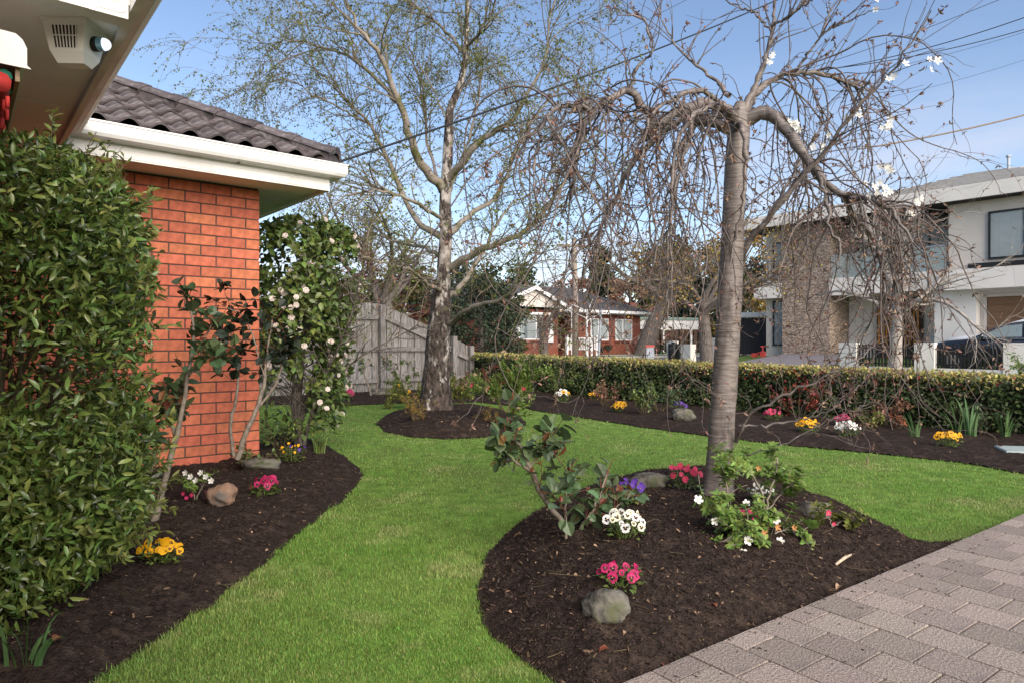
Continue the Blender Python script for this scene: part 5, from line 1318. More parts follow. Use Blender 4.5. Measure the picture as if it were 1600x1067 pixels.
each_tube('limb', np.stack([l[0] for l in bl_]), np.stack([l[1] for l in bl_]) * .82, 9, m_blimb, birch)
leader = [(resample(q[9:, :3], 26), np.interp(np.linspace(0, 1, 26), np.linspace(0, 1, 10), q[9:, 3]))]
bl2 = bl_ + leader
n1 = 470
p, tg, r, t = along(bl2, n1, .22, 1.0)
d0 = unit(perp(tg, rng.uniform(.4, .95, n1)) + [0, 0, .22]); L1 = rng.uniform(.35, 1.6, n1)
Wa = grow(p, d0, L1, 12, 0.012, 0.10, 0.01); Ra = np.linspace(1, .3, 12)[None] * np.clip(r * .45, .0035, .010)[:, None]
n2 = 2300
p, tg, r, t = along(as_limbs(Wa, Ra), n2, .15, 1.0)
d0 = perp(tg, rng.uniform(.35, 1.0, n2)); L2 = rng.uniform(.15, .7, n2)
Wb = grow(p, d0, L2, 9, 0.07, 0.13); Rb = np.linspace(1, .45, 9)[None] * np.clip(r * .55, .0022, .0048)[:, None]
n3 = 1500      # drooping curtains at the outer ends
p, tg, r, t = along(as_limbs(Wa, Ra), n3, .6, 1.0); d0 = unit(perp(tg, rng.uniform(.2, .8, n3)) + [0, 0, -.15]); L3 = rng.uniform(.2, .85, n3)
Wc = grow(p, d0, L3, 8, 0.2, 0.1); Rc = np.linspace(1, .5, 8)[None] * np.full((n3, 1), .0026)
tw = tubes(Wa, Ra, 6); mesh_np('branches', tw[0], [tw[1]], m_btwig, birch, smooth=True, kind='stuff')
tw = merge([(a, [b_]) for a, b_ in (tubes(Wb, Rb, 4), tubes(Wc, Rc, 4))])
mesh_np('twigs', tw[0], tw[1], m_btwig, birch, smooth=True, kind='stuff')
nl = 40000
p, tg, r, t = along(as_limbs(Wb, Rb) + as_limbs(Wc, Rc), nl, .2, 1.0)
leaf_mesh('leaves', T_dia(.36, .1), p + rng.normal(size=(nl, 3)) * .012, unit(rdir(nl) + [0, 0, -.3]), rdir(nl), rng.uniform(.017, .04, nl), m_birchleaf, birch, 'stuff')

# ---------------- trees of the street and behind the fence
def bare_tree(name, label, base, h, trunk_r, spread, mats, seed, lean=(0, 0), n_l=7, n_a=60, n_b=300, leaves=None, nleaf=0, lsize=.06, grp='street trees', split=.35, cat='tree'):
    global rng
    keep = rng; rng = np.random.default_rng(seed)
    t = thing(name, label, cat, base, grp); base = np.asarray(base, float)
    hs = h * split
    tp_ = np.array([base - Z * .1, base + [lean[0] * .4, lean[1] * .4, hs * .5], base + [lean[0], lean[1], hs]])
    Vt, Ft = trunk(tp_, [trunk_r * 1.25, trunk_r, trunk_r * .8], 20, 12, .08, 2, .1, seed)
    mesh_np('trunk', Vt, Ft, mats[0], t, smooth=True)
    az = np.arange(n_l) * 2.4 + rng.random(); el = rng.uniform(.55, 1.25, n_l)
    p0_ = np.tile(tp_[2], (n_l, 1)) - Z[None] * rng.uniform(0, hs * .25, n_l)[:, None]
    d_ = np.stack([np.cos(az) * np.cos(el), np.sin(az) * np.cos(el), np.sin(el)], 1)
    A_ = grow(p0_, d_, rng.uniform(.55, .8, n_l) * (h - hs) * spread, 14, -.01, .10); RA = np.linspace(1, .25, 14)[None] * np.full((n_l, 1), trunk_r * .5)
    p, tg, r, tt = along(as_limbs(A_, RA), n_a, .25, 1); B_ = grow(p, perp(tg, rng.uniform(.4, 1, n_a)), rng.uniform(.15, .4, n_a) * h * spread * .6, 10, 0, .12); RB_ = np.linspace(1, .3, 10)[None] * np.clip(r * .55, .008, .05)[:, None]
    p, tg, r, tt = along(as_limbs(B_, RB_), n_b, .15, 1); C_ = grow(p, perp(tg, rng.uniform(.3, 1, n_b)), rng.uniform(.06, .2, n_b) * h * spread * .7, 7, .01, .14); RC = np.linspace(1, .5, 7)[None] * np.clip(r * .5, .005, .02)[:, None]
    mesh_np('limbs', *(lambda a: (a[0], [a[1]]))(tubes(A_, RA, 8)), mats[0], t, smooth=True)
    tw = merge([(a, [b_]) for a, b_ in (tubes(B_, RB_, 5), tubes(C_, RC, 3))]); mesh_np('twigs', tw[0], tw[1], mats[1], t, smooth=True, kind='stuff')
    if nleaf:
        p, tg, r, tt = along(as_limbs(C_, RC) + as_limbs(B_, RB_), nleaf, .2, 1); leaf_mesh('foliage', T_leaf(.4, .1, .1), p + rng.normal(size=(nleaf, 3)) * lsize * 1.2, rdir(nleaf), rdir(nleaf), rng.uniform(.5, 1.3, nleaf) * lsize, leaves, t, 'stuff')
    rng = keep; return t
def leafy_tree(name, label, base, h, r, mat, n, lsize, grp, shape='round', tr=.15, seed=1, z0=.2, cat='tree', bark=None):
    global rng
    keep = rng; rng = np.random.default_rng(seed)
    base = np.asarray(base, float); t = thing(name, label, cat, base, grp)
    Vt, Ft = trunk(np.array([base - Z * .1, base + Z * h * .5, base + Z * h * .92]), [tr, tr * .7, tr * .15], 14, 10, .1, 2, .1, seed); mesh_np('trunk', Vt, Ft, bark or m_bark, t, smooth=True)
    ncl = max(14, int(n / 130)); u = rng.random(ncl); zz = z0 * h + (1 - z0) * h * u ** .9
    if shape == 'cone': rad = r * (1.03 - (zz / h)) * 1.1
    else: rad = r * np.sqrt(np.clip(1 - ((zz / h - (.5 + z0 * .4)) / (.58)) ** 2, .05, 1))
    az = rng.random(ncl) * 6.28; rr_ = rad * np.sqrt(rng.uniform(.2, 1.0, ncl))
    cc = base + np.stack([np.cos(az) * rr_, np.sin(az) * rr_, zz], 1); cr_ = r * rng.uniform(.16, .34, ncl)
    Lb = np.stack([np.stack([base[0] + 0 * zz, base[1] + 0 * zz, base[2] + zz * .8], 1), cc * .5 + np.stack([base[0] + 0 * zz, base[1] + 0 * zz, base[2] + zz * .9], 1) * .5, cc], 1)
    mesh_np('branches', *(lambda a: (a[0], [a[1]]))(tubes(Lb, np.tile([tr * .25, tr * .16, tr * .06], (ncl, 1)), 4)), bark or m_bark, t, smooth=True)
    w = rng.choice(ncl, n, p=cr_ ** 2 / (cr_ ** 2).sum()); off = rdir(n) * (rng.random(n) ** .4)[:, None]
    p = cc[w] + off * cr_[w][:, None] * [1, 1, .75]; p[:, 2] = np.maximum(p[:, 2], base[2] + .03)
    leaf_mesh('crown', T_leaf(.38, .1, .12), p, unit(off + rdir(n) * .8 + [0, 0, -.1]), unit(off + rdir(n) * .7 + [0, 0, .4]), rng.uniform(.6, 1.3, n) * lsize, mat, t, 'stuff')
    rng = keep; return t
def gp(px, Y, dz=0.0): x = (px - 800) * Y / FPX; return np.array([x, Y, float(gz(x, Y)) + dz])
bare_tree('street_tree', 'bare wide branching street tree before the white wall and black pickets', gp(1398, 21.0, .07), 7.4, .17, 1.0, (m_palebark, m_palebark), 21, (.1, 0), 8, 70, 520, m_bud, 500, .07, split=.3)
bare_tree('street_tree', 'thick leaning bare tree at the right end of the bungalow', gp(1004, 41.5), 10.0, .5, 1.0, (m_bark, m_bark), 22, (1.5, 0), 7, 70, 380, m_gold, 900, .16, split=.35)
bare_tree('street_tree', 'small spreading bare tree before the bungalow bay window', gp(851, 36.6, .07), 5.6, .2, 1.0, (m_bark, m_bark), 23, (-.1, 0), 8, 70, 420, m_russet, 260, .11, split=.3)
bare_tree('street_tree', 'slim pale stemmed young tree in front of the bungalow porch', gp(917, 37.6, .05), 5.0, .07, .8, (m_farwhite, m_bark), 24, (.0, 0), 5, 30, 160, m_russet, 120, .1, split=.5)
bare_tree('street_tree', 'bare tree with golden leaf remnants behind the cherry trunk', gp(1105, 27.0, .07), 8.5, .24, 1.0, (m_bark, m_bark), 25, (-.2, 0), 8, 80, 420, m_gold, 1900, .10, split=.3)
bare_tree('garden_tree', 'leaning pale trunked tree standing behind the paling fence', np.array([-2.6, 17.2, 0]), 6.4, .16, 1.1, (m_bark, m_bark), 26, (-.75, .2), 7, 70, 420, m_yelleaf, 2200, .07, 'trees behind the fence', split=.36)
bare_tree('garden_tree', 'twiggy russet tree behind the fence next to the camellia', np.array([-4.6, 18.5, 0]), 5.0, .12, 1.1, (m_bark, m_redstem), 27, (.35, 0), 8, 90, 600, m_russet, 800, .06, 'trees behind the fence', split=.3)
BG = 'background trees'
leafy_tree('shaggy_bush', 'dense shaggy dark green bush growing at the end of the fence', gp(752, 23.5, -.02), 3.1, 1.5, m_darkfol, 9000, .11, BG, 'round', .12, 31, .05, 'bush')
leafy_tree('shaggy_bush', 'olive feathery bush against the left bungalow shutter', gp(790, 29.0, -.02), 3.0, 1.0, m_olive, 4200, .11, BG, 'round', .1, 32, .08, 'bush')
leafy_tree('conifer_tree', 'dark conifer rising behind the bungalow ridge', gp(940, 66), 9.6, 2.6, m_darkfol, 6500, .34, BG, 'cone', .3, 33, .12)
leafy_tree('background_tree', 'broad olive tree behind the carport', gp(1062, 62), 9.4, 4.2, m_olive, 7000, .36, BG, 'round', .35, 34, .1)
leafy_tree('background_tree', 'low russet tree peeping over the bungalow roof', gp(985, 60), 6.4, 2.6, m_russet, 3400, .3, BG, 'round', .3, 35, .1)
leafy_tree('background_tree', 'russet tree above the middle of the bungalow ridge', gp(893, 64), 6.8, 2.6, m_russet, 3200, .3, BG, 'round', .3, 36, .1)
leafy_tree('background_tree', 'dark tree behind the bungalow gable', gp(800, 58), 6.8, 4.0, m_darkfol, 5500, .34, BG, 'round', .3, 37, .1)
leafy_tree('background_tree', 'dark tree behind the birch stem beyond the fence', gp(700, 40), 5.4, 3.0, m_darkfol, 5500, .25, BG, 'round', .3, 38, .1)
leafy_tree('background_tree', 'grey olive tree over the fence beside the camellia', gp(610, 34), 4.6, 2.6, m_olive, 5000, .2, BG, 'round', .3, 39, .1)
leafy_tree('background_tree', 'dark tree far left beyond the fence and camellia', gp(520, 32), 4.0, 2.6, m_darkfol, 4000, .2, BG, 'round', .3, 40, .1)
leafy_tree('background_tree', 'golden leaved tree left of the two storey house', gp(1160, 46), 8.6, 2.6, m_gold, 4200, .2, BG, 'round', .3, 41, .15)
leafy_tree('background_tree', 'yellow green tree beside the neighbouring side gate', gp(1152, 37), 4.6, 1.1, m_yelleaf, 2600, .14, BG, 'round', .15, 42, .1)
leafy_tree('background_tree', 'dark tree behind the right side of the carport', gp(1105, 58), 7.0, 3.0, m_darkfol, 4200, .32, BG, 'round', .3, 43, .05)
leafy_tree('porch_shrub', 'round dark shrub beside the bungalow porch', gp(878, 41.2), 1.5, .75, m_darkfol, 1500, .12, 'shrubs by the bungalow', 'round', .05, 44, .05, 'shrub')
leafy_tree('porch_shrub', 'low dark shrub under the bungalow window', gp(942, 42.0), .7, .6, m_darkfol, 700, .1, 'shrubs by the bungalow', 'round', .04, 45, .05, 'shrub')
leafy_tree('verge_shrub', 'white flowered dark shrub by the slatted screen', gp(1026, 44.0), 1.0, 1.0, m_darkfol, 900, .12, 'shrubs by the bungalow', 'round', .04, 46, .05, 'shrub')

leafy_tree('background_tree', 'dark broad tree behind the pale side wall', gp(1180, 50), 6.5, 3.4, m_darkfol, 4500, .26, BG, 'round', .3, 47, .05)
leafy_tree('background_tree', 'olive tree far behind the cherry trunk between the houses', gp(1130, 66), 8.0, 4.0, m_olive, 4500, .34, BG, 'round', .3, 48, .05)
# ================================================================== HEDGES AND SHRUBS
# clipped box-shaped shrub at the left
SB = np.array([-2.31, 2.93, 0.10])
shrub = thing('clipped_shrub', 'big clipped glossy green shrub hiding the left of the brick wall', 'shrub', SB)
def shrub_pts(n, depth):
    d = rdir(n); d = np.sign(d) * np.abs(d) ** .62; d = unit(d) * 1.0
    ax = np.array([.61, .92, .91]); e = 4.0
    k = (np.abs(d) ** e).sum(1) ** (-1 / e)
    s = d * k[:, None] * (1 - depth * rng.random(n) ** 1.6)[:, None]
    nr = unit(np.sign(s) * np.abs(s) ** (e - 1) / ax)
    loc = s * ax
    w = 1 + .02 * np.clip(-loc[:, 2] / .9, 0, 1)                       # tapers in towards the ground
    bump = 1 + .17 * fbm(s[:, 0] * 2.2 + s[:, 2] * 2.5 + 7, s[:, 1] * 2.2 + 3 + s[:, 2], 3)
    loc = loc * bump[:, None]; loc[:, :2] *= w[:, None]
    rot = math.radians(34); c_, s_ = math.cos(rot), math.sin(rot)
    f = lambda a: np.stack([a[:, 0] * c_ - a[:, 1] * s_, a[:, 0] * s_ + a[:, 1] * c_, a[:, 2]], 1)
    return f(loc) + SB + [0, 0, .88], f(nr)
p, nr = shrub_pts(54000, .36); m_ = p[:, 2] > .08; p, nr = p[m_], nr[m_]; k = len(p)
leaf_mesh('foliage', T_leaf(.18, .06, .2), p, unit(nr * .45 + rdir(k) * .85 + [0, 0, .15]), unit(nr * .55 + rdir(k) * .85 + [0, 0, .3]), rng.uniform(.028, .06, k), m_hleaf, shrub, 'stuff')
k = 6500; o_ = rdir(k); q = np.array([-1.93, 2.45, .40]) + o_ * (1 - .4 * rng.random(k) ** 1.5)[:, None] * [.36, .36, .46] * (1 + .3 * fbm(o_[:, 0] * 2 + 5, o_[:, 2] * 2 + 5, 3))[:, None]      # skirt of unclipped growth by the path
m_ = q[:, 2] > .06; q, o_ = q[m_], o_[m_]; k = len(q)
leaf_mesh('lower_foliage', T_leaf(.18, .06, .2), q, unit(o_ * .5 + rdir(k) * .8), unit(o_ * .6 + rdir(k) * .8 + [0, 0, .3]), rng.uniform(.028, .06, k), m_hleaf, shrub, 'stuff')
ps_, ns_ = shrub_pts(420, .03); m_ = ps_[:, 2] > .25; ps_, ns_ = ps_[m_], ns_[m_]; k = len(ps_)          # unclipped new shoots
Ws = grow(ps_, unit(ns_ + Z * .7 + rdir(k) * .3), rng.uniform(.05, .14, k), 6, 0, .08); tv_, tf_ = tubes(Ws, np.full((k, 6), .0016), 4); mesh_np('new_shoots', tv_, [tf_], m_stem, shrub, kind='stuff')
p, tg, r, tt = along(as_limbs(Ws, np.full((k, 6), .002)), 3600, .1, 1); leaf_mesh('shoot_leaves', T_leaf(.18, .06, .15), p, unit(tg * .5 + rdir(3600) * .8), rdir(3600, .6), rng.uniform(.025, .05, 3600), M('young_shrub_leaf', (.17, .20, .055), .35, .2, 3, rnd=.5, hue=.03, transl=.3), shrub, 'stuff')
p2, nr2 = shrub_pts(900, .1)
Wt = grow(SB + (p2 - SB) * [.55, .55, .8], unit(nr2 + rdir(900) * .4), rng.uniform(.15, .34, 900), 6, .0, .12); tv_, tf_ = tubes(Wt, np.full((900, 6), .0028), 4)
mesh_np('twigs', tv_, [tf_], m_stem, shrub, kind='stuff')
st_ = grow(np.tile(SB, (26, 1)) + np.c_[rng.uniform(-.22, .22, (26, 2)), np.full(26, -.1)], unit(rdir(26) * .08 + [0, 0, 1]), rng.uniform(1.2, 1.5, 26), 9, 0, .05)
mesh_np('stems', *(lambda a: (a[0], [a[1]]))(tubes(st_, np.linspace(.022, .008, 9)[None] * np.ones((26, 1)), 6)), m_stem, shrub)
# the low street hedge
hl = np.linalg.norm(H1 - H0); hd_ = np.r_[(H1 - H0) / hl, 0]; hn_ = np.array([-hd_[1], hd_[0], 0])   # hn_: away from the lawn
if hn_ @ N < 0: hn_ = -hn_
hedge = thing('street_hedge', 'long low clipped hedge along the street with yellowish top', 'hedge', (*H0, 0))
def hedge_pt(s, w, z): return np.array([*H0, 0]) + s[:, None] * hd_ + w[:, None] * hn_ + z[:, None] * Z
htop = lambda s: .80 - .16 * (s / hl) + .05 * fbm(s * .9, s * 0 + 3, 3)
n = 17000
s = hl * rng.random(n); z = rng.random(n); w = .05 + .10 * rng.random(n) ** 2 + .06 * fbm(s * 2.4, z * 3, 3) * 2
zz = .03 + z * (htop(s) - .03)
hole = fbm(s * 3.1 + 4, zz * 5, 3) > -.17
pf = hedge_pt(s, w, zz)[hole]; k = len(pf)
leaf_mesh('front_foliage', T_leaf(.30, .08, .12), pf, unit(-hn_ * .5 + rdir(k) * .8 + [0, 0, .1]), unit(-hn_ * .8 + rdir(k) * .6 + [0, 0, .3]), rng.uniform(.035, .07, k), m_hedge, hedge, 'stuff')
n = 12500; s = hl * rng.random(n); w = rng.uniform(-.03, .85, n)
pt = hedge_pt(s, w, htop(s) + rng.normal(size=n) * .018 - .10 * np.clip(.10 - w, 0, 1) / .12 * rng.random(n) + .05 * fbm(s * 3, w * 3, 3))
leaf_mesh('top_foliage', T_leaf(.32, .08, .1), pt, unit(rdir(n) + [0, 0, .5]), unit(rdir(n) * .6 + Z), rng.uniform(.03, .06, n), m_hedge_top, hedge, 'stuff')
n = 2600; s = hl * rng.random(n); w = rng.uniform(.02, .85, n)
leaf_mesh('mixed_foliage', T_leaf(.32, .08, .1), hedge_pt(s, w, htop(s) * rng.uniform(.72, 1.01, n)), unit(rdir(n) + [0, 0, .5]), unit(rdir(n) * .6 + Z), rng.uniform(.03, .06, n), m_hedge, hedge, 'stuff')
n = 700; s = hl * np.clip(.62 + .09 * rng.normal(size=n), .2, 1); w = rng.uniform(-.03, .3, n)
leaf_mesh('red_foliage', T_leaf(.32, .08, .1), hedge_pt(s, w, htop(s) * rng.uniform(.72, 1.03, n)), rdir(n), rdir(n), rng.uniform(.03, .06, n), m_redleaf, hedge, 'stuff')
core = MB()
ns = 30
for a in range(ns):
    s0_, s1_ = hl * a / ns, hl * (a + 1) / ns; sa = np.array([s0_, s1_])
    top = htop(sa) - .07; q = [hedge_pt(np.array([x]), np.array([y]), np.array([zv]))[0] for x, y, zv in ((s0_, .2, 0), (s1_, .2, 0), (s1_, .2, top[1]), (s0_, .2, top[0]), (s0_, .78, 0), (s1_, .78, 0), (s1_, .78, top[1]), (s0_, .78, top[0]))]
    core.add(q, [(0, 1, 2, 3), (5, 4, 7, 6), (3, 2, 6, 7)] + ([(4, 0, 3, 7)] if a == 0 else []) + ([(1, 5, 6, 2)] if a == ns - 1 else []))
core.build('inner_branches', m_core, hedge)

# generic small shrub: stems from a point, leaves around their upper parts
def bush(name, label, base, h, r, mat, nst, nl, ls, grp=None, cat='shrub', stem=None, sr=.006, z0=.25, tmpl=None, flat=1.0, droop=.03, cl=.05):
    base = np.asarray(base, float); t = thing(name, label, cat, base, grp)
    az = rng.random(nst) * 6.28; out = np.stack([np.cos(az), np.sin(az), 0 * az], 1) * (r / h) * rng.random(nst)[:, None] ** .6
    A_ = grow(np.tile(base - Z * .03, (nst, 1)) + out * .05, unit(out + Z), h * rng.uniform(.7, 1.08, nst), 9, droop, .08)
    RA = np.linspace(1, .4, 9)[None] * np.full((nst, 1), sr)
    nb_ = nst * 5; p, tg, rr_, tt = along(as_limbs(A_, RA), nb_, z0, 1); B_ = grow(p, perp(tg, rng.uniform(.4, 1.1, nb_)), rng.uniform(.12, .4, nb_) * r * 1.3, 6, 0, .12); RB_ = np.linspace(1, .5, 6)[None] * np.full((nb_, 1), sr * .45)
    sm = merge([(a, [b_]) for a, b_ in (tubes(A_, RA, 6), tubes(B_, RB_, 4))]); mesh_np('stems', sm[0], sm[1], stem or m_stem, t, smooth=True)
    p, tg, rr_, tt = along(as_limbs(B_, RB_), nl, .15, 1, wts=[1.] * nb_)
    p = p + rng.normal(size=p.shape) * cl * h * .5
    leaf_mesh('foliage', tmpl or T_leaf(.3, .08, .1), p, unit(tg * .5 + rdir(nl) * .8), unit(rdir(nl) * .6 + Z * flat), rng.uniform(.65, 1.25, nl) * ls, mat, t, 'stuff')
    t_pts = B_[:, -1, :]
    return t, t_pts
def flowers(parent, me, pts, k, size, name='flower', up=.6, out=None, toward=(.15, -1, 0)):
    idx = rng.choice(len(pts), min(k, len(pts)), replace=False)
    for i in idx:
        nrm = np.array(toward) * rng.uniform(.2, 1) + rng.normal(size=3) * .5 + Z * up
        put(me, name, parent, pts[i] + rng.normal(size=3) * .01 + Z * .01, nrm, size * random.uniform(.8, 1.2))
def bz_(key, px, py, zg=.1):
    """point on a bed seen at that pixel"""
    z_ = zg
    for _ in range(6):
        g = G(px, py, z_); z_ = float(bed_z(key, np.array([g[0]]), np.array([g[1]]))[0])
    return np.array([g[0], g[1], z_])

# camellia at the wall end
cbp = np.array([-2.05, 6.45, .08])
cam_t = thing('camellia_bush', 'tall camellia covered in blush white blooms at the end of the brick wall', 'shrub', cbp)
cst = grow(np.tile(cbp - Z * .05, (7, 1)) + np.c_[rng.normal(size=(7, 2)) * .04, np.zeros(7)], unit(rdir(7) * .22 + Z), rng.uniform(1.5, 2.1, 7), 12, 0, .06)
cst[0] = resample(np.array([cbp - Z * .05, cbp + [.0, 0, .5], cbp + [.05, 0, 1.1], cbp + [.08, .02, 2.0]]), 12); RR = np.linspace(1, .3, 12)[None] * np.r_[.045, np.full(6, .018)][:, None]
nb_ = 200; p, tg, rr_, tt = along(as_limbs(cst, RR), nb_, .15, 1); cB = grow(p, perp(tg, rng.uniform(.6, 1.3, nb_)), rng.uniform(.2, .55, nb_), 8, 0, .1)
sm = merge([(a, [b_]) for a, b_ in (tubes(cst, RR, 8), tubes(cB, np.linspace(.007, .002, 8)[None] * np.ones((nb_, 1)), 4))]); mesh_np('stems', sm[0], sm[1], m_bark, cam_t, smooth=True)
def cam_pts(n):
    z_ = rng.random(n) ** .8; zz = .22 + z_ * 2.03
    rad = np.interp(zz, [.2, .5, .9, 1.3, 1.9, 2.15, 2.26], [.38, .46, .48, .52, .53, .42, .22]); az = rng.random(n) * 6.28
    rr_ = rad * (1 - .6 * rng.random(n) ** 1.5) * (1 + .5 * fbm(az * 1.4, zz * 2.2, 3))
    o_ = np.stack([np.cos(az), np.sin(az), 0 * az], 1)
    q = cbp + o_ * rr_[:, None]; q[:, 2] = zz; q[:, 0] += .06 * (zz - 1)
    keep = (fbm(az * 2.2 + 3, zz * 3.2, 3) > -.08) & ~((zz < .95) & (o_[:, 0] < .15) & (rng.random(n) < .72))
    return q[keep], o_[keep]
q, o_ = cam_pts(10500); k = len(q)
leaf_mesh('foliage', T_leaf(.33, .08, .12), q, unit(o_ * .6 + rdir(k) * .7 + [0, 0, -.1]), unit(o_ * .6 + rdir(k) * .5 + Z * .6), rng.uniform(.05, .085, k), m_camleaf, cam_t, 'stuff')
def camellia_mesh():
    vs = []; fs = []
    for ring, (n_, r_, tilt) in enumerate(((7, 1.0, .18), (6, .74, .42), (5, .48, .7))):
        for k_ in range(n_):
            a = 6.283 * (k_ + .5 * ring) / n_; ca, sa = math.cos(a), math.sin(a); b0_ = len(vs)
            for x, y in ((.05, -.05), (.5, -.34), (.9, -.26), (1, 0), (.9, .26), (.5, .34), (.05, .05)): vs.append(((x * ca - y * sa) * r_, (x * sa + y * ca) * r_, tilt * x * x * .8 + .05 * ring))
            fs.append(list(range(b0_, b0_ + 7)))
    me = bpy.data.meshes.new('bloom'); me.from_pydata(vs, [], fs); me.update(); me.materials.append(m_pet_pink); return me
me_cam = camellia_mesh()
q, o_ = cam_pts(900); nfl = 0
for i in range(len(q)):
    if nfl >= 105: break
    if o_[i, 0] < -.25 and random.random() < .8: continue
    if o_[i, 1] > .6: continue
    r_ = math.hypot(q[i, 0] - cbp[0], q[i, 1] - cbp[1])
    if r_ < .3: continue
    put(me_cam, 'bloom', cam_t, q[i] + o_[i] * .05, o_[i] + np.array([.3, -.4, .25]) + rng.normal(size=3) * .3, random.uniform(.022, .033)); nfl += 1

# roses: canes and single large leaves
me_rl = []
def leaf_obj_mesh(name, tm, mat):
    tv_, f4, f3 = tm; me = bpy.data.meshes.new(name); me.from_pydata([tuple(v) for v in tv_], [], [tuple(f) for f in f4 + f3]); me.update(); me.materials.append(mat); return me
me_rleaf = leaf_obj_mesh('leaf', T_round(.42, .12), m_roseleaf); me_ryoung = leaf_obj_mesh('young_leaf', T_leaf(.34, .12, .15), m_roseyoung); me_rdark = leaf_obj_mesh('dark_leaf', T_round(.42, .12), m_roseleaf_dark)
def put_leaf(me, name, parent, pos, ydir, nrm, size):
    y = unit(np.asarray(ydir, float)); x = unit(np.cross(y, nrm)); z = np.cross(x, y)
    o = bpy.data.objects.new(name, me); COL.objects.link(o); o.parent = parent
    m = Matrix(((x[0], y[0], z[0], 0), (x[1], y[1], z[1], 0), (x[2], y[2], z[2], 0), (0, 0, 0, 1)))
    o.rotation_mode = 'QUATERNION'; o.rotation_quaternion = m.to_quaternion(); o.scale = (size,) * 3; o.location = tuple(np.asarray(pos) - org(parent)); return o
def rose(name, label, canes, Y0, nleaf, lsize, grp, me_leaf=None, mat=m_cane, young=.18, side=26, slen=.16, stemmat=None, base=None, tmin=.45):
    cl_ = [traced(c_, Y0, 18, .003) for c_ in canes]
    b0_ = base if base is not None else cl_[0][0][0]
    t = thing(name, label, 'rose bush', b0_, grp)
    each_tube('cane', np.stack([c_[0] for c_ in cl_]), np.stack([c_[1] for c_ in cl_]), 8, mat, t)
    p, tg, r, tt = along(cl_, side, tmin, 1, wts=[1.] * len(cl_)); W_ = grow(p, unit(perp(tg, rng.uniform(.4, 1.1, side)) + Z * .3), rng.uniform(.4, 1.2, side) * slen, 7, 0, .12)
    RW = np.linspace(1, .5, 7)[None] * np.full((side, 1), .0028); sm = tubes(W_, RW, 5); mesh_np('shoots', sm[0], [sm[1]], stemmat or m_redstem, t, smooth=True, kind='stuff')
    p, tg, r, tt = along(as_limbs(W_, RW), nleaf, .15, 1, wts=[1.] * side)
    for i in range(nleaf):
        yg = tt[i] > .8 and random.random() < young * 3
        d = unit(tg[i] * .3 + rng.normal(size=3) * .8 + [0, 0, -.15])
        put_leaf(me_ryoung if yg else (me_leaf or me_rleaf), 'young_leaf' if yg else 'leaf', t, p[i] + d * .012, d, unit(rng.normal(size=3) * .5 + Z), lsize * random.uniform(.6, 1.25) * (.75 if yg else 1))
    return t
YR = 3.35
rose('rose_bush', 'foreground rose bush with a leaning cane and glossy round leaves', [
    [(905, 870, 0, .012), (880, 815, .02, .014), (848, 775, .05, .015), (828, 730, .08, .014), (815, 700, .08, .012), (790, 668, .08, .007)],
    [(828, 735, .08, .009), (800, 715, .03, .007), (785, 690, 0, .004)],
    [(892, 888, -.05, .010), (885, 840, -.06, .008), (883, 790, -.08, .006), (888, 742, -.1, .004)],
    [(886, 888, 0, .010), (905, 830, .05, .008), (930, 790, .1, .006), (948, 740, .12, .004)],
    [(890, 890, .02, .009), (925, 840, .08, .007), (955, 800, .12, .005), (985, 770, .15, .003)],
    [(828, 728, .08, .006), (850, 700, .1, .004), (858, 690, .1, .003)]], YR, 295, .074, 'rose bushes', side=66, slen=.15, base=P(890, 890, YR), tmin=.3)
rose('rose_bush', 'standard rose with pale forked stem in front of the clipped shrub', [
    [(238, 822, 0, .024), (250, 780, 0, .019), (263, 730, 0, .016), (276, 680, 0, .015), (287, 630, 0, .012), (298, 560, .02, .010), (302, 500, .04, .006), (292, 465, .05, .004)],
    [(236, 818, .02, .016), (230, 780, .05, .015), (231, 745, .08, .013), (226, 700, .12, .009), (240, 640, .14, .006)],
    [(276, 682, 0, .012), (266, 655, .05, .010), (268, 630, .08, .006)],
    [(298, 560, .02, .006), (318, 530, .0, .004), (332, 505, -.02, .003)], [(292, 590, .02, .006), (312, 570, -.05, .004), (330, 560, -.08, .003)]], 3.75, 270, .075, 'rose bushes', side=60, slen=.16, base=bz_('left', 238, 818), tmin=.6)
rose('rose_bush', 'dark leaved rose with bare pale canes against the brick wall', [
    [(371, 716, 0, .022), (383, 680, 0, .020), (400, 640, .02, .018), (412, 600, .05, .015), (415, 570, .05, .010), (425, 500, .05, .006)],
    [(366, 712, 0, .015), (359, 670, -.03, .013), (366, 635, -.05, .012), (372, 600, -.05, .010), (368, 560, -.05, .007), (360, 520, -.05, .004)],
    [(400, 640, .02, .012), (425, 610, .1, .010), (440, 575, .1, .006), (450, 540, .1, .004)],
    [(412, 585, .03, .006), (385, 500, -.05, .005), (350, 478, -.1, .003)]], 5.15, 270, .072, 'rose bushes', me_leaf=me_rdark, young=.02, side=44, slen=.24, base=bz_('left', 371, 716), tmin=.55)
rose('rose_bush', 'small rose on a pale stem before the fence post', [
    [(580, 618, 0, .022), (575, 600, 0, .018), (570, 585, 0, .012), (566, 568, 0, .007)], [(588, 612, .1, .015), (590, 598, .1, .013), (592, 585, .1, .008), (604, 572, .1, .006)]], 13.0, 70, .085, 'rose bushes', side=22, slen=.35, base=bz_('back', 580, 619), tmin=.6)

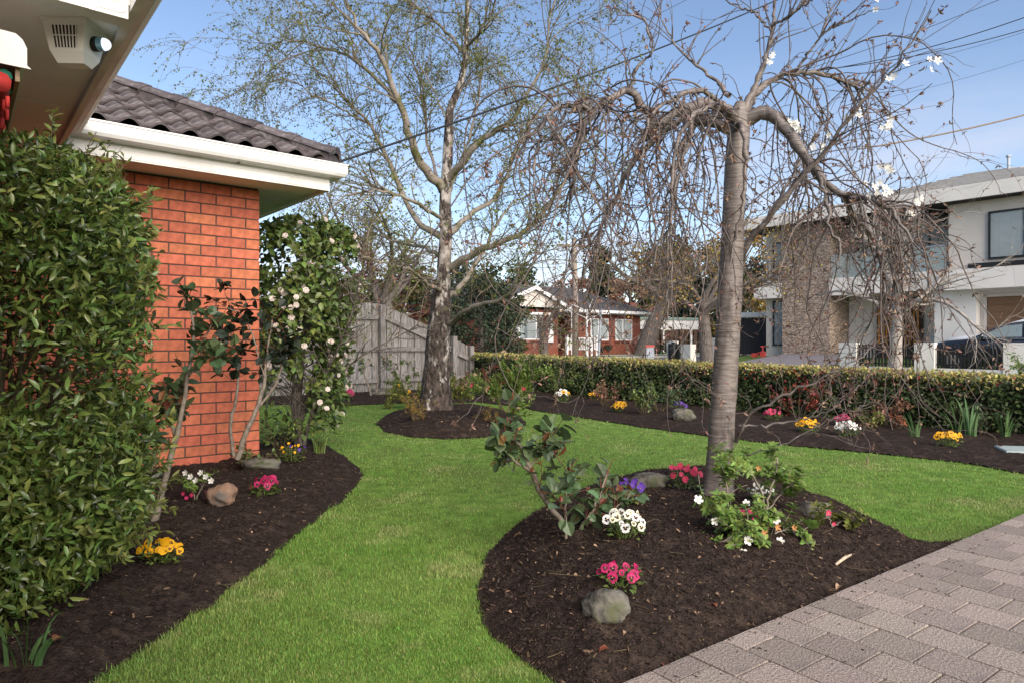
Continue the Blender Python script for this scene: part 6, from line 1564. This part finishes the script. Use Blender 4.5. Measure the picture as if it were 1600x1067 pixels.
# azaleas
me_az = blossom_mesh('azalea_flower', m_pet_white, 5, .62, .35); me_azp = blossom_mesh('pink_flower', m_pet_hot, 5, .7, .45); me_wilt = blossom_mesh('wilted_flower', m_wilt, 5, .5, .7)
me_azm = blossom_mesh('magenta_flower', m_pet_mag, 5, .7, .45)
def azalea(label, stems, Y0, nt, ls, base, fl=(), name='azalea', mat=m_azleaf, grp='azaleas', side=40, slen=.1):
    cl_ = [traced(c_, Y0, 16, .003) for c_ in stems]; t = thing(name, label, 'azalea', base, grp)
    sm = tubes(np.stack([c_[0] for c_ in cl_]), np.stack([c_[1] for c_ in cl_]), 7)
    p, tg, r, tt = along(cl_, side, .35, 1); W_ = grow(p, unit(perp(tg, rng.uniform(.4, 1.2, side)) + Z * .2), rng.uniform(.4, 1.3, side) * slen, 7, 0, .12); RW = np.linspace(1, .6, 7)[None] * np.full((side, 1), .0022)
    a = merge([(sm[0], [sm[1]]), (lambda b_: (b_[0], [b_[1]]))(tubes(W_, RW, 5))]); mesh_np('stems', a[0], a[1], m_cane, t, smooth=True)
    tips = W_[:, -1]; dirs = unit(W_[:, -1] - W_[:, -2])
    p, tg, r, tt = along(as_limbs(W_, RW), nt, .3, 1, wts=[1.] * side); nl_ = 6
    idx = np.repeat(np.arange(nt), nl_); ax = unit(tg + Z * .6)[idx]; rd = rdir(len(idx)); rd = unit(rd - (rd * ax).sum(1, keepdims=True) * ax)
    leaf_mesh('foliage', T_leaf(.25, .08, .15), p[idx] + rd * .004, unit(rd + ax * .45), unit(ax - rd * .3), rng.uniform(.7, 1.25, len(idx)) * ls, mat, t, 'stuff')
    for (me, nm, px, py, dy, sz) in fl: put(me, nm, t, P(px, py, Y0 + dy), (random.uniform(-.3, .3), -1, random.uniform(.0, .8)), sz)
    return t
YA = 3.25
azb = P(1172, 915, YA)
az_t = azalea('airy azalea with open white flowers and wilted blooms near the driveway', [
    [(1172, 912, 0, .007), (1155, 860, .0, .006), (1130, 800, 0, .005), (1105, 785, 0, .003)], [(1175, 912, 0, .006), (1178, 870, -.05, .005), (1160, 830, -.08, .004), (1105, 865, -.1, .003)],
    [(1178, 910, 0, .006), (1190, 860, .05, .005), (1215, 830, .08, .004), (1255, 830, .1, .003)], [(1180, 910, 0, .006), (1165, 850, .1, .005), (1140, 815, .15, .004), (1135, 740, .15, .003)],
    [(1174, 912, 0, .005), (1140, 870, -.05, .004), (1100, 890, -.08, .003)], [(1178, 910, 0, .005), (1185, 850, 0, .004), (1190, 805, 0, .003)]], YA, 640, .034, azb,
    [(me_az, 'flower', 1168, 843, -.12, .024), (me_az, 'flower', 1161, 864, -.14, .024), (me_az, 'flower', 1091, 780, -.05, .024), (me_az, 'flower', 1117, 813, -.05, .02), (me_az, 'flower', 1166, 785, .1, .019), (me_az, 'flower', 1212, 812, 0, .022),
     (me_az, 'flower', 1219, 844, 0, .02), (me_wilt, 'wilted_flower', 1214, 822, -.02, .018), (me_wilt, 'wilted_flower', 1193, 833, -.06, .02), (me_wilt, 'wilted_flower', 1240, 824, .05, .016), (me_azm, 'magenta_flower', 1160, 800, .15, .02), (me_azm, 'magenta_flower', 1173, 797, .15, .02), (me_azm, 'magenta_flower', 1180, 808, .15, .02), (me_azm, 'magenta_flower', 1198, 820, .1, .018)], side=130, slen=.12)
b2 = bz_('cherry', 1195, 800, .17)
azalea('azalea with fresh green tips just right of the cherry trunk', [
    [(1195, 800, 0, .006), (1190, 770, 0, .005), (1170, 735, 0, .004), (1130, 712, -.1, .003)], [(1196, 800, 0, .006), (1205, 760, 0, .005), (1215, 720, .05, .004), (1205, 705, .05, .003)], [(1197, 800, 0, .005), (1225, 765, 0, .004), (1255, 740, 0, .003)], [(1194, 800, 0, .005), (1180, 780, .0, .004), (1180, 750, .1, .003)]],
    b2[1], 260, .033, b2, [(me_wilt, 'wilted_flower', 1185, 730, 0, .016), (me_wilt, 'wilted_flower', 1235, 745, 0, .014)], side=44, slen=.11)
b3 = bz_('cherry', 1300, 822, .13)
azalea('low yellow tipped azalea with hot pink buds near the driveway end', [[(1300, 822, 0, .004), (1295, 810, 0, .003), (1285, 800, 0, .002)], [(1302, 822, 0, .004), (1315, 812, 0, .003), (1335, 812, 0, .002)]], b3[1], 60, .032, b3,
       [(me_azp, 'flower', 1294, 800, -.02, .016), (me_azp, 'flower', 1303, 817, -.03, .011)], mat=m_yelleaf, side=18, slen=.07)
b4 = bz_('left', 305, 780, .1)
azalea('azalea with white blooms and magenta buds behind the brown stone', [[(305, 782, 0, .005), (300, 765, 0, .004), (290, 745, 0, .003)], [(306, 782, 0, .005), (315, 760, 0, .004), (325, 745, 0, .003)]], b4[1], 60, .03, b4,
       [(me_az, 'flower', 290 + 8 * k_, 738 + 6 * (k_ % 3), -.03, .02) for k_ in range(6)] + [(me_azm, 'magenta_flower', *q_, -.06, .014) for q_ in ((292, 777), (300, 772), (287, 770), (323, 768), (240, 770))], side=20, slen=.07)

# pansies
def pansy_mesh(name, mat, blotch):
    vs = []; fs = []; mi = []
    def petal(a, r, w, zz, m, sh=0.0):
        ca, sa = math.cos(a), math.sin(a); b0_ = len(vs)
        for x, y in ((sh, -.03), (.35, -w * .8), (.7, -w), (.95, -w * .55), (1, 0), (.95, w * .55), (.7, w), (.35, w * .8), (sh, .03)):
            x *= r; y *= r; vs.append((x * ca - y * sa, x * sa + y * ca, zz + .12 * (x * x) * math.cos(3 * y + a)))
        fs.append(list(range(b0_, b0_ + 9))); mi.append(m)
    petal(R(60), 1, .55, -.04, 0); petal(R(120), 1, .55, -.07, 0); petal(R(5), .95, .5, 0, 0); petal(R(175), .95, .5, .02, 0); petal(R(270), 1.0, .72, .05, 0)
    if blotch is not None: petal(R(270), .55, .6, .075, 1); petal(R(15), .5, .45, .03, 1); petal(R(165), .5, .45, .05, 1)
    b0_ = len(vs)
    for k in range(6): vs.append((.09 * math.cos(k * 1.047), .09 * math.sin(k * 1.047), .10))
    fs.append(list(range(b0_, b0_ + 6))); mi.append(2)
    me = bpy.data.meshes.new(name); me.from_pydata(vs, [], fs); me.update()
    for m in (mat, blotch or mat, m_eye): me.materials.append(m)
    me.polygons.foreach_set('material_index', np.array(mi, np.int32)); return me
PM = {'yellow': pansy_mesh('yellow_pansy', m_pet_yel, m_blotch_brown), 'plain_yellow': pansy_mesh('plain_yellow_pansy', m_pet_yel, None), 'white': pansy_mesh('white_pansy', m_pet_white, m_blotch), 'cream': pansy_mesh('cream_pansy', m_pet_cream, m_blotch),
      'magenta': pansy_mesh('magenta_pansy', m_pet_mag, m_blotch), 'violet': pansy_mesh('violet_pansy', m_pet_vio, None), 'pink': pansy_mesh('pink_flower', m_pet_hot, None), 'plain_white': pansy_mesh('plain_white_pansy', m_pet_white, None)}
def pansies(label, key, px, py, kinds, n, wpx, hpx, fs_, grp='pansy clumps'):
    """clump whose blooms fill an ellipse wpx x hpx pixels standing on the bed at (px,py)"""
    b0_ = bz_(key, px, py); Y0 = b0_[1]; t = thing('pansy_clump', label, 'flowers', b0_, grp); sc_ = Y0 / FPX
    w_, h_ = wpx * sc_ / 2, hpx * sc_
    n = int(n * 1.3); nl_ = 110; a = rng.random(nl_) * 6.28; rr_ = np.sqrt(rng.random(nl_)) * w_ * .9
    pos = b0_ + np.stack([np.cos(a) * rr_, np.sin(a) * rr_ * .8, rng.random(nl_) * h_ * .6], 1)
    leaf_mesh('foliage', T_leaf(.34, .1, .15), pos, unit(np.stack([np.cos(a), np.sin(a), .4 + 0 * a], 1) + rdir(nl_) * .5), unit(rdir(nl_) * .5 + Z), rng.uniform(.7, 1.2, nl_) * max(.03, w_ * .3), m_camleaf, t, 'stuff')
    stm = []
    for k in range(n):
        a_ = 2.399 * k; r_ = math.sqrt((k + .5) / n); x_ = math.cos(a_) * r_; y_ = math.sin(a_) * r_
        pos = b0_ + np.array([x_ * w_, y_ * w_ * .7, h_ * (.35 + .6 * (1 - .5 * r_ * r_) * (.55 + .45 * (y_ + 1) / 2)) + random.uniform(-.1, .1) * h_])
        nrm = np.array([x_ * .7, -.75 + y_ * .3, .55]) + rng.normal(size=3) * .28
        put(PM[kinds[k % len(kinds)]], 'flower', t, pos, nrm, fs_ * random.uniform(.45, 1.0), random.uniform(-.5, .5)); stm.append(np.stack([b0_ + (pos - b0_) * [.4, .4, 0], b0_ + (pos - b0_) * [.8, .8, .6], pos - nrm / np.linalg.norm(nrm) * .006]))
    sv = tubes(np.stack(stm), np.full((n, 3), .0018), 4); mesh_np('stems', sv[0], [sv[1]], m_azleaf, t)
    return t
pansies('bright yellow pansies at the foot of the clipped shrub', 'left', 252, 876, ['plain_yellow', 'yellow'], 11, 66, 34, .026)
pansies('magenta pansies between the brown stone and the lawn', 'left', 414, 772, ['magenta'], 10, 46, 30, .030)
pansies('tiny yellow and violet flowers below the camellia', 'left', 456, 720, ['plain_yellow', 'plain_yellow', 'violet'], 9, 46, 32, .017)
pansies('cream white pansies with dark faces behind the foreground rose', 'cherry', 978, 838, ['cream', 'white'], 15, 62, 44, .027)
pansies('deep magenta pansies right behind the mossy boulder', 'cherry', 968, 914, ['magenta'], 9, 72, 36, .026)
pansies('hot pink flowers left of the cherry trunk', 'cherry', 1070, 762, ['pink'], 13, 52, 40, .024)
pansies('violet pansies behind the foreground rose', 'cherry', 985, 785, ['violet'], 8, 46, 40, .026)
pansies('white pansies with black faces right of the cherry trunk', 'cherry', 1190, 782, ['white'], 8, 42, 26, .028)
HB = 'pansy clumps along the hedge'
pansies('white and yellow pansies nearest the birch in the hedge bed', 'back', 880, 628, ['white', 'white', 'yellow'], 9, 26, 22, .05, HB)
pansies('small yellow pansy tuft at the left of the hedge bed', 'back', 928, 622, ['yellow'], 5, 14, 12, .05, HB)
pansies('yellow pansies left of the pale hedge bed stone', 'back', 967, 642, ['yellow'], 9, 22, 16, .045, HB)
pansies('yellow pansies just right of the cherry trunk by the hedge', 'back', 1264, 675, ['yellow'], 14, 36, 24, .038, HB)
pansies('pure white pansies in front of a magenta clump by the hedge', 'back', 1325, 680, ['plain_white', 'white'], 15, 38, 24, .036, HB)
pansies('magenta pansies behind the white ones by the hedge', 'back', 1317, 664, ['magenta'], 8, 26, 18, .04, HB)
pansies('yellow pansies near the iris leaves at the right', 'back', 1483, 696, ['yellow'], 14, 38, 24, .035, HB)
pansies('magenta flowers against the hedge right of the cherry trunk', 'back', 1208, 655, ['magenta', 'pink'], 8, 26, 18, .04, HB)
pansies('small violet flowers under the hedge left of the cherry trunk', 'back', 1062, 640, ['violet'], 6, 22, 14, .04, HB)
pansies('magenta flower tuft at the right foot of the camellia', 'back', 545, 628, ['magenta'], 6, 14, 16, .06, HB)

# strap-leaved clumps
def strap(label, key, px, py, n, hpx, wpx, lw, name='iris_clump', cat='iris', grp='strap leaved clumps', mat=m_iris, lean=.25, base=None):
    b0_ = bz_(key, px, py) if base is None else base; sc_ = b0_[1] / FPX; t = thing(name, label, cat, b0_, grp)
    for k in range(n):
        h = hpx * sc_ * random.uniform(.55, 1.05); a = random.uniform(0, 6.28); r_ = random.random() * wpx * sc_ * .2; ln_ = random.uniform(.2, 1) * wpx * sc_ * .5
        p0_ = b0_ + np.array([math.cos(a) * r_, math.sin(a) * r_ * .6, -.02]); d = np.array([math.cos(a), math.sin(a) * .6, 0]); vs = []; m = 6; bl = random.uniform(0, 6.28); sd = np.array([math.cos(bl), math.sin(bl) * .5, 0])
        for i in range(m):
            u = i / (m - 1); c_ = p0_ + d * ln_ * (u ** 1.8) + Z * h * (u - lean * u ** 4 * .5); w_ = lw * (1 - u ** 2.2) * .5 + .0006
            vs += [c_ - sd * w_, c_ + sd * w_]
        mb = MB(); mb.add(vs, [(2 * i, 2 * i + 1, 2 * i + 3, 2 * i + 2) for i in range(m - 1)]); mb.build('leaf', mat, t)
strap('tall iris leaves in the middle of the right hedge bed', 'back', 1515, 680, 16, 78, 44, .034)
strap('slanting iris leaves left of the tallest iris clump', 'back', 1496, 676, 8, 60, 40, .03)
strap('fan of iris leaves nearest the grey slab', 'back', 1570, 682, 12, 54, 40, .032)
strap('low iris leaves behind the drooping cherry tips', 'back', 1428, 680, 10, 50, 34, .028)
strap('iris leaves against the hedge right of the cherry tips', 'back', 1460, 665, 9, 44, 36, .028)
strap('dark strappy grass clump at the foot of the camellia', 'left', 498, 706, 26, 46, 46, .012, 'strappy_clump', 'plant', mat=m_camleaf, lean=.8)
strap('green strappy clump at the bottom left corner', 'left', 38, 1050, 16, 120, 130, .014, 'strappy_clump', 'plant', lean=.7)
# small shrubs of the beds
SG = 'small shrubs in the beds'
b0_ = bz_('back', 640, 622); t_, tips = bush('small_shrub', 'round yellow green shrub left of the birch stem', P(645, 622, 11.2) * [1, 1, 0] + Z * .06, .48, .42, m_yelleaf, 12, 1500, .045, SG)
flowers(t_, PM['plain_yellow'], tips, 6, .03)
t_, tips = bush('small_shrub', 'yellow green shrub right behind the birch stem', P(722, 620, 11.3) * [1, 1, 0] + Z * .06, .55, .42, m_yelleaf, 12, 1300, .045, SG)
t_, tips = bush('small_shrub', 'brown tinged tuft at the front left of the birch foot', bz_('birch', 648, 655, .1), .36, .2, m_gold, 16, 900, .035, SG, tmpl=T_dia(.1, .05), flat=.2)
t_, tips = bush('small_shrub', 'rusty low tuft at the right of the birch foot', bz_('birch', 775, 655, .1), .26, .26, m_gold, 12, 500, .03, SG, tmpl=T_dia(.1, .05), flat=.2)
lp_ = bz_('birch', 770, 664, .08)
t_ = thing('leaning_shrub', 'fluffy light green shrub leaning on a bare stem beside the birch', 'shrub', lp_, SG)
cl_ = [traced([(762, 668, 0, .02), (790, 655, -.1, .018), (803, 642, -.1, .014), (805, 615, 0, .01), (800, 590, 0, .006)], 8.2, 12), traced([(795, 650, -.1, .012), (780, 630, 0, .01), (765, 612, 0, .006), (755, 605, 0, .004)], 8.2, 12), traced([(803, 640, -.1, .012), (815, 620, .1, .01), (822, 600, .1, .006), (825, 585, .1, .004)], 8.2, 12)]
p, tg, r, tt = along(cl_, 90, .4, 1); W_ = grow(p, unit(perp(tg, rng.uniform(.4, 1.2, 90)) + Z * .4), rng.uniform(.12, .36, 90), 6, 0, .1); a = tubes(np.stack([c_[0] for c_ in cl_]), np.stack([c_[1] for c_ in cl_]), 7)
sm = merge([(a[0], [a[1]]), (lambda b_: (b_[0], [b_[1]]))(tubes(W_, np.full((90, 6), .003), 4))]); mesh_np('stems', sm[0], sm[1], m_stem, t_, smooth=True)
p, tg, r, tt = along(as_limbs(W_, np.full((90, 6), .003)), 4600, .1, 1); leaf_mesh('foliage', T_leaf(.22, .08, .1), p + rng.normal(size=p.shape) * .02, unit(tg + rdir(4600) * .8 + Z * .2), rdir(4600, .8), rng.uniform(.035, .065, 4600), M('fresh_leaf', (.14, .20, .045), .5, .2, 4, rnd=.4, hue=.02, transl=.3), t_, 'stuff')
flowers(t_, me_azp, W_[:, -1], 5, .03)
for i, (lb, px, py, Y0, h, r, mat, n) in enumerate((
    ('dark rose like shrub under the hedge left of the trunk', 1008, 640, 9.6, .42, .35, m_camleaf, 420), ('reddish small shrub in the hedge bed beside yellow pansies', 945, 628, 10.8, .42, .3, m_russet, 380),
    ('grey green small shrub in the hedge bed by the stone', 1030, 640, 10.0, .5, .36, m_roseleaf, 380), ('pale tipped shrub before the hedge under the cherry tips', 1390, 690, 8.3, .42, .3, m_russet, 420),
    ('tiny yellow green seedling before the white pansies', 1356, 688, 8.0, .26, .14, m_yelleaf, 160), ('russet nandina like shrub before the hedge right of the trunk', 1250, 640, 9.2, .55, .4, m_redleaf, 420),
    ('pale grey leaved rose among the iris leaves', 1535, 690, 7.6, .38, .22, m_roseleaf, 260), ('wilted brown leaved seedling in the right hedge bed', 1403, 696, 8.0, .2, .12, m_dryred, 60),
    ('shiny green shrub poking above the hedge at left', 868, 580, 11.8, .95, .32, m_camleaf, 700), ('leafy shrub at the fence foot right of the small rose', 625, 612, 13.4, .62, .36, m_camleaf, 700),
    ('reddish tipped shrub before the fence low end', 712, 606, 13.8, .62, .4, m_russet, 600), ('red leaved shrub before the far end of the hedge', 775, 612, 12.6, .65, .4, m_redleaf, 420),
    ('low leafy plant in shade under the camellia', 440, 690, 6.3, .34, .3, m_camleaf, 420), ('young plant at the wall foot behind the grey stone', 392, 700, 5.3, .2, .14, m_camleaf, 120))):
    x_ = (px - 800) * Y0 / FPX; key = 'left' if px < 500 else 'back'
    z_ = float(bed_z(key, np.array([x_]), np.array([Y0]))[0]); bush('small_shrub', lb, (x_, Y0, max(z_, .0)), h, r, mat, 8, n, .05 if Y0 > 7 else .04, SG)
ps = gp(1597, 12.2, .0); t_, tips = bush('garden_shrub', 'leafy shrub with pinkish tips beyond the hedge at the right edge', ps + [.05, 0, 0], 1.02, .34, m_azleaf, 9, 700, .06, SG, sr=.012, z0=.5)

# ================================================================== STONES, SLAB, LITTER
def rock(label, c, ax, mat, seed, rz=0.0):
    n, m = 26, 16; u, v = np.meshgrid(np.linspace(0, 2 * math.pi, n, endpoint=False), np.linspace(0, math.pi, m), indexing='xy')
    d = np.stack([np.cos(u) * np.sin(v), np.sin(u) * np.sin(v), np.cos(v)], -1).reshape(-1, 3)
    s = seed * 3.3; r_ = 1 + .8 * fbm(d[:, 0] * 1.3 + s + d[:, 2], d[:, 1] * 1.3 + s + d[:, 2] * 1.3, 2) + .34 * fbm(d[:, 0] * 4 + s + 2 * d[:, 2], d[:, 1] * 4 + 9, 3)
    q = np.sign(d) * np.abs(d) ** .95 * r_[:, None] * ax; c_, s_ = math.cos(rz), math.sin(rz)
    q = np.stack([q[:, 0] * c_ - q[:, 1] * s_, q[:, 0] * s_ + q[:, 1] * c_, q[:, 2]], 1) + c
    i, j = np.meshgrid(np.arange(m - 1), np.arange(n), indexing='ij'); i = i.ravel(); j = j.ravel(); j2 = (j + 1) % n
    o = mesh_np('boulder', q, [np.stack([i * n + j, (i + 1) * n + j, (i + 1) * n + j2, i * n + j2], -1)], mat, None, smooth=True, org0=c); props(o, label, 'rock', 'garden boulders'); return o
c_ = bz_('cherry', 945, 955, .1); rock('mossy grey boulder at the front of the driveway bed', c_ + Z * .012, (.086, .072, .07), m_rock, 1, .3)
c_ = bz_('left', 346, 786, .1); rock('brown weathered stone beside the white azalea', c_ + Z * .05, (.092, .085, .072), m_rockbrown, 2, -.3)
c_ = bz_('left', 405, 730, .1); rock('flat grey stone at the foot of the brick wall rose', c_ + Z * .02, (.16, .10, .06), m_rock, 3, .1)
c_ = bz_('cherry', 1012, 757, .12); rock('low grey stone behind the violet pansies', c_ + Z * .02, (.125, .09, .06), m_rock, 4)
c_ = bz_('cherry', 1270, 800, .14); rock('dark half buried stone beside the yellow tipped azalea', c_ + Z * .01, (.10, .08, .05), m_rock, 5, .2)
c_ = bz_('back', 1068, 655, .06); rock('pale stone in the hedge bed left of the cherry trunk', c_ + Z * .06, (.16, .12, .10), m_rock, 6)
c_ = bz_('back', 600, 614, .06); rock('flat pale stone at the fence post foot', c_ + Z * .02, (.34, .2, .1), m_rock, 7)
sl_ = G(1600, 738, .02); mb = MB(); mb.cbox(np.array([4.62, 6.28, -.02]), np.array([1.2, -.28, 0]), np.array([.14, .36, 0]), Z * .10, .01)
props(mb.build('stone_slab', m_slab, None, org0=(4.72, 6.6, -.02)), 'flat green grey slab at the right edge of the hedge bed', 'slab')
st0 = bz_('cherry', 1306, 886, .08); st1 = bz_('cherry', 1330, 870, .08); mb = MB(); mb.tube([st0 + Z * .012, (st0 + st1) / 2 + Z * .018, st1 + Z * .014], [.006, .008, .005], 7)
props(mb.build('bleached_stick', m_stick, None, smooth=True, org0=st0), 'short bleached stick lying on the mulch near the pavers', 'stick')
me_dl = leaf_obj_mesh('fallen_leaf', T_leaf(.4, .3, .35), m_dry); me_dr = leaf_obj_mesh('fallen_leaf_red', T_leaf(.42, .25, .3), m_dryred)
def fallen(label, key, px, py, size, me):
    p_ = bz_(key, px, py, .05); o = bpy.data.objects.new('fallen_leaf', me); COL.objects.link(o); o.location = tuple(p_ + Z * .014); o.scale = (size,) * 3; o.rotation_euler = (random.uniform(-.4, .4), random.uniform(-.4, .4), random.uniform(0, 6.28)); props(o, label, 'leaf', 'fallen leaves on the mulch')
for a in (('curled pale dry leaf on the driveway edge of the bed', 'cherry', 1180, 984, .05, me_dl), ('red brown leaf low in the driveway bed near the pavers', 'cherry', 1036, 1047, .04, me_dr), ('orange brown leaf below the mossy boulder', 'cherry', 952, 1018, .045, me_dr),
          ('small dry leaf on the bed next to the azalea stems', 'cherry', 1120, 950, .035, me_dr), ('pale dry leaf where bed and lawn meet left of the rose', 'cherry', 815, 838, .045, me_dl), ('dry leaf by the pavers above the stick', 'cherry', 1312, 920, .035, me_dl),
          ('orange leaf on the mulch at the lower left', 'left', 82, 1008, .04, me_dr), ('pale leaf beside the magenta pansies', 'left', 402, 774, .04, me_dl)): fallen(*a)
